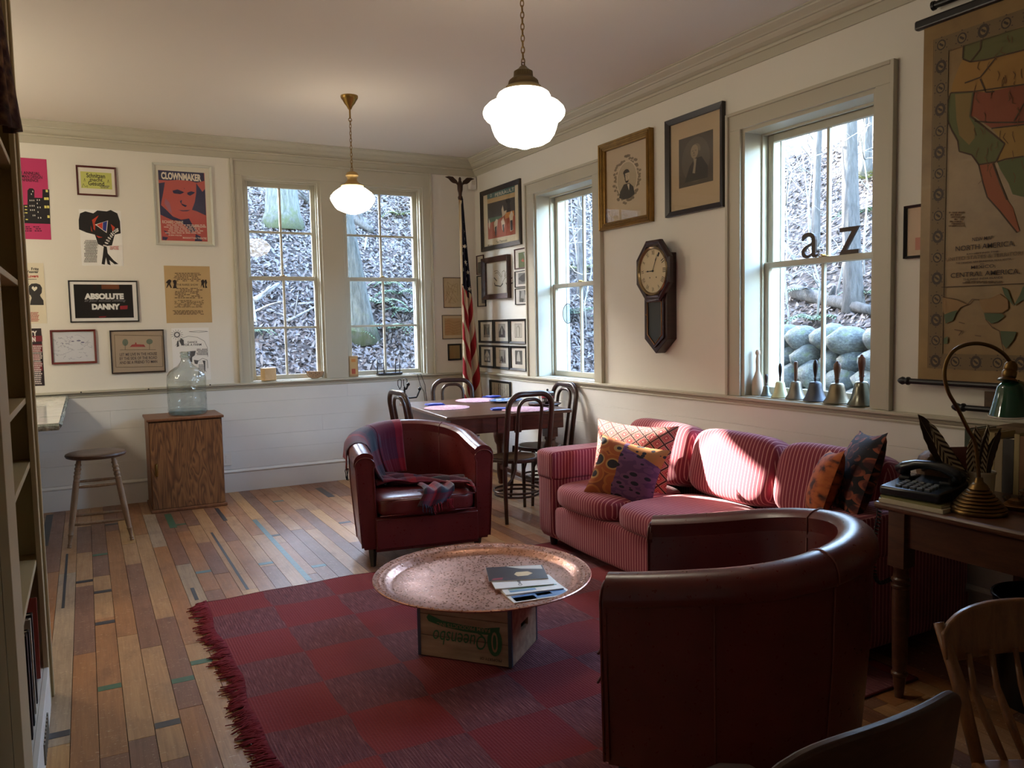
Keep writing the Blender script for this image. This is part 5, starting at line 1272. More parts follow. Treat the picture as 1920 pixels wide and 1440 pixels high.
for x, y in ((.072, -.072), (.072, -DL+.075), (DW-.075, -.072), (DW-.075, -DL+.075)):
    T = TR(x, y, 0); g = MB(); g.box((-.033, -.033, DZ-.245), (.033, .033, DZ-.029), T=T)
    g.lathe([(.015, 0), (.022, .06), (.024, .085), (.030, .09), (.030, .098), (.024, .104), (.026, .13), (.030, .30), (.031, .40), (.029, .425), (.034, .432), (.034, .440), (.029, .444), (.029, .452), (.034, .456), (.034, .464), (.028, .470), (.026, .50), (.033, DZ-.245)], 20, T=T); g.build('leg', M_DESK, dk, smooth=.6)
# phone on magazines
mg = []
def slab(name, label, cat, loc, rot, w, h, t, cover, page=(214, 204, 178), group=None):
    o = thing(name, label, cat, loc, rot, group)
    MB().box((-w/2+.002, -h/2+.002, .001), (w/2-.002, h/2-.002, t-.001)).build('pages', mat('paper_edge', page, .9), o)
    c_ = mat(name+'_cover', cover, .4); m = MB(); m.box((-w/2, -h/2, 0), (w/2, h/2, .001)); m.box((-w/2, -h/2, t-.001), (w/2, h/2, t)); m.box((-w/2, -h/2, .001), (-w/2+.0015, h/2, t-.001)); m.build('cover', c_, o); return o
pc = (-.85, -5.575)
slab('magazine', 'thick pale magazine lying at the desk corner under the telephone', 'magazine', (pc[0]-.02, pc[1]-.02, DZ+.0004), .06, .21, .245, .014, (206, 196, 168), group='magazines under the telephone')
slab('magazine', 'magazine with a green and orange cover directly beneath the telephone', 'magazine', (pc[0]-.01, pc[1]-.015, DZ+.0149), .02, .205, .24, .009, (120, 116, 72), group='magazines under the telephone')
PZ0 = DZ+.0245
M_PHONE = mat('black_phone_plastic', (24, 28, 32), .22)
ph = thing('telephone', 'black push-button desk telephone with handset on the magazines', 'telephone', (-.855, -5.572, PZ0), .08)
def slope(x): return .055-.022*((x+.10)/.2)
m = MB(); vs = [(-.10, -.115, 0), (.10, -.115, 0), (.10, .115, 0), (-.10, .115, 0), (-.10, -.115, .034), (.10, -.115, .062), (.10, .115, .062), (-.10, .115, .034)]
m.add(vs, [(0, 3, 2, 1), (4, 5, 6, 7), (0, 1, 5, 4), (1, 2, 6, 5), (2, 3, 7, 6), (3, 0, 4, 7)]); m.build('body', M_PHONE, ph, bevel=.008, bseg=3, smooth=.7)
MB().box((.0, -.10, .046), (.085, -.055, .064)).build('cradle', M_PHONE, ph, bevel=.006); MB().box((.0, .055, .046), (.085, .10, .064)).build('cradle', M_PHONE, ph, bevel=.006)
hs = MB().ring([(.045, -.125, .078), (.045, -.10, .092), (.045, -.05, .108), (.045, 0, .112), (.045, .05, .108), (.045, .10, .092), (.045, .125, .078)], [.019, .021, .018, .017, .018, .021, .019], 14, flat=1.25).build('handset', M_PHONE, ph, smooth=True)
for s in (-1, 1): MB().lathe([(.021, 0), (.025, .006), (.024, .022), (.016, .03)], 16, T=TR(.045, s*.105, .062)).build('ear_cup', M_PHONE, hs, smooth=.7)
M_KEY = mat('grey_keys', (92, 98, 104), .35)
for i in range(4):
    for j in range(5):
        x = -.075+.020*i; z = .034+.14*(x+.10)+.004
        MB().box((x-.007, -.06+.028*j-.010, z-.006), (x+.007, -.06+.028*j+.010, z+.004)).build('key', M_KEY, ph, bevel=.002, bseg=1)
# coiled cord hanging over the sofa arm
pts = []; N = 300
ctrl = [Vector((-.875, -5.432, DZ+.02)), Vector((-.90, -5.425, DZ-.02)), Vector((-.885, -5.405, DZ-.10)), Vector((-.86, -5.37, .56)), Vector((-.845, -5.36, .44)), Vector((-.82, -5.365, .385)), Vector((-.77, -5.385, .40))]
def cr_(t):
    s = t*(len(ctrl)-1); i = min(int(s), len(ctrl)-2); f = s-i; p0 = ctrl[max(i-1, 0)]; p1 = ctrl[i]; p2 = ctrl[i+1]; p3 = ctrl[min(i+2, len(ctrl)-1)]
    return .5*((2*p1)+(p2-p0)*f+(2*p0-5*p1+4*p2-p3)*f*f+(3*p1-p0-3*p2+p3)*f**3)
for k in range(N+1):
    t = k/N; c = cr_(t); a = 2*PI*34*t; pts.append((c.x+.010*math.cos(a), c.y+.006*math.sin(a), c.z+.004*math.sin(a)))
tag(MB().ring(pts, .0026, 5).build('coiled_wire', M_BLACK, None, smooth=True), 'coiled black telephone cord hanging between the desk and the sofa arm', 'cord')

# gooseneck lamp
p = PZ(1832, 968, DZ); lp = thing('gooseneck_lamp', 'brass gooseneck desk lamp with a green glass shade', 'lamp', (p.x+.055, p.y+.03, DZ+.0005))
LB = Vector((p.x+.055, p.y+.03, 0))
M_LBR = mat('antique_brass', (120, 94, 56), .35, 1.0)
prof = [(0, 0), (.088, 0), (.092, .006), (.090, .014)]
for k in range(7): r = .086-.009*k; prof += [(r, .016+.011*k), (r+.003, .020+.011*k), (r-.001, .025+.011*k)]
prof += [(.028, .098), (.022, .104), (.018, .106), (.014, .112), (.012, .125), (0, .126)]
MB().lathe(prof, 40).build('base', M_LBR, lp, smooth=.9)
D = (FWD*Vector((1, 1, 0))).normalized(); S = Vector((RGT.x, RGT.y, 0)).normalized()
def px_to_plane(u, v):
    d = ray(u, v); n_ = D; t = (LB-CAM).dot(n_)/d.dot(n_); return CAM+d*t
neck = [LB+Vector((0, 0, DZ+.12))]+[px_to_plane(u, v) for u, v in ((1834, 880), (1828, 830), (1815, 805), (1795, 765), (1778, 735), (1771, 705), (1774, 680), (1786, 660), (1806, 648), (1832, 644), (1860, 650), (1882, 664), (1896, 682))]
neck = [q-Vector((LB.x, LB.y, DZ+.0005)) for q in neck]
def spline(P, n=6):
    out = []
    for i in range(len(P)-1):
        p0, p1, p2, p3 = P[max(i-1, 0)], P[i], P[i+1], P[min(i+2, len(P)-1)]
        for k in range(n):
            f = k/n; out.append(.5*((2*p1)+(p2-p0)*f+(2*p0-5*p1+4*p2-p3)*f*f+(3*p1-p0-3*p2+p3)*f**3))
    return out+[P[-1]]
neck = spline(neck)
MB().ring(neck, .0068, 10).build('gooseneck', M_LBR, lp, smooth=True)
e = neck[-1]; T = Matrix.Translation(e) @ RZ(-.0) @ RY(.28)
MB().lathe([(.012, .008), (.020, -.002), (.022, -.02), (.019, -.024), (.023, -.028), (.023, -.045), (.020, -.05), (.030, -.056), (.033, -.062), (.010, -.062)], 20, T=T).build('socket', M_LBR, lp, smooth=.8)
n = NT('green_cased_glass', .08); n.b.inputs['Base Color'].default_value = lin((22, 74, 52)); n.b.inputs['Coat Weight'].default_value = .6
T2 = Matrix.Translation(e) @ RY(-.12) @ SCL(.72, .72, 1.0) @ TR(0, 0, .0)
sh = MB().lathe([(.032, -.060), (.050, -.066), (.064, -.078), (.092, -.150), (.104, -.176), (.106, -.180), (.100, -.178), (.060, -.082), (.03, -.068)], 36, T=T2, cap=False).build('glass_shade', n.m, lp, smooth=True)
MB().lathe([(.107, -.176), (.108, -.180), (.1055, -.183), (.101, -.180)], 36, T=T2, cap=False).build('white_rim', M_WHITEPL, sh, smooth=True)

# feathers in a pot
p = Vector((-.60, -5.635, DZ)); pot = thing('feather_pot', 'cream pot holding long barred feathers behind the desk lamp', 'pot', (p.x, p.y, DZ+.0005))
MB().lathe([(0, 0), (.035, 0), (.042, .01), (.046, .06), (.047, .09), (.05, .095), (.049, .102), (.043, .10), (.041, .02), (0, .012)], 28).build('pot_body', mat('cream_glaze', (206, 198, 172), .3), pot, smooth=.8)
n = NT('barred_feather', .8); u_, v_, _ = n.xyz(n.tc.outputs['UV']); br = n.math('SINE', n.math('ADD', n.math('MULTIPLY', v_, 62), n.math('MULTIPLY', n.math('ABSOLUTE', n.math('SUBTRACT', u_, .5)), 7)))
n.color(n.mix(n.step(br, -.2, .3), (206, 190, 156), (72, 54, 40))); M_FEA = n.m
M_FEB = mat('dark_brown_feather', (58, 40, 30), .8, var=(20, .3)); M_QUILL = mat('quill', (196, 180, 146), .6)
def feather(label, base, tipv, w, m, sd, nn=16):
    rd = random.Random(sd); A = Vector(base); B = Vector(tipv); ax = (B-A); L = ax.length; ax.normalize(); sid = ax.cross(Vector((D.x, D.y, 0))).normalized(); t = thing('feather', label, 'feather', A, 0, 'feathers in the cream pot')
    bow = sid*.02
    def f(u, v):
        q = .18+.82*v; wd = w*(math.sin(PI*min(1, .10+.86*v))**.6)*(1+.05*math.sin(v*40+sd)); c = ax*L*q+bow*math.sin(q*PI)
        return tuple(c+sid*(u-.5)*2*wd+Vector((D.x, D.y, 0))*(-.010*abs(u-.5))+ax*(abs(u-.5)*-.04))
    MB().grid(f, 6, 22).build('vane', m, t, smooth=True, solid=.0012)
    MB().ring([tuple(ax*L*k/10+bow*math.sin(k/10*PI)) for k in range(11)], [.0026-.0002*k for k in range(11)], 6).build('shaft', M_QUILL, t, smooth=True)
b = (p.x, p.y, DZ+.03)
def fpx(u, v, off=0):
    d = ray(u, v); P0 = Vector((p.x, p.y, 0)); t = (P0-CAM).dot(D)/d.dot(D); return CAM+d*t+D*off
feather('long barred feather leaning far left over the telephone', (b[0]-.012, b[1]+.01, b[2]), fpx(1742, 792), .026, M_FEA, 1)
feather('dark brown tufted feather behind the left-leaning barred one', (b[0]-.01, b[1]+.012, b[2]), fpx(1728, 778, .03), .036, M_FEB, 2)
feather('broad barred feather standing upright beside the lamp neck', (b[0], b[1], b[2]), fpx(1832, 798, .01), .030, M_FEA, 3)
feather('barred feather leaning right under the green shade', (b[0]+.008, b[1]-.01, b[2]), fpx(1858, 795, .02), .018, M_FEA, 4)
feather('smooth dark feather curving right behind the pot', (b[0]+.012, b[1]-.01, b[2]), fpx(1884, 805, .03), .022, M_FEB, 5)
feather('thin dark feather between the barred feathers', (b[0]+.004, b[1]+.004, b[2]), fpx(1848, 800, -.01), .007, M_FEB, 6)

# relief plaque of a head in profile, glass dish, wooden plate
n = NT('brown_clay', .7); f = n.noise(n.tc.outputs['Object'], 30, 4); n.color(n.ramp(f, [(.3, (92, 66, 44)), (.7, (132, 100, 68))])); n.bump(f, .6, .01)
P0 = Vector((-.70, -5.515, DZ+.0005)); pq = thing('portrait_bust', 'small brown clay head in profile standing on the desk behind the telephone', 'sculpture', P0, math.atan2(-RGT.y, -RGT.x)+PI)
prof = [(-.045, 0), (.03, 0), (.035, .012), (.020, .030), (.024, .044), (.040, .046), (.046, .056), (.043, .064), (.050, .068), (.046, .078), (.060, .086), (.058, .094), (.046, .104), (.050, .118), (.048, .140), (.034, .160), (.008, .172), (-.026, .168), (-.050, .150), (-.062, .118), (-.058, .084), (-.048, .056), (-.05, .03)]
o = MB().prism([(x, z) for x, z in prof], -.035, .035, T=RX(PI/2)).build('head', n.m, pq, bevel=.022, bseg=4, smooth=True)
m = MB(); rd = random.Random(2)
for k in range(26): a = rd.uniform(.9, 3.3); m.sphere((-.012+.05*math.cos(a)*rd.uniform(.5, 1), -.03, .115+.05*math.sin(a)*rd.uniform(.4, 1)), .013, 8, sz=(1, .7, 1))
m.build('curls', n.m, pq, smooth=True)
gd = thing('glass_dish', 'small clear glass dish on the desk behind the lamp base', 'dish', (-.62, -5.80, DZ+.0005))
MB().lathe([(0, .004), (.045, 0), (.055, .004), (.062, .02), (.064, .026), (.060, .026), (.052, .010), (0, .008)], 30).build('bowl', glass_mat('dish_glass', (214, 210, 196), 2.0), gd, smooth=.8)
MB().lathe([(0, .008), (.012, .010), (.016, .03), (.010, .045), (.014, .055), (0, .064)], 18).build('stopper', glass_mat('stopper_glass', (214, 210, 196), 2.0), gd, smooth=.8)
p = PZ(1925, 958, DZ); wp = thing('wooden_dish', 'shallow square wooden dish at the right edge of the desk', 'dish', (p.x+.05, p.y, DZ+.0005), .3)
m = MB(); q0 = [(x*.07, y*.07) for x, y in ((-1, -.8), (-.8, -1), (.8, -1), (1, -.8), (1, .8), (.8, 1), (-.8, 1), (-1, .8))]
vs = []; lv = [(1.0, 0), (1.28, .016), (1.24, .017), (.98, .005)]
for s_, z in lv: vs += [(x*s_, y*s_, z) for x, y in q0]
fs = [(i*8+k, i*8+(k+1) % 8, (i+1)*8+(k+1) % 8, (i+1)*8+k) for i in range(3) for k in range(8)]+[tuple(range(7, -1, -1)), tuple(24+k for k in range(8))]
m.add(vs, fs).build('dish_body', wood('honey_wood', (126, 84, 46), (168, 120, 70), .4), wp, smooth=.5)
# row of old books along the wall
rd = random.Random(17); y = -5.475
COLS = [('green cloth', (52, 62, 46)), ('dark brown leather', (46, 30, 22)), ('tan leather', (126, 88, 54)), ('buff paper', (150, 130, 98)), ('black cloth', (26, 24, 24)), ('reddish-brown leather', (92, 44, 28)), ('grey cloth', (66, 60, 54)), ('rust leather', (128, 70, 38)), ('olive cloth', (84, 78, 50)), ('pale yellow cloth', (158, 138, 92))]
ORD = ['first', 'second', 'third', 'fourth', 'fifth', 'sixth', 'seventh', 'eighth', 'ninth', 'tenth', 'eleventh', 'twelfth', 'thirteenth', 'fourteenth', 'fifteenth', 'sixteenth', 'seventeenth', 'eighteenth', 'nineteenth', 'twentieth', 'twenty-first', 'twenty-second', 'twenty-third', 'twenty-fourth', 'twenty-fifth', 'twenty-sixth', 'twenty-seventh', 'twenty-eighth', 'twenty-ninth', 'thirtieth', 'thirty-first', 'thirty-second', 'thirty-third', 'thirty-fourth']
WH = ['nearest the clay head', 'behind the feathers', 'behind the lamp neck', 'below the rolled map', 'beside the green lampshade', 'at the right end of the desk row']
k = 0
while y > -6.2:
    w_ = rd.uniform(.018, .042); cn, cc = COLS[(k*3+k//4) % 10]; h_ = rd.uniform(.19, .245)+(.03 if k > 8 else 0); dd = rd.uniform(.13, .165)
    wh = WH[min(5, int((-y-5.475)/.13))]; sz = ['thin', 'medium-thick', 'thick'][0 if w_ < .025 else 1 if w_ < .034 else 2]
    book('%s %s book standing %s from the left in the desk row' % (sz, cn, ORD[k]), (-.455, y-w_/2, DZ+.0005), w_, dd, h_, cc, rot=PI, group='old books standing on the desk')
    y -= w_+.0015; k += 1
# stacked papers / books behind the clay head
for i, (t_, c_) in enumerate((((.032), (140, 116, 84)), (.026, (96, 76, 54)), (.034, (158, 138, 104)), (.03, (112, 92, 68)))):
    pass
zz = DZ+.0005
for i, (t_, c_, lb) in enumerate(((.05, (104, 80, 56), 'thick brown book at the bottom of the flat pile by the wall'), (.05, (128, 104, 74), 'worn tan book second in the flat pile by the wall'), (.045, (90, 70, 50), 'dark tan book third in the flat pile by the wall'), (.045, (146, 124, 92), 'pale buff book fourth in the flat pile by the wall'), (.04, (118, 96, 70), 'small brown book on top of the flat pile by the wall'))):
    slab('book', lb, 'book', (-.17, -5.545+.004*i, zz), .05*((-1)**i), .19-.012*i, .14-.008*i, t_, c_, (186, 168, 130), 'old books piled flat on the desk'); zz += t_+.0004
slab('book', 'red-edged notebook standing behind the clay head', 'book', (-.60, -5.53, DZ+.0005+.09), (PI/2, 0, math.atan2(-RGT.y, -RGT.x)+PI), .12, .18, .012, (112, 60, 48), (150, 140, 116))

# ------------------------------------------------------------------ waste bin and wooden chairs near the camera
bn = thing('waste_bin', 'black waste bin in the shadow under the desk', 'bin', (-.52, -5.83, 0))
MB().lathe([(0, .004), (.13, 0), (.135, .01), (.165, .40), (.171, .405), (.171, .412), (.163, .412), (.130, .02), (0, .016)], 36).build('bin_body', mat('black_bin', (14, 14, 15), .3), bn, smooth=.8)
MB().ring([(.168*math.cos(a), .168*math.sin(a), .411) for a in [2*PI*k/40 for k in range(40)]], .0035, 6, closed=True).build('rim', mat('bin_rim', (40, 40, 42), .25), bn, smooth=True)
M_CH3 = wood('honey_brown_chair_wood', (112, 72, 40), (150, 100, 60), .35, (6, 6, 1.2), 5, .2); M_CH4 = wood('dark_walnut_chair', (58, 36, 26), (84, 56, 42), .38, (1.5, 6, 6), 5)
def spindle_chair(label, loc, rz, m, crest_h=.13, top=.80, nsp=6, w=.22, plain=False):
    """seat runs towards -y from the back on y=0"""
    t = thing('wooden_chair', label, 'chair', loc, rz)
    def bow(x): return .055*(1-(x/w)**2)
    lean = .20
    # seat
    pl = [(-.20, -.02), (.20, -.02), (.215, -.20), (.205, -.37), (.15, -.41), (-.15, -.41), (-.205, -.37), (-.215, -.20)]
    MB().prism(pl, .425, .452).build('seat', m, t, bevel=.010, bseg=3, smooth=.8)
    # crest rail, bent
    vs = []; nn = 20
    for i in range(nn+1):
        x = -w+2*w*i/nn; y = bow(x)+lean*(top-.45); q = 1-abs(x/w)**6; arch = .022*(1-(x/w)**2)
        z1 = top+arch-.035*(1-q)*1.0; z0 = top-crest_h+.012*(1-(x/w)**2)+.02*(1-q)
        vs += [(x, y-.011, z0), (x, y+.011-.004, z0), (x, y+.011+.012, z1), (x, y-.009+.012, z1)]
    fs = [(i*4+a, i*4+(a+1) % 4, (i+1)*4+(a+1) % 4, (i+1)*4+a) for i in range(nn) for a in range(4)]+[(3, 2, 1, 0), (nn*4, nn*4+1, nn*4+2, nn*4+3)]
    MB().add(vs, fs).build('crest_rail', m, t, bevel=.006, bseg=3, smooth=.9)
    for s in (-1, 1):
        x = s*(w-.018); yt = bow(x)+lean*(top-.45)+.020
        if plain: MB().ring([(s*.185, -.03, .44), (s*.19, yt*.45, .56), (s*.19, bow(.19)+lean*(top-crest_h-.45), top-crest_h+.03)], [.014, .015, .009], 10).build('post', m, t, smooth=True); continue
        MB().ring([(s*.185, -.03, .44), (s*.195, yt*.45, .60), (s*(w-.004), yt+.004, top-.02)], [.014, .016, .012], 10).build('post', m, t, smooth=True)
    for k in range(nsp):
        x = -w*.72+1.44*w*k/(nsp-1); yt = bow(x)+lean*(top-crest_h-.45)
        MB().ring([(x*.78, -.035+.02*(1-(x/w)**2), .448), (x*.88, yt*.35, .52), (x*.97, yt*.75, top-crest_h-.05), (x, yt+.002, top-crest_h+.03)], [.007, .011, .0075, .006], 10).build('spindle', m, t, smooth=True)
    for sx in (-1, 1):
        for sy, y0, y1 in ((0, -.06, -.0), (1, -.36, -.39)):
            MB().ring([(sx*.205, y1, 0), (sx*.19, (y0+y1)/2, .2), (sx*.165, y0, .43)], [.012, .018, .014], 12).build('leg', m, t, smooth=True)
        MB().ring([(sx*.193, -.01, .17), (sx*.195, -.19, .17), (sx*.193, -.375, .17)], [.008, .012, .008], 8).build('stretcher', m, t, smooth=True)
    MB().ring([(-.19, -.19, .17), (0, -.19, .17), (.19, -.19, .17)], [.008, .012, .008], 8).build('stretcher', m, t, smooth=True)
    return t

spindle_chair('light brown spindle-back chair at the right edge of the picture', (-1.69, -6.47, 0), -.489, M_CH3, .115, .745, 6)
spindle_chair('dark walnut chair whose curved crest rail fills the bottom right corner', (-2.51, -6.53, 0), PI+.02, M_CH4, .17, .815, 5, .235, True)
# ------------------------------------------------------------------ pictures and posters (shapes given in photo pixels, put on the wall plane)
def Kc(ox, oy, s): return lambda x, y: (ox+x/s, oy+y/s)
class Art:
    def __init__(s, wall, name, label, cat, tl, br, depth=.018, group=None, out=0.0008, tilt=0, K=None):
        s.wall = wall; off = -(out+depth)
        s.K = K
        if K: tl, br = K(*tl), K(*br)
        P = (PB if wall == 'B' else PR)
        a, b = P(tl[0], tl[1], off), P(br[0], br[1], off)
        s.off = off; c = (a+b)/2
        if wall == 'B': s.w = abs(b.x-a.x); s.o = Vector((c.x, -out, c.z)); rot = (PI/2, 0, 0)
        else: s.w = abs(b.y-a.y); s.o = Vector((-out, c.y, c.z)); rot = (PI/2, 0, -PI/2)
        s.h = abs(a.z-b.z); s.d = depth
        s.root = thing(name, label, cat, s.o, rot, group); s.z = 0
    def L(s, u, v):
        if s.K: u, v = s.K(u, v)
        p = (PB if s.wall == 'B' else PR)(u, v, s.off)
        return (p.x-s.o.x, p.z-s.o.z) if s.wall == 'B' else (-(p.y-s.o.y), p.z-s.o.z)
    def sheet(s, m, name='paper', t=.0012):
        MB().box((-s.w/2, -s.h/2, 0), (s.w/2, s.h/2, t)).build(name, m, s.root); s.z = t
        return s
    def frame(s, fw, m, back=(236, 230, 214), fd=None, step=True, glass=True):
        w, h, d = s.w/2, s.h/2, fd or s.d; i, j = w-fw, h-fw; mb = MB()
        O = [(-w, -h), (w, -h), (w, h), (-w, h)]; I = [(-i, -j), (i, -j), (i, j), (-i, j)]
        zi = d*.55 if step else d
        for k in range(4):
            l = (k+1) % 4; vs = [(*O[k], 0), (*O[l], 0), (*O[l], d), (*O[k], d), (*I[k], zi), (*I[l], zi), (*I[k], .002), (*I[l], .002)]
            mb.add(vs, [(0, 1, 2, 3), (3, 2, 5, 4), (4, 5, 7, 6)])
        fr = mb.build('frame', m, s.root, bevel=.0015, bseg=1)
        MB().box((-i, -j, .0005), (i, j, .003)).build('mount', mat('mount_board', back, .85), s.root); s.z = .003
        if glass: MB().add([(-i, -j, zi*.8), (i, -j, zi*.8), (i, j, zi*.8), (-i, j, zi*.8)], [(0, 1, 2, 3)]).build('glass', M_PGLASS, s.root)
        s.i, s.j = i, j
        return s
    def inner(s, pts, col, name='print', rough=.7):
        """pts in photo pixels"""
        return s.shapes(name, col, [pts], rough)
    def rect(s, x0, y0, x1, y1):
        a, b = s.L(x0, y0), s.L(x1, y1); return [(a[0], a[1]), (b[0], a[1]), (b[0], b[1]), (a[0], b[1])]
    def rects(s, name, col, lst, rough=.7):
        s.z += .0003; mb = MB()
        for r in lst: mb.flat(s.rect(*r), s.z)
        o = mb.build(name, mat('print_ink', col, rough), s.root)
        if len(lst) > 1: stuff(o)
        return s
    def shapes(s, name, col, polys, rough=.7):
        s.z += .0003; mb = MB()
        for p in polys: mb.flat([s.L(*q) for q in p], s.z)
        o = mb.build(name, col if not isinstance(col, tuple) else mat('print_ink', col, rough), s.root)
        if len(polys) > 1: stuff(o)
        return s
    def ellipses(s, name, col, lst, rough=.7):
        return s.shapes(name, col, [[(cx+rx*math.cos(2*PI*k/22), cy+ry*math.sin(2*PI*k/22)) for k in range(22)] for cx, cy, rx, ry in lst], rough)
    def texts(s, name, col, lst, bold=.012, shear=0):
        s.z += .0003; mb = MB()
        for t in lst:
            body, cx, cy, w, h = t[:5]; c = s.L(cx, cy); a, b = s.L(cx-w/2, cy), s.L(cx+w/2, cy); e, f = s.L(cx, cy-h/2), s.L(cx, cy+h/2)
            put_text(mb, body, c[0], c[1], w=abs(b[0]-a[0]), h=abs(e[1]-f[1]), z=s.z, bold=bold, shear=shear, ang=t[5] if len(t) > 5 and name == 'letter' else 0)
        stuff(mb.build(name, mat('lettering_ink', col, .7), s.root)); return s
    def lines(s, name, col, lst, wd=.0012):
        """polylines in pixels drawn as thin flat strokes"""
        s.z += .0003; mb = MB()
        for pl in lst:
            P = [s.L(*q) for q in pl]
            for (x0, y0), (x1, y1) in zip(P[:-1], P[1:]):
                l = math.hypot(x1-x0, y1-y0) or 1; nx_, ny_ = -(y1-y0)/l*wd, (x1-x0)/l*wd
                mb.flat([(x0+nx_, y0+ny_), (x0-nx_, y0-ny_), (x1-nx_, y1-ny_), (x1+nx_, y1+ny_)], s.z)
        stuff(mb.build(name, mat('line_ink', col, .7), s.root)); return s
    def greek(s, name, col, x0, y0, x1, y1, n, seed=0, fill=.75, rag=.5):
        """rows of illegible small print"""
        rd = random.Random(seed); L = []
        for k in range(n):
            y = y0+(y1-y0)*(k+.5)/n; hh_ = (y1-y0)/n*.38; x = x0+rd.uniform(0, rag)*(x1-x0)*.3
            while x < x1-(x1-x0)*rag*rd.uniform(0, .35):
                w = rd.uniform(.04, .12)*(x1-x0); e = min(x+w, x1); 
                if rd.random() < fill+.2: L.append((x, y-hh_/1, e, y+hh_*.6))
                x = e+(x1-x0)*.02
        return s.rects(name, col, L)
K4a = Kc(0, 200, 4); K4b = Kc(0, 460, 4)
GP = 'pictures on the far wall'
# pink skyline poster
A = Art('B', 'paper_poster', 'magenta conference poster with a black city skyline', 'poster', (60, 375), (385, 998), .002, GP, K=K4a).sheet(mat('magenta_paper', (196, 52, 104), .6))
A.shapes('skyline', (30, 26, 30), [[(60, 760), (60, 870), (378, 880), (368, 620), (318, 620), (318, 685), (258, 682), (258, 625), (245, 612), (220, 612), (206, 628), (206, 735), (155, 737), (150, 715), (120, 715), (120, 690), (85, 690), (85, 760)]])
rd = random.Random(1); W = []
for x, y in ((160, 745), (186, 745), (160, 768), (186, 768), (165, 792), (188, 792), (166, 818), (192, 842), (142, 720), (142, 800), (342, 622), (330, 680), (348, 680), (332, 742), (352, 742), (355, 815)): W.append((x, y, x+18, y+(8 if x < 320 else 20)))
A.rects('lit_windows', (230, 220, 120), W)
W = []
for x, y in ((242, 630), (232, 650), (222, 698), (236, 698), (250, 698), (222, 738), (238, 738), (252, 738), (226, 770), (240, 770), (254, 770), (245, 810), (258, 810), (276, 695), (292, 695), (276, 720), (280, 750), (298, 750), (282, 785), (284, 828), (302, 828)): W.append((x, y, x+7, y+11))
A.rects('lit_windows', (226, 224, 214), W)
A.texts('lettering', (40, 20, 34), [('TH ANNUAL', 214, 498, 175, 24), ('HUMAN DESIGN', 222, 525, 190, 24), ('CONFERENCE', 205, 550, 165, 22)], .016)
A.greek('small_print', (96, 24, 56), 130, 895, 320, 940, 3, 2)
# framed green card
A = Art('B', 'framed_card', 'small red-brown frame with a yellow-green gothic-lettered card', 'picture', (566, 436), (882, 676), .016, GP, K=K4a).frame(.014, mat('mahogany_frame', (84, 30, 26), .35))
A.rects('card', (206, 208, 110), [(602, 482, 842, 620)]).texts('lettering', (52, 46, 30), [('Schnitzen', 718, 516, 140, 34), ('macht', 722, 546, 95, 28), ('Gesund', 722, 574, 120, 34)], .02)
A.greek('small_print', (70, 70, 90), 745, 590, 825, 612, 2, 3); A.lines('drawing', (80, 78, 40), [[(615, 606), (625, 575), (640, 600), (655, 590), (655, 606)], [(630, 560), (634, 535), (640, 560)], [(806, 570), (812, 545), (818, 570)]], .0012)
# portrait poster in a pale frame
Kq = Kc(280, 300, 5.6)
A = Art('B', 'framed_poster', 'theatre poster of a salmon and navy face in a pale grey frame', 'poster', (28, 20), (690, 905), .022, GP, K=Kq).frame(.018, mat('pale_grey_frame', (206, 206, 192), .35), (222, 216, 196))
A.rects('poster_ground', (196, 92, 84), [(92, 100, 615, 855)])
A.shapes('dark_shapes', (52, 52, 86), [[(92, 102), (575, 132), (580, 215), (500, 235), (430, 215), (300, 205), (200, 212), (100, 205)], [(100, 240), (165, 230), (150, 330), (130, 430), (125, 470), (180, 520), (250, 590), (340, 625), (420, 610), (440, 650), (500, 740), (440, 760), (380, 690), (330, 640), (250, 630), (180, 600), (118, 570)],
    [(495, 240), (560, 330), (588, 300), (598, 580), (500, 535), (450, 520), (480, 440), (495, 340)]])
A.shapes('face_features', (56, 54, 90), [[(245, 318), (300, 305), (370, 335), (330, 355), (275, 350), (255, 345)], [(400, 340), (440, 325), (482, 335), (470, 350), (430, 372), (405, 360)], [(322, 430), (345, 415), (340, 455), (400, 475), (380, 492), (345, 470)], [(308, 520), (360, 526), (438, 520), (400, 536), (350, 536)], [(365, 288), (378, 300), (368, 302)], [(150, 735), (190, 750), (210, 780), (180, 775)], [(140, 800), (200, 810), (180, 840), (140, 835)], [(490, 775), (540, 800), (560, 850), (480, 850)]])
A.shapes('face_shade', (176, 112, 128), [[(170, 400), (215, 445), (240, 560), (200, 520), (160, 450)]])
A.texts('title_lettering', (238, 226, 206), [('CLOWNMAKER', 338, 172, 420, 76, -.055)], .045)
A.texts('lettering', (232, 214, 196), [('RICHARD CRANE', 248, 650, 220, 34, -.04), ('STEPHEN LANG', 520, 694, 150, 18, -.04), ('MANHATTAN THEATRE', 480, 818, 250, 20, -.03), ('ROBIN WRITER', 275, 788, 140, 16, -.03)], .02)
A.greek('small_print', (226, 196, 180), 140, 672, 600, 775, 5, 5, .9)
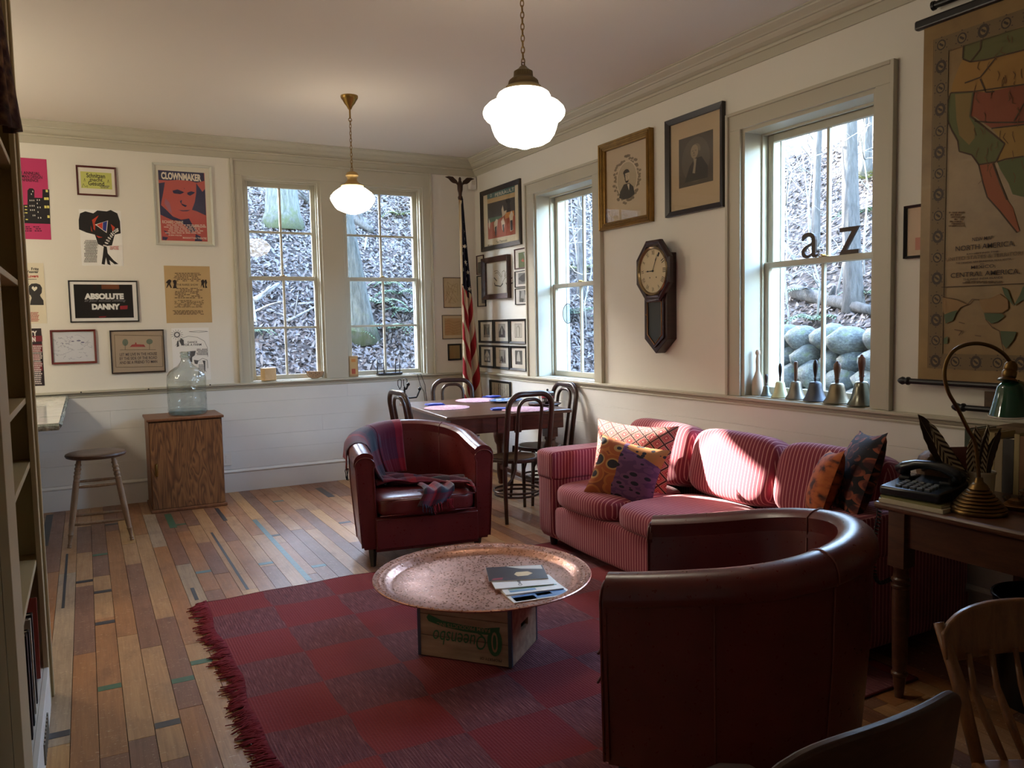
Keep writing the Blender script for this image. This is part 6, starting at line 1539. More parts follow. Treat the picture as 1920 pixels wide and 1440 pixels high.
# tree poster
A = Art('B', 'paper_poster', 'white poster with a black tree-shaped ink silhouette and a red triangle', 'poster', (590, 768), (928, 1196), .002, GP, K=K4a).sheet(M_WHITE)
A.shapes('ink_tree', (28, 24, 24), [[(600, 800), (640, 785), (700, 800), (730, 778), (800, 785), (830, 775), (880, 800), (900, 860), (905, 950), (860, 960), (840, 1040), (800, 1045), (808, 1100), (850, 1150), (888, 1180), (860, 1182), (820, 1150), (830, 1190), (806, 1180), (795, 1130), (785, 1185), (762, 1180), (772, 1110), (778, 1050), (735, 1030), (712, 960), (650, 945), (592, 920), (590, 850)]])
A.shapes('rough_print', (196, 66, 40), [[(690, 850), (740, 815), (720, 850), (700, 900)], [(720, 965), (770, 980), (740, 985)], [(680, 890), (694, 940), (684, 930)], [(830, 880), (862, 905), (846, 940), (838, 905)], [(700, 870), (716, 880), (712, 930), (700, 915)]])
A.shapes('triangle', (230, 222, 210), [[(712, 884), (810, 854), (800, 948)]]).shapes('triangle', (206, 66, 44), [[(724, 886), (770, 868), (768, 920)]]).shapes('triangle', (48, 60, 140), [[(772, 868), (804, 858), (796, 938), (770, 922)]])
for k, ch in enumerate('Benedictus'): A.texts('letter', (236, 232, 226), [(ch, 788+10.5*k, 1042-118*math.sin(min(1, k/9.0)*1.45), 12, 26, 1.25-.13*k)], .03)
A.greek('small_print', (130, 124, 120), 628, 1000, 735, 1170, 16, 6, .8); A.greek('red_print', (190, 90, 84), 820, 1045, 890, 1075, 3, 7)
# cream poster with profile
A = Art('B', 'paper_poster', 'cream theatre poster with a dark profile head holding a white heart', 'poster', (120, 1170), (354, 1625), .002, GP, K=K4a).sheet(mat('cream_paper', (226, 216, 190), .8))
K2 = Kc(30, 480, 3.81); A.K = K2
A.shapes('profile', (52, 48, 46), [[(100, 350), (105, 320), (112, 300), (104, 280), (96, 276), (94, 262), (82, 256), (92, 232), (92, 214), (110, 198), (145, 195), (172, 204), (186, 228), (184, 262), (172, 278), (176, 290), (196, 318), (198, 350)]])
A.shapes('heart', (232, 224, 204), [[(132, 252), (112, 232), (114, 220), (124, 216), (132, 226), (142, 218), (152, 224), (150, 236)]])
A.texts('lettering', (40, 36, 34), [('Fritz', 136, 92, 54, 20), ('Weaver', 110, 112, 104, 20), ('Shakespeare', 100, 166, 94, 9), ('Pam', 74, 200, 36, 14)], .025).texts('red_lettering', (190, 52, 48), [('For Lovers', 98, 143, 124, 22)], .03)
A.greek('small_print', (120, 108, 96), 60, 290, 100, 400, 9, 8).greek('red_print', (186, 100, 90), 64, 400, 165, 470, 7, 9)
# absolute frame
A = Art('B', 'framed_photo', 'wide black-framed photo of a glowing shop sign reading absolute danny', 'picture', (508, 262), (1046, 572), .016, GP, K=K4b).frame(.010, M_BLACK, (240, 238, 232))
A.rects('photo', (20, 18, 18), [(550, 292, 1005, 542)], .4).rects('photo', (120, 70, 40), [(760, 294, 895, 328)], .4).rects('photo', (52, 20, 16), [(700, 296, 722, 330)])
A.texts('sign_lettering', (236, 236, 232), [('ABSOLUTE', 782, 382, 296, 46, -.02), ('DANNY', 796, 460, 212, 44, -.02)], .07).texts('script_lettering', (150, 150, 150), [('all your sensual clothing', 790, 416, 310, 22, -.02)], 0, .4)
A.shapes('photo', (150, 34, 44), [[(900, 455), (958, 450), (956, 478), (902, 482)], [(740, 534), (800, 530), (790, 540), (745, 542)]])
# the wooden pegs on top of it are hooks
# raree show
A = Art('B', 'paper_poster', 'tan paper playbill with small black dancing figures', 'poster', (1228, 152), (1592, 578), .003, GP, K=K4b).sheet(mat('kraft_paper', (196, 166, 118), .85))
KR = Kc(300, 490, 4.143); A.K = KR
A.texts('lettering', (60, 46, 34), [('THE RAREE SHOW', 214, 182, 166, 15)], .01).greek('small_print', (116, 92, 64), 100, 88, 320, 158, 6, 11).greek('small_print', (116, 92, 64), 110, 205, 330, 290, 7, 12, .7).greek('small_print', (120, 96, 66), 110, 300, 340, 360, 7, 13, .55, .1).greek('small_print', (116, 92, 64), 95, 380, 350, 415, 4, 14)
A.shapes('figures', (48, 36, 28), [[(45, 165), (62, 145), (75, 140), (90, 150), (80, 175), (92, 205), (84, 208), (70, 180), (55, 205), (48, 208), (60, 172)], [(98, 150), (118, 142), (130, 160), (126, 190), (132, 208), (100, 210), (108, 180)], [(318, 150), (335, 140), (348, 158), (340, 180), (346, 205), (336, 206), (328, 180), (316, 205), (322, 170)], [(345, 145), (360, 142), (366, 165), (358, 185), (368, 205), (352, 208), (350, 175)]])
# dark red list poster
A = Art('B', 'paper_poster', 'black and red programme poster with bold white title low on the wall', 'poster', (150, 625), (336, 1052), .002, GP, K=K4b).sheet(mat('black_red_paper', (44, 30, 34), .5))
A.rects('red_field', (128, 40, 50), [(200, 680, 318, 720), (205, 745, 318, 800), (210, 815, 300, 860), (215, 880, 320, 940)]).texts('title_lettering', (236, 230, 222), [('CITY', 232, 662, 92, 40), ('ION', 236, 706, 62, 38)], .06)
A.greek('lettering', (220, 206, 200), 215, 750, 318, 1045, 20, 15, .8)
# framed ink drawing
A = Art('B', 'framed_drawing', 'gold-edged red frame around a pale scribbled ink drawing', 'picture', (372, 636), (730, 882), .020, GP, K=K4b).frame(.016, mat('red_lacquer_frame', (104, 30, 30), .3), (214, 216, 222))
rd = random.Random(12); LN = []
for k in range(46):
    x, y = rd.uniform(405, 680), rd.uniform(675, 845); pl = [(x, y)]
    for q in range(4): pl.append((min(690, max(398, pl[-1][0]+rd.uniform(-22, 22))), min(855, max(668, pl[-1][1]+rd.uniform(-12, 12)))))
    LN.append(pl)
A.lines('ink_lines', (140, 144, 164), LN, .0008).ellipses('ink_blots', (110, 110, 140), [(590, 715, 16, 5), (620, 728, 14, 5), (470, 738, 5, 4), (545, 720, 12, 4)])
i, j = A.i, A.j; mm = MB()
for (x0, y0, x1, y1) in ((-i-.003, -j-.003, i+.003, -j), (-i-.003, j, i+.003, j+.003), (-i-.003, -j, -i, j), (i, -j, i+.003, j)): mm.box((x0, y0, .008), (x1, y1, .0125))
mm.build('gilt_fillet', M_BRASS, A.root)
# sampler
A = Art('B', 'framed_sampler', 'dark-framed needlework sampler with a red house and verse', 'picture', (820, 638), (1245, 948), .018, GP, K=K4b).frame(.010, mat('dark_frame', (46, 32, 28), .35), (176, 156, 132))
A.lines('stitched_border', (112, 96, 76), [[(858, 672), (1215, 678)], [(870, 915), (1222, 910)], [(858, 672), (870, 915)], [(1215, 678), (1222, 910)]], .0022)
A.shapes('red_house', (168, 74, 70), [[(975, 762), (990, 745), (1012, 742), (1016, 728), (1022, 728), (1026, 742), (1080, 744), (1092, 762)]]).ellipses('stitched_trees', (110, 122, 104), [(940, 728, 22, 26), (1122, 722, 24, 20)]).lines('stitched_trunks', (90, 80, 62), [[(940, 730), (940, 782)], [(1122, 730), (1122, 782)], [(900, 784), (1170, 782)]], .0014)
A.texts('stitched_verse', (92, 82, 82), [('LET ME LIVE IN THE HOUSE', 1040, 816, 280, 22), ('BY THE SIDE OF THE ROAD', 1040, 846, 282, 22), ('AND BE A FRIEND TO MAN', 1040, 876, 284, 22)], .01)
# dance for a farm
A = Art('B', 'paper_poster', 'white printed flyer with a sun and dancers behind the glass bottle', 'poster', (1284, 622), (1584, 1006), .002, GP, K=K4b).sheet(M_WHITE)
A.K = KR
A.texts('lettering', (52, 50, 50), [('DANCE', 252, 628, 74, 16), ('FOR A FARM', 252, 648, 140, 17)], .015)
A.lines('ink_lines', (80, 78, 78), [[(132+26*math.cos(a), 570+22*math.sin(a)), (132+48*math.cos(a), 570+40*math.sin(a))] for a in [2*PI*k/14 for k in range(14)]]+[[(225, 546), (300, 540), (372, 544), (300, 552), (225, 546)], [(120, 655), (160, 600), (220, 582), (290, 590), (345, 620), (368, 670), (372, 740)]], .0012)
A.ellipses('sun', (96, 94, 94), [(132, 570, 24, 22)]).ellipses('sun', (232, 230, 226), [(132, 570, 15, 14)])
A.shapes('ink_figures', (88, 86, 86), [[(150, 620), (165, 598), (184, 612), (186, 650), (168, 655)], [(132, 625), (142, 612), (148, 660), (130, 666)], [(210, 700), (278, 695), (270, 730), (250, 745), (250, 785), (232, 780), (225, 745), (212, 735)], [(262, 765), (300, 770), (290, 800), (270, 795)], [(330, 770), (352, 772), (352, 850), (345, 862), (340, 800)]])
A.lines('ink_lines', (110, 108, 108), [[(290, 780), (330, 752), (368, 768), (372, 830)], [(352, 850), (362, 858)]], .0015); A.greek('small_print', (120, 118, 118), 282, 678, 370, 730, 5, 16).greek('small_print', (120, 118, 118), 296, 800, 345, 890, 8, 17)
# three maps beside the flag
GQ = 'pictures beside the flag'
A = Art('B', 'framed_map', 'pale framed map left of the flag, upper of two', 'picture', (831, 520), (868, 577), .010, GQ).frame(.006, M_DARKWOOD, (204, 184, 146)); rd = random.Random(5)
A.lines('map_lines', (150, 122, 84), [[(836+rd.uniform(0, 24), 526+rd.uniform(0, 44)) for q in range(4)] for k in range(7)], .0012)
A = Art('B', 'framed_map', 'pale framed map left of the flag, lower of two', 'picture', (829, 591), (868, 635), .010, GQ).frame(.006, M_DARKWOOD, (206, 188, 152))
A.rects('map_ground', (186, 152, 104), [(834, 597, 866, 628)]).lines('map_lines', (150, 116, 76), [[(834, 603+5*k), (842, 601+5*k), (852, 606+5*k), (864, 602+5*k)] for k in range(5)], .0012)
A = Art('B', 'framed_picture', 'tiny dark-framed picture just above the chair rail by the flag', 'picture', (840, 645), (866, 675), .014, GQ).frame(.016, M_BLACK, (150, 124, 76))
# ---------------------------------------------------------------- right wall, by the corner
GC = 'pictures in the corner by the flag'
KB = Kc(890, 330, 6.345)
A = Art('R', 'framed_poster', 'large dark-framed colour print of a classroom high in the corner', 'poster', (898, 360), (976, 462), .022, GC)
# true corners: left edge 347..476 at y near the corner, build from plane corners
def setart(A, yl, yr, zt, zb): 
    A.w = abs(yl-yr); A.h = zt-zb; A.o = Vector((A.o.x, (yl+yr)/2, (zt+zb)/2)); A.root.location = A.o
a0, a1 = PR(899, 352, -.022), PR(976, 466, -.022); setart(A, a0.y, a1.y, PR(976, 331, -.022).z-.01, PR(905, 473, -.022).z+.005)
A.frame(.045, mat('dark_bronze_frame', (58, 50, 46), .35, .4), (214, 200, 168)); A.K = KB
A.shapes('print', (64, 58, 56), [[(128, 205), (455, 110), (465, 690), (142, 755)]]).shapes('print', (78, 112, 108), [[(128, 205), (455, 110), (457, 190), (130, 278)]]).shapes('print', (196, 164, 116), [[(130, 278), (457, 190), (458, 245), (132, 332)]])
A.shapes('print', (164, 82, 54), [[(138, 560), (200, 540), (300, 470), (400, 440), (462, 470), (465, 690), (142, 755)]]).shapes('print', (206, 138, 70), [[(335, 440), (450, 408), (452, 470), (345, 510)]]).shapes('print', (84, 116, 92), [[(160, 500), (320, 465), (300, 490), (240, 530), (150, 560)]])
A.shapes('figures', (212, 196, 166), [[(210, 560), (240, 510), (258, 520), (250, 600), (235, 700), (215, 640)], [(296, 540), (322, 490), (342, 560), (325, 660), (310, 640)], [(392, 470), (420, 410), (440, 450), (430, 560), (440, 640), (405, 660), (400, 540)], [(150, 500), (168, 560), (160, 640), (148, 600)], [(300, 400), (315, 345), (330, 420), (360, 405), (355, 440), (312, 490)]])
A.shapes('figures', (70, 66, 70), [[(222, 610), (245, 590), (238, 720), (225, 700)], [(312, 580), (330, 570), (332, 670), (318, 660)], [(405, 530), (430, 520), (435, 640), (410, 650)]])
A.texts('lettering', (226, 220, 200), [('O', 176, 232, 18, 38, .25), ('PERRAULT', 335, 190, 230, 42, .27)], .01).texts('lettering', (70, 56, 44), [('The Classroom', 300, 775, 130, 34, .20)], .0); A.greek('small_print', (150, 120, 90), 125, 815, 470, 840, 1, 3, 1)
KD = Kc(885, 455, 7.32)
def small(label, yl, yr, zt, zb, fw, fm, back, dep=.014, name='framed_photo'):
    A = Art('R', name, label, 'picture', (950, 500), (960, 510), dep, GC); setart(A, yl, yr, zt, zb); A.frame(fw, fm, back); A.K = KD; return A
MR = mat('maroon_frame', (72, 28, 26), .4)
A = small('small maroon-framed photo tucked left of the dark wooden eagle frame', -.03, -.19, 2.16, 1.965, .010, MR, (206, 196, 172)); A.rects('photo', (90, 82, 70), [(66, 270, 165, 412)])
A = small('tall narrow black-framed strip of three photos near the flag', -.03, -.22, 1.955, 1.64, .010, M_BLACK, (188, 176, 150)); A.rects('photo', (84, 80, 76), [(115, 485, 180, 605), (118, 635, 182, 715), (118, 748, 182, 830)])
A = small('dark wooden box frame with a drawing of a spread eagle', -.20, -.76, 2.115, 1.705, .050, M_DARKWOOD, (196, 186, 166), .045, 'framed_drawing')
A.lines('eagle_drawing', (116, 100, 70), [[(248, 395), (290, 380), (330, 420), (358, 470), (360, 400), (385, 382), (400, 400), (392, 470), (420, 385), (480, 360), (485, 400), (440, 450), (395, 490), (370, 540), (350, 590)], [(262, 420), (300, 410), (350, 480)], [(470, 385), (430, 420), (400, 470)]], .003).lines('eagle_drawing', (56, 50, 44), [[(250, 480), (290, 525)], [(255, 550), (265, 585), (340, 600), (372, 560)], [(412, 550), (430, 580), (470, 500), (500, 480)], [(460, 600), (480, 560), (505, 550)]], .006)
A = small('small maroon-framed colour photo beside the window casing', -.845, -1.06, 2.150, 1.965, .010, MR, (220, 214, 200)); A.rects('photo', (96, 108, 66), [(622, 140, 755, 335)]).shapes('photo', (150, 160, 150), [[(690, 140), (755, 135), (755, 330), (720, 250)]]).shapes('photo', (176, 80, 60), [[(660, 250), (685, 215), (705, 255), (690, 265)]])
A = small('unframed-looking black-edged photo of a lakeside below the colour photo', -.845, -1.065, 1.945, 1.795, .006, M_BLACK, (214, 208, 196)); A.rects('photo', (120, 118, 112), [(620, 420, 742, 560)]).shapes('photo', (70, 68, 66), [[(620, 500), (660, 450), (720, 410), (742, 420), (742, 520), (680, 540)]])
A = small('black-edged photo of trees by water, lowest of the right column', -.845, -1.065, 1.785, 1.635, .006, M_BLACK, (214, 208, 196)); A.rects('photo', (150, 148, 140), [(632, 655, 742, 815)]).shapes('photo', (82, 80, 76), [[(640, 660), (665, 670), (655, 760), (700, 770), (690, 815), (636, 810)], [(700, 650), (738, 660), (736, 730), (712, 720)]])
# six school pictures
KE = Kc(895, 590, 5.95); ML = (218, 208, 188)
six = [('black-framed picture of children under trees, upper left of six', 'kids'), ('black-framed picture of a steep gabled house, upper middle of six', 'gable'), ('black-framed pale drawing of a doorway, upper right of six', 'door'), ('black-framed picture of a small white schoolhouse, lower left of six', 'house'), ('black-framed picture of people beside a tree, lower middle of six', 'tree'), ('black-framed picture of a pond between trees, lower right of six', 'pond')]
for k, (lb, kd) in enumerate(six):
    c, r = k % 3, k//3; yl = -.060-.332*c; A = Art('R', 'framed_print', lb, 'picture', (950, 620), (960, 630), .022, 'six black frames in two rows'); setart(A, yl, yl-.318, 1.503-.252*r, 1.273-.252*r); A.frame(.020, M_BLACK, ML)
    w, h = A.w/2*.42, A.h/2*.54; z0 = .0034
    def fl(nm, col, polys):
        global z0
        mm = MB()
        for p_ in polys: mm.flat([(x*w, y*h+.006) for x, y in p_], z0)
        o = mm.build(nm, mat('halftone', col, .7), A.root); z0 += .0003
        if len(polys) > 1: stuff(o)
    z0 = .0034
    fl('print_border', (60, 54, 48), [[(-1.05, -1.05), (1.05, -1.05), (1.05, 1.05), (-1.05, 1.05)]])
    if kd in ('door',): fl('print', (186, 176, 156), [[(-1, -1), (1, -1), (1, 1), (-1, 1)]]); fl('print', (150, 140, 122), [[(-.6, -.9), (.5, -.9), (.6, .4), (.1, .85), (-.5, .5)]]); fl('print', (196, 186, 166), [[(-.3, -.9), (.2, -.9), (.2, .4), (-.1, .6), (-.3, .4)]])
    elif kd == 'gable': fl('print', (170, 160, 142), [[(-1, -1), (1, -1), (1, 1), (-1, 1)]]); fl('print', (70, 64, 58), [[(-1, -1), (1, -1), (1, -.1), (.1, .85), (-.9, -.2)]]); fl('print', (150, 140, 124), [[(-.3, -.6), (.3, -.6), (.25, .2), (0, .6), (-.3, .1)]])
    elif kd == 'house': fl('print', (54, 50, 46), [[(-1, -1), (1, -1), (1, 1), (-1, 1)]]); fl('print', (196, 186, 166), [[(-.8, -.8), (.8, -.8), (.75, .1), (.15, .8), (-.15, .85), (-.75, .05)]]); fl('print', (80, 74, 66), [[(-.1, -.8), (.15, -.8), (.15, -.2), (-.1, -.2)], [(-.55, -.4), (-.35, -.4), (-.35, .0), (-.55, .0)], [(.4, -.4), (.6, -.4), (.6, .0), (.4, .0)]])
    elif kd == 'pond': fl('print', (80, 76, 68), [[(-1, -1), (1, -1), (1, 1), (-1, 1)]]); fl('print', (186, 180, 164), [[(-.6, -.6), (.5, -.6), (.4, .1), (.2, .9), (-.2, .9), (-.5, .2)]])
    elif kd == 'kids': fl('print', (140, 130, 114), [[(-1, -1), (1, -1), (1, 1), (-1, 1)]]); fl('print', (50, 46, 42), [[(-.9, -.7), (-.5, -.6), (-.3, .6), (-.7, .9)], [(-.1, -.6), (.3, -.6), (.3, .4), (0, .6)], [(.5, -.7), (.9, -.6), (.8, .8), (.5, .5)]])
    else: fl('print', (164, 154, 136), [[(-1, -1), (1, -1), (1, 1), (-1, 1)]]); fl('print', (58, 54, 48), [[(.5, -.9), (.9, -.9), (.75, .9), (.6, .9)], [(-.7, -.8), (.2, -.7), (.1, .0), (-.4, .1)], [(-.2, -.9), (.4, -.9), (.3, -.2)]])
A = Art('R', 'framed_photo', 'black-framed photo of bare trees hanging below the chair rail', 'picture', (950, 720), (960, 730), .024, GC, out=.013); setart(A, -.31, -.735, .905, .64); A.frame(.020, M_BLACK, (176, 164, 140)); rd = random.Random(4)
A.K = None; mm = MB()
for k in range(9):
    x = -.17+.34*k/8+rd.uniform(-.01, .01); mm.flat([(x-.004, -.10), (x+.004, -.10), (x+.003+rd.uniform(-.01, .01), .10), (x-.002, .10)], .0036)
    for q in range(4): y = rd.uniform(-.06, .06); s_ = rd.choice((-1, 1)); mm.flat([(x, y), (x, y+.004), (x+s_*.035, y+.035), (x+s_*.035, y+.033)], .0036)
stuff(mm.build('photo', M_INK, A.root))
# two portrait engravings
KP = Kc(1100, 170, 6)
A = Art('R', 'framed_portrait', 'gilt-framed engraving of a bearded man in an oval wreath above the clock', 'picture', (1122, 262), (1219, 412), .045, 'framed portraits above the clock')
a0, a1 = PR(1121, 300, -.045), PR(1217, 330, -.045); setart(A, a0.y, a1.y, PR(1121, 273, -.045).z, PR(1130, 432, -.045).z)
GILT = mat('aged_gilt', (140, 106, 52), .38, .7, var=(18, .2)); A.frame(.055, GILT, (196, 176, 146)); A.K = KP
i, j = A.i, A.j; mm = MB()
for d_, zz_ in ((.012, .034), (.024, .038), (.040, .043)):
    P = [(-i-d_, -j-d_, zz_), (i+d_, -j-d_, zz_), (i+d_, j+d_, zz_), (-i-d_, j+d_, zz_)]
    for k in range(4): mm.ring([P[k], P[(k+1) % 4]], .0035, 6)
mm.build('gilt_bead', GILT, A.root)
w, h = A.i, A.j
def loc_shapes(A, name, col, polys, z):
    mm = MB()
    for p_ in polys: mm.flat(p_, z)
    o = mm.build(name, mat('engraving_ink', col, .75), A.root)
    if len(polys) > 1: stuff(o)
def oval(cx, cy, rx, ry, n=28): return ell(cx, cy, rx, ry, n)
rd = random.Random(3); leaves = []
for k in range(64):
    a = 2*PI*k/64+rd.uniform(-.05, .05); r = rd.uniform(.9, 1.2); leaves.append(ell(.66*w*math.cos(a)*r*.82, .60*h*math.sin(a)*r*.9+.02, .018, .010, 7))
loc_shapes(A, 'wreath', (132, 116, 92), leaves, .0034)
loc_shapes(A, 'oval', (206, 188, 158), [oval(0, .02, .50*w, .50*h)], .0038); loc_shapes(A, 'oval', (178, 160, 130), [oval(0, .02, .46*w, .465*h)], .0041)
loc_shapes(A, 'coat', (60, 54, 46), [[(-.33*w, -.22*h), (-.38*w, -.38*h), (-.15*w, -.45*h), (.15*w, -.45*h), (.36*w, -.36*h), (.30*w, -.16*h), (.12*w, -.04*h), (-.14*w, -.04*h)]], .0044)
loc_shapes(A, 'shirt', (206, 192, 164), [[(.02*w, -.06*h), (.12*w, -.06*h), (.10*w, -.24*h)]], .0047)
loc_shapes(A, 'face', (190, 172, 142), [oval(0, .16*h, .13*w, .155*h)], .0048); loc_shapes(A, 'hair', (52, 46, 40), [ell(-.02*w, .24*h, .15*w, .11*h, 14, .1, PI), [(-.15*w, .26*h), (-.08*w, .26*h), (-.10*w, .08*h), (-.04*w, -.02*h), (.06*w, -.02*h), (.10*w, .06*h), (.02*w, .035*h), (-.06*w, .05*h), (-.11*w, .14*h)]], .0051)
loc_shapes(A, 'features', (84, 74, 62), [[(-.06*w, .19*h), (-.01*w, .195*h), (-.01*w, .185*h), (-.06*w, .18*h)], [(.03*w, .195*h), (.08*w, .19*h), (.08*w, .18*h), (.03*w, .185*h)], [(.015*w, .18*h), (.035*w, .12*h), (.01*w, .12*h)], [(-.03*w, .085*h), (.06*w, .085*h), (.05*w, .078*h), (-.02*w, .078*h)]], .0054)
A = Art('R', 'framed_portrait', 'black-framed dark oval portrait of a man in a coat beside the big window', 'picture', (1248, 240), (1352, 390), .03, 'framed portraits above the clock')
a0, a1 = PR(1246, 300, -.03), PR(1354, 300, -.03); setart(A, a0.y, a1.y, PR(1246, 228, -.03).z, PR(1250, 408, -.03).z)
A.frame(.036, mat('black_oak_frame', (34, 26, 26), .3), (188, 166, 132)); w, h = A.i, A.j
loc_shapes(A, 'print', (74, 66, 54), [[(-.66*w, -.50*h), (.70*w, -.50*h), (.70*w, .62*h), (-.66*w, .62*h)]], .0034); loc_shapes(A, 'oval', (90, 81, 66), [oval(.02*w, .07*h, .56*w, .50*h)], .0037)
loc_shapes(A, 'coat', (48, 43, 37), [[(-.42*w, -.40*h), (.50*w, -.40*h), (.50*w, -.14*h), (.26*w, .10*h), (.0, .10*h), (-.22*w, -.06*h)]], .0040); loc_shapes(A, 'cravat', (150, 138, 116), [[(-.06*w, .10*h), (.06*w, .08*h), (.0, -.24*h), (-.10*w, -.22*h), (-.04*w, -.02*h)]], .0043)
loc_shapes(A, 'face', (150, 134, 108), [oval(-.02*w, .25*h, .15*w, .155*h)], .0046); loc_shapes(A, 'hair', (118, 106, 88), [ell(.05*w, .29*h, .17*w, .13*h, 14, -.5, PI*.72)], .0045)
loc_shapes(A, 'features', (84, 74, 60), [[(-.11*w, .275*h), (-.05*w, .28*h), (-.05*w, .268*h), (-.11*w, .264*h)], [(.0, .28*h), (.06*w, .275*h), (.06*w, .263*h), (.0, .268*h)], [(-.04*w, .26*h), (-.06*w, .205*h), (-.02*w, .205*h)], [(-.08*w, .172*h), (.02*w, .172*h), (.01*w, .163*h), (-.07*w, .163*h)]], .0049)
# frame half hidden by the map
A = Art('R', 'framed_print', 'thin black frame half hidden behind the wall map', 'picture', (1700, 400), (1710, 480), .02); setart(A, -4.87, -5.16, 1.99, 1.735); A.frame(.012, M_BLACK, (206, 178, 150))
loc_shapes(A, 'print', (188, 118, 100), [[(-.09, -.09), (-.02, -.09), (-.02, -.03), (-.09, -.03)]], .0036)

# ------------------------------------------------------------------ drop octagon wall clock
M_CLK = wood('ebonised_clock_wood', (38, 20, 20), (58, 32, 30), .32, (6, 6, 1), 5)
c0, c1 = PR(1180, 500, -.115), PR(1249, 500, -.115); cyc = (PR(1222, 508, -.115)); czt = PR(1215, 438, -.115).z; czb = PR(1219, 662, -.06).z
ck = thing('wall_clock', 'dark wooden drop-octagon wall clock with roman numerals between the windows', 'clock', (0, cyc.y, cyc.z), WALL_R)
R8 = .208; oct_ = [(R8*math.cos(PI/8+PI/4*k)*.96, R8*math.sin(PI/8+PI/4*k)*1.10) for k in range(8)]
bx_ = .125; lowz = czb-cyc.z
case = [(-bx_, .12), (-bx_, lowz+.10), (0, lowz), (bx_, lowz+.10), (bx_, .12)]
MB().prism(case, .001, .085).build('case', M_CLK, ck, bevel=.004)
MB().prism([(x*.80, y*.80) for x, y in oct_], .0851, .10).build('bezel_back', M_CLK, ck)
m = MB(); n8 = 8
I8 = [(x*.80, y*.80) for x, y in oct_]
vs = [(*p, .080) for p in oct_]+[(*p, .104) for p in oct_]+[(x*.93, y*.93, .116) for x, y in oct_]+[(x*.86, y*.86, .110) for x, y in oct_]+[(*p, .116) for p in I8]+[(x*.95, y*.95, .101) for x, y in I8]
m.add(vs, [(r*8+k, r*8+(k+1) % 8, (r+1)*8+(k+1) % 8, (r+1)*8+k) for r in range(5) for k in range(8)]); m.build('octagon_frame', M_CLK, ck, bevel=.002)
RF = .148
MB().lathe([(RF, .1005), (RF+.012, .104), (RF+.014, .112), (RF+.008, .119), (RF, .115), (RF-.006, .106)], 48, T=SCL(1, 1.06, 1), cap=False).build('brass_ring', mat('tarnished_brass_ring', (146, 126, 92), .3, .9), ck, smooth=.8)
MB().lathe([(0, .1035), (RF, .1035)], 48, T=SCL(1, 1.06, 1), cap=False).build('dial', mat('old_ivory_dial', (204, 186, 148), .6), ck)
m = MB()
for k, s in enumerate(('XII', 'I', 'II', 'III', 'IIII', 'V', 'VI', 'VII', 'VIII', 'IX', 'X', 'XI')):
    a = PI/2-PI/6*k; put_text(m, s, RF*.80*math.cos(a), RF*.80*1.06*math.sin(a), h=.030, w=.010+.006*len(s), z=.1042, bold=.0, ang=a-PI/2)
for k in range(60): a = 2*PI*k/60; m.flat([(RF*.95*math.cos(a+d)*q, RF*.95*1.06*math.sin(a+d)*q) for d, q in ((-.008, .985), (.008, .985), (.008, 1.0), (-.008, 1.0))], .1042)
m.flat(ell(-.035, -.045, .005, .005, 10), .1044); m.flat(ell(.035, -.045, .005, .005, 10), .1044)
m.build('numerals', M_INK, ck)
def hand(L, a, w, z): 
    T = RZ(a); return MB().prism([(0, -w), (L*.55, -w*.7), (L*.66, -w*1.9), (L*.78, -w*.6), (L, 0), (L*.78, w*.6), (L*.66, w*1.9), (L*.55, w*.7), (0, w)], z, z+.0012, T=T)
hand(.085, PI, .003, .1062).build('hour_hand', M_INK, ck); hand(.125, PI/2-.42, .0024, .108).build('minute_hand', M_INK, ck)
MB().lathe([(0, .1046), (.007, .1046), (.007, .110), (0, .111)], 14).build('hand_boss', M_INK, ck); 
dr = [(-.075, -.215), (-.075, lowz+.135), (0, lowz+.065), (.075, lowz+.135), (.075, -.215)]
m = MB(); cx_, cy_ = 0, sum(y for x, y in dr)/5
def offp(p, d): return [(x+math.copysign(d, x) if abs(x) > 1e-6 else 0, y+(d if y > -.3 else -d*1.1)) for x, y in p]
O_ = offp(dr, .022); k5 = len(dr)
vs = [(*p, .0855) for p in O_]+[(*p, .096) for p in O_]+[(*p, .093) for p in dr]+[(*p, .087) for p in dr]
m.add(vs, [(r*k5+k, (r+1)*k5+k, (r+1)*k5+(k+1) % k5, r*k5+(k+1) % k5) for r in range(3) for k in range(k5)])
door = m.build('pendulum_door', M_CLK, ck, bevel=.002)
P = [(*p, .0945) for p in offp(dr, .003)]; MB().ring(P+[P[0]], .004, 6).build('gilt_edge', mat('worn_gilt_edge', (156, 110, 70), .35, .8), door, smooth=True)
MB().prism(dr, .0856, .0885).build('door_glass', mat('dark_door_glass', (52, 58, 62), .06), door); MB().sphere((-.085, -.30, .098), .006, 8).build('latch_knob', M_BRASS, door, smooth=True)

# ------------------------------------------------------------------ wall map on rollers
MX = -.055
n = NT('varnished_map_cloth', .45); o = n.tc.outputs['Object']; f = n.noise(o, 3.5, 5, .6); g = n.noise(n.mapping(o, (2, 14, 1)), 1.5, 3)
n.color(n.mix(n.math('MULTIPLY', n.step(g, .6, .8), .3), n.ramp(f, [(.3, (122, 92, 44)), (.7, (150, 118, 62))]), (164, 138, 92))); n.bump(g, .15, .004); M_MAP = n.m
mp_y0, mp_z0, mp_z1, MWD = -4.985, 1.150, 2.80, 1.55
A = Art('R', 'wall_map', 'large varnished antique map of north america hanging on black rollers', 'map', (1800, 300), (1810, 400), .003, out=.05); A.w, A.h = MWD, mp_z1-mp_z0; A.o = Vector((-.05, mp_y0-MWD/2, (mp_z0+mp_z1)/2)); A.root.location = A.o
def mapf(u, v): return ((u-.5)*MWD, (v-.5)*(mp_z1-mp_z0), .0015+.003*math.sin(u*17)*math.sin(v*5))
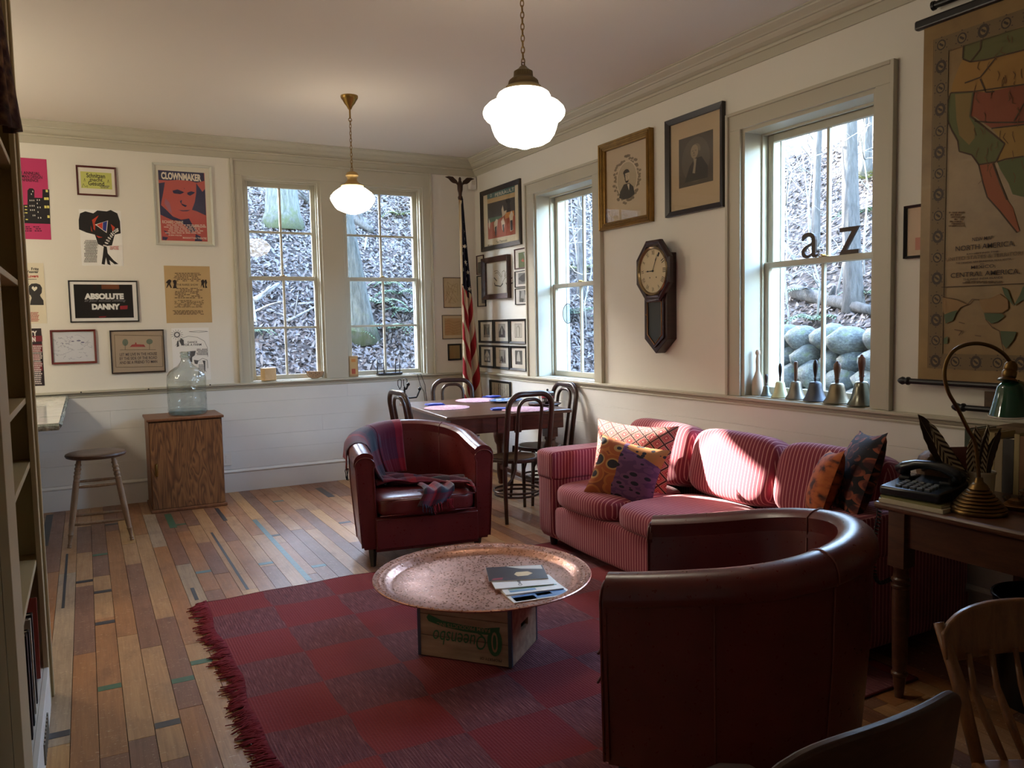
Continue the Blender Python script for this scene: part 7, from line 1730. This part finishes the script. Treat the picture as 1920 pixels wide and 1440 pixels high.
MB().box((-MWD/2, -(mp_z1-mp_z0)/2, 0), (MWD/2, (mp_z1-mp_z0)/2, .003)).build('map_sheet', M_MAP, A.root); A.z = .0031; A.off = -.0535
k3 = Kc(1680, 0, 3.7875); k4 = Kc(1680, 340, 3.6); A.K = k3
OL = (77, 55, 30)
A.shapes('territory', (99, 97, 52), [[(485, 290), (610, 250), (909, 195), (980, 180), (980, 345), (909, 355), (640, 425), (530, 440), (475, 415)]])
A.shapes('territory', (156, 116, 52), [[(475, 418), (530, 440), (640, 425), (720, 400), (909, 360), (980, 345), (980, 590), (909, 600), (700, 650), (640, 655), (490, 650), (390, 660), (400, 600), (445, 480)]])
A.shapes('territory', (139, 74, 44), [[(555, 650), (640, 655), (909, 600), (980, 590), (980, 875), (909, 885), (680, 912), (560, 830), (530, 820)]])
A.shapes('territory', (97, 99, 55), [[(390, 660), (555, 650), (530, 825), (775, 1020), (750, 1070), (710, 1150), (590, 1170), (540, 1100), (450, 1075), (440, 1000), (400, 930), (365, 850), (360, 750)]])
A.shapes('territory', (134, 111, 60), [[(420, 670), (540, 660), (520, 830), (560, 900), (560, 980), (520, 1030), (450, 960), (430, 850)]])
A.shapes('territory', (153, 119, 55), [[(680, 912), (909, 885), (980, 875), (980, 1095), (909, 1110), (780, 1130), (720, 1150), (755, 1070), (778, 1020)]])
A.shapes('territory', (92, 99, 57), [[(720, 1150), (909, 1110), (980, 1095), (980, 1420), (909, 1400), (830, 1380), (800, 1300), (740, 1200)]])
A.shapes('territory', (148, 84, 50), [[(590, 1170), (690, 1160), (740, 1300), (790, 1420), (830, 1470), (880, 1640), (860, 1650), (740, 1500), (650, 1400), (620, 1300)]])
A.lines('border_lines', OL, [[(475, 418), (530, 440), (640, 425), (909, 355), (980, 345)], [(490, 590), (600, 550), (720, 400)], [(600, 560), (640, 655), (700, 650)], [(390, 660), (555, 650), (909, 600), (980, 590)], [(555, 650), (530, 825), (775, 1020), (750, 1070), (710, 1150), (590, 1170)], [(560, 860), (680, 870), (850, 870), (980, 860)], [(680, 912), (909, 885), (980, 875)], [(390, 660), (360, 750), (365, 850), (400, 930), (440, 1000), (450, 1075), (540, 1100), (590, 1170), (620, 1300), (650, 1400), (740, 1500), (860, 1650)], [(720, 1150), (780, 1130), (909, 1110)], [(690, 1160), (740, 1300), (790, 1420)], [(485, 290), (475, 415)], [(610, 250), (600, 350), (530, 440)], [(840, 860), (909, 740), (980, 640)]], .0032)
rd = random.Random(6)
A.lines('relief_lines', (108, 76, 40), [[(x, y), (x+rd.uniform(-20, 20), y+rd.uniform(10, 45)), (x+rd.uniform(-25, 25), y+rd.uniform(45, 80))] for x, y in [(rd.uniform(560, 900), rd.uniform(240, 1250)) for k in range(40)]], .0014)
# ornamental border
A.K = k4
top_px = [(150+i*0, 0) for i in range(1)]
zA, zB = mp_z0+.05, mp_z1-.07; bx0, bx1 = -MWD/2+.055, -MWD/2+.125
def local_flat(nm, col, polys, dz=.0003):
    A.z += dz; mm = MB()
    for p_ in polys: mm.flat(p_, A.z)
    stuff(mm.build(nm, mat('map_ink', col, .6), A.root))
H2 = (mp_z1-mp_z0)/2
zb_, zt_ = -H2+.055, H2-.075
local_flat('border_ground', (114, 92, 55), [[(bx0, zb_), (bx1, zb_), (bx1, zt_), (bx0, zt_)], [(bx1, zt_-.070), (MWD/2-.055, zt_-.070), (MWD/2-.055, zt_), (bx1, zt_)], [(bx1, zb_), (MWD/2-.055, zb_), (MWD/2-.055, zb_+.070), (bx1, zb_+.070)]])
med = []; cur = []; N = 16
for k in range(N): med.append(((bx0+bx1)/2, zb_+.035+(zt_-zb_-.07)*k/(N-1), k))
for k in range(1, 15): med.append(((bx0+bx1)/2+k*.097, zt_-.035, k)); med.append(((bx0+bx1)/2+k*.097, zb_+.035, k))
local_flat('medallions', (60, 44, 27), [ell(x, y, .026 if k % 2 == 0 else .022, .030 if k % 2 == 0 else .024, 12) for x, y, k in med])
local_flat('medallions', (126, 102, 60), [ell(x, y, .014 if k % 2 == 0 else .016, .017 if k % 2 == 0 else .018, 10) for x, y, k in med])
local_flat('medallions', (60, 44, 27), [ell(x+dx, y+dy, .005, .006, 8) for x, y, k in med for dx, dy in ((-.006, .005), (.006, -.004), (0, 0))])
mm = MB(); A.z += .0003
for x, y, k in med:
    for q in range(6): a = 2*PI*q/6+.5; mm.flat(ell(x+.034*math.cos(a)*.9, y+.034*math.sin(a), .004, .003, 6), A.z)
stuff(mm.build('scrollwork', mat('map_ink', (74, 55, 34), .6), A.root))
local_flat('border_lines', OL, [[(bx1+.004, zb_+.07), (bx1+.006, zb_+.07), (bx1+.006, zt_-.07), (bx1+.004, zt_-.07)], [(bx0-.003, zb_), (bx0-.001, zb_), (bx0-.001, zt_), (bx0-.003, zt_)], [(bx1+.004, zt_-.076), (MWD/2-.06, zt_-.076), (MWD/2-.06, zt_-.074), (bx1+.004, zt_-.074)]])
A.texts('title_lettering', (54, 37, 22), [('NEW MAP', 588, 386, 140, 24, .10), ('NORTH AMERICA,', 600, 440, 400, 40, .09), ('MEXICO,', 592, 577, 165, 26, .06), ('CENTRAL AMERICA,', 598, 624, 465, 38, .05)], .003)
A.texts('title_lettering', (92, 71, 40), [('UNITED STATES & TERRITORIES', 610, 505, 560, 24, .075)], .0).texts('small_lettering', (54, 37, 22), [('THE CANADAS, NEW BRUNSWICK, NOVA SCOTIA,', 592, 540, 375, 14, .065), ('THE WEST INDIA ISLANDS', 588, 656, 265, 14, .045), ('AND', 585, 557, 30, 8, .06), ('EXHIBITING THE', 588, 482, 215, 10, .08)], .01)
A.greek('small_print', (101, 76, 42), 430, 672, 750, 690, 2, 20); A.greek('small_print', (101, 76, 42), 360, 205, 465, 310, 7, 21, .6)
A.lines('border_lines', OL, [[(312, 715), (864, 690), (900, 688)]], .0018)
A.shapes('land', (148, 116, 74), [[(570, 800), (640, 790), (700, 755), (760, 800), (765, 860), (720, 890), (600, 885), (575, 850)], [(320, 780), (420, 800), (490, 830), (440, 850), (420, 880), (340, 900), (318, 880)]]).shapes('land', (81, 94, 64), [[(600, 890), (720, 893), (740, 910), (690, 950), (650, 960), (610, 930)], [(710, 1010), (820, 1015), (800, 1070), (750, 1130), (720, 1090)], [(720, 712), (760, 730), (800, 840), (840, 770), (864, 710), (900, 700), (880, 790), (800, 842), (740, 770)], [(330, 900), (380, 880), (420, 870), (390, 940), (340, 960)], [(328, 1060), (355, 1045), (355, 1095), (330, 1098)]])
A.lines('coast_lines', (92, 67, 37), [[(320, 780), (420, 800), (490, 830), (520, 795), (570, 800)], [(610, 930), (660, 990), (705, 1010), (720, 1090), (735, 1150)], [(430, 950), (470, 960)], [(400, 1000), (450, 1010), (430, 1040)], [(540, 1040), (580, 1045)]], .0018)
for zz_, nm in ((mp_z1+.012, 'top_rail'), (mp_z0-.012, 'bottom_roller')):
    z_ = zz_-A.o.z
    if nm == 'top_rail': MB().box((-MWD/2-.04, z_-.022, -.012), (MWD/2+.04, z_+.022, .022)).build(nm, M_BLACK, A.root, bevel=.010, bseg=3)
    else: MB().ring([(-MWD/2-.035, z_, .006), (MWD/2+.035, z_, .006)], .0135, 14).build(nm, M_BLACK, A.root, smooth=.8)
zr = mp_z0-.012-A.o.z
for s in (-1, 1): MB().lathe([(0, 0), (.012, .002), (.020, .012), (.020, .020), (.013, .028), (.016, .034), (.020, .046), (.013, .062), (.004, .072), (0, .074)], 16, T=TR(s*(MWD/2+.033), zr, .006) @ RY(s*PI/2)).build('finial', M_BLACK, A.root, smooth=True)
# second rolled map below and a roller above
r2 = thing('rolled_map', 'second rolled map on a black rod just below the large wall map', 'map', (-.05, -5.23, 1.06), WALL_R)
MB().ring([(0, -.030, .004), (1.2, -.030, .004)], .0135, 14).build('roller', M_BLACK, r2, smooth=.8)
MB().box((.08, -.022, -.004), (1.1, .052, .004)).build('map_end', mat('crinkled_map_end', (81, 62, 42), .7, var=(14, .3, (1, 6, 1))), r2)
MB().lathe([(0, 0), (.012, .002), (.020, .012), (.020, .020), (.013, .028), (.016, .034), (.020, .046), (.013, .062), (.004, .072), (0, .074)], 16, T=TR(.0, -.030, .004) @ RY(-PI/2)).build('finial', M_BLACK, r2, smooth=True)
r3 = thing('map_roller', 'black wooden roller mounted above the large wall map', 'roller', (-.04, -5.03, 2.885), WALL_R)
MB().ring([(0, 0, .0), (1.4, 0, .0)], .016, 12).build('rod', M_BLACK, r3, smooth=.8); MB().lathe([(0, 0), (.02, .0), (.022, .012), (0, .02)], 14, T=RY(-PI/2)).build('end_knob', M_BLACK, r3, smooth=.8)
for x in (.15, .75): MB().box((x-.008, -.012, -.039), (x+.008, .012, 0)).build('bracket', M_IRON, r3)
for x in (.12, 1.2): MB().box((x-.006, -.0-.012, -.049), (x+.006, .012-.03, 0)).build('bracket', M_IRON, r2)
for x in (-.6, .6): MB().box((x-.006, H2-.0, -.049), (x+.006, H2+.02, -.012)).build('bracket', M_IRON, A.root)
# ------------------------------------------------------------------ bells and turned pin on the big window sill
SZ = .9855
def bell(label, y, h, w, metal, hm, x=.055, kind=0):
    t = thing('hand_bell', label, 'bell', (x, y, SZ), 0, 'hand bells on the window sill'); bh = h*.46; r = w/2
    MB().lathe([(r*.96, 0), (r, .004), (r*.93, bh*.10), (r*.78, bh*.25), (r*.64, bh*.5), (r*.55, bh*.75), (r*.50, bh*.92), (r*.40, bh), (r*.12, bh*1.03), (0, bh*1.03)], 32, cap=False).build('bell_cup', metal, t, smooth=.9)
    MB().lathe([(r*.93, .001), (r*.60, bh*.5), (r*.45, bh*.9), (0, bh*.95)], 24, cap=False).build('bell_inside', metal, t, smooth=True)
    z0 = bh; H = h-bh
    if kind == 0: pr = [(.006, z0), (.007, z0+H*.12), (.010, z0+H*.14), (.006, z0+H*.2), (.008, z0+H*.3), (.013, z0+H*.6), (.013, z0+H*.8), (.009, z0+H*.95), (0, z0+H)]
    elif kind == 1: pr = [(.010, z0), (.011, z0+H*.3), (.012, z0+H*.6), (.013, z0+H*.85), (.011, z0+H*.96), (0, z0+H)]
    else: pr = [(.010, z0), (.010, z0+H*.16), (.014, z0+H*.18), (.011, z0+H*.24), (.013, z0+H*.4), (.018, z0+H*.66), (.016, z0+H*.84), (.007, z0+H*.92), (.007, z0+H*.96), (0, z0+H)]
    sc = w/.13
    MB().lathe([(r_*max(.75, sc), z) for r_, z in pr], 16).build('handle', hm, t, smooth=.9)
HW1 = mat('dark_bell_handle', (44, 28, 24), .35); HW2 = mat('brown_bell_handle', (104, 74, 56), .4); HW3 = mat('red_brown_handle', (92, 50, 34), .3)
B_GRY = mat('grey_bell_metal', (110, 112, 104), .4, .8); B_CRM = mat('cream_enamel', (214, 210, 160), .2); B_TAN = mat('tan_bronze', (128, 120, 106), .42, .8); B_SLT = mat('slate_iron', (92, 94, 98), .5, .7); B_BRZ = mat('dull_bronze', (132, 118, 92), .45, .8); B_PEW = mat('pewter', (120, 120, 108), .25, .9)
bell('tiny grey metal hand bell next to the turned wooden pin', -3.905, .135, .068, B_GRY, HW1, .06)
bell('cream enamelled hand bell with a black handle', -4.02, .205, .105, B_CRM, mat('black_handle', (22, 22, 24), .3), .055)
bell('tan bronze hand bell with a straight brown handle', -4.143, .222, .12, B_TAN, HW2, .05, 1)
bell('slate-grey hand bell with a slim dark handle in the middle of the sill', -4.288, .235, .135, B_SLT, HW1, .045)
bell('wide-mouthed dull bronze hand bell with a thick brown handle', -4.44, .235, .148, B_BRZ, HW2, .04, 2)
bell('shiny pewter hand bell with a red-brown handle at the right end', -4.60, .275, .145, B_PEW, HW3, .035, 2)
tag(MB().lathe([(0, 0), (.034, 0), (.036, .006), (.036, .05), (.033, .09), (.022, .125), (.013, .15), (.012, .18), (.014, .21), (.011, .235), (.009, .245), (.015, .255), (.016, .266), (.011, .278), (0, .282)], 28).build('wooden_pin', wood('bare_turned_wood', (176, 154, 130), (202, 182, 158), .6), None, (.07, -3.826, SZ), smooth=.9), 'bare turned wooden pin standing at the left end of the big sill', 'pin')
# metal letters on the sash rail
def solid_text(body, h, d, bold=-.006):
    c = bpy.data.curves.new('t', 'FONT'); c.body = body; c.size = 1; c.offset = bold; c.resolution_u = 4; c.extrude = .5
    o = bpy.data.objects.new('t', c); COL.objects.link(o); bpy.context.view_layer.update()
    me = bpy.data.meshes.new_from_object(o.evaluated_get(bpy.context.evaluated_depsgraph_get())); vs = [v.co.copy() for v in me.vertices]; fs = [tuple(p.vertices) for p in me.polygons]
    bpy.data.objects.remove(o); bpy.data.curves.remove(c); bpy.data.meshes.remove(me)
    y0 = min(v.y for v in vs); y1 = max(v.y for v in vs); x0 = min(v.x for v in vs); x1 = max(v.x for v in vs); s = h/(y1-y0)
    m = MB(); m.add([((v.x-(x0+x1)/2)*s, (v.y-y0)*s, v.z*d) for v in vs], fs); return m
M_LET = mat('dark_cast_metal', (64, 54, 48), .45, .7)
tag(solid_text('a', .148, .014).build('metal_letter', M_LET, None, (.166, -4.14, 1.8035), WALL_R), 'dark metal letter a standing on the sash rail', 'letter', 'metal letters on the window')
tag(solid_text('z', .148, .014).build('metal_letter', M_LET, None, (.166, -4.41, 1.8035), WALL_R), 'dark metal letter z standing on the sash rail', 'letter', 'metal letters on the window')
p = PR(1065, 588, .15)
sc = thing('sun_catcher', 'clear round glass sun catcher hanging in the corner-side window', 'ornament', (.150, p.y, p.z), WALL_R)
MB().ring([(.085*math.cos(a), .085*math.sin(a), 0) for a in [2*PI*k/40 for k in range(40)]], .003, 6, closed=True).build('lead_ring', M_IRON, sc, smooth=True)
MB().prism(ell(0, 0, .084, .084, 40), -.001, .001).build('glass_disc', glass_mat('suncatcher_glass', (226, 232, 236), 1.4), sc)
MB().ring([(0, .085, 0), (0, .30, .0)], .0008, 5).build('thread', M_INK, sc)
# things on the double-window sill
M_BIRCH = wood('pale_birch', (206, 164, 108), (226, 188, 134), .5, (3, 3, 3), 4)
cb = thing('wooden_box', 'small pale wooden box with two round holes on the left window sill', 'box', (-2.125, .006, SZ), .35)
MB().box((-.062, -.035, 0), (.062, .035, .118)).build('box_body', M_BIRCH, cb, bevel=.008, bseg=3, smooth=.7)
for dy in (-.015, .015): MB().lathe([(0, 0), (.008, 0), (.008, .002), (0, .002)], 14, T=TR(.0615, dy, .03) @ RY(PI/2)).build('hole', M_INK, cb)
wm = thing('wooden_slice', 'carved wooden watermelon slice with dark seeds on the sill', 'ornament', (-1.70, .01, SZ), .1)
pl = [(-.082, .072), (.082, .062), (.070, .030), (.045, .008), (.012, 0), (-.03, .002), (-.06, .02), (-.075, .045)]
MB().prism(pl, -.014, .014, T=RX(PI/2)).build('slice', wood('tan_slice_wood', (150, 116, 82), (178, 142, 104), .6), wm, bevel=.003)
MB().ring([(x, 0, z) for x, z in pl[1:]+[pl[0]]], .0045, 6).build('rind', mat('dark_rind', (74, 62, 44), .6), wm, smooth=True)
m = MB()
for x, z in ((-.04, .05), (-.02, .035), (.0, .048), (.02, .034), (.04, .046), (.005, .022), (-.025, .02)): m.sphere((x, -.0145, z), .004, 8, sz=(.7, .4, 1.2))
m.build('seeds', M_INK, wm)
ct = thing('carton', 'upright printed carton on the sill beside the window post', 'box', (-1.325, .012, SZ), -.25)
MB().box((-.042, -.03, 0), (.042, .03, .198)).build('carton_body', mat('kraft_carton', (176, 146, 108), .6), ct, bevel=.002)
MB().box((-.034, -.0312, .02), (.036, -.0301, .185)).build('front_label', mat('carton_label', (206, 178, 128), .5), ct); MB().box((-.02, -.0318, .025), (.016, -.0313, .075)).build('red_picture', mat('carton_red', (180, 92, 74), .5), ct); MB().box((-.02, -.0318, .14), (.02, -.0313, .17)).build('orange_picture', mat('carton_orange', (206, 140, 80), .5), ct)
rt = thing('wifi_router', 'black flat router with four upright antennas on the right sill', 'router', (-.965, .012, SZ))
MB().box((-.125, -.035, 0), (.125, .035, .022)).build('router_body', mat('gloss_black', (16, 16, 18), .15), rt, bevel=.006, bseg=3)
MB().box((-.122, -.0355, .006), (.122, -.0352, .010)).build('light_strip', mat('grey_strip', (120, 124, 128), .3), rt)
for x, y in ((-.115, .02), (-.045, .028), (.075, .028), (.115, .02)): MB().ring([(x, y, .012), (x, y+.002, .06), (x, y+.004, .15)], [.005, .006, .005], 8).build('antenna', M_BLACK, rt, smooth=True)
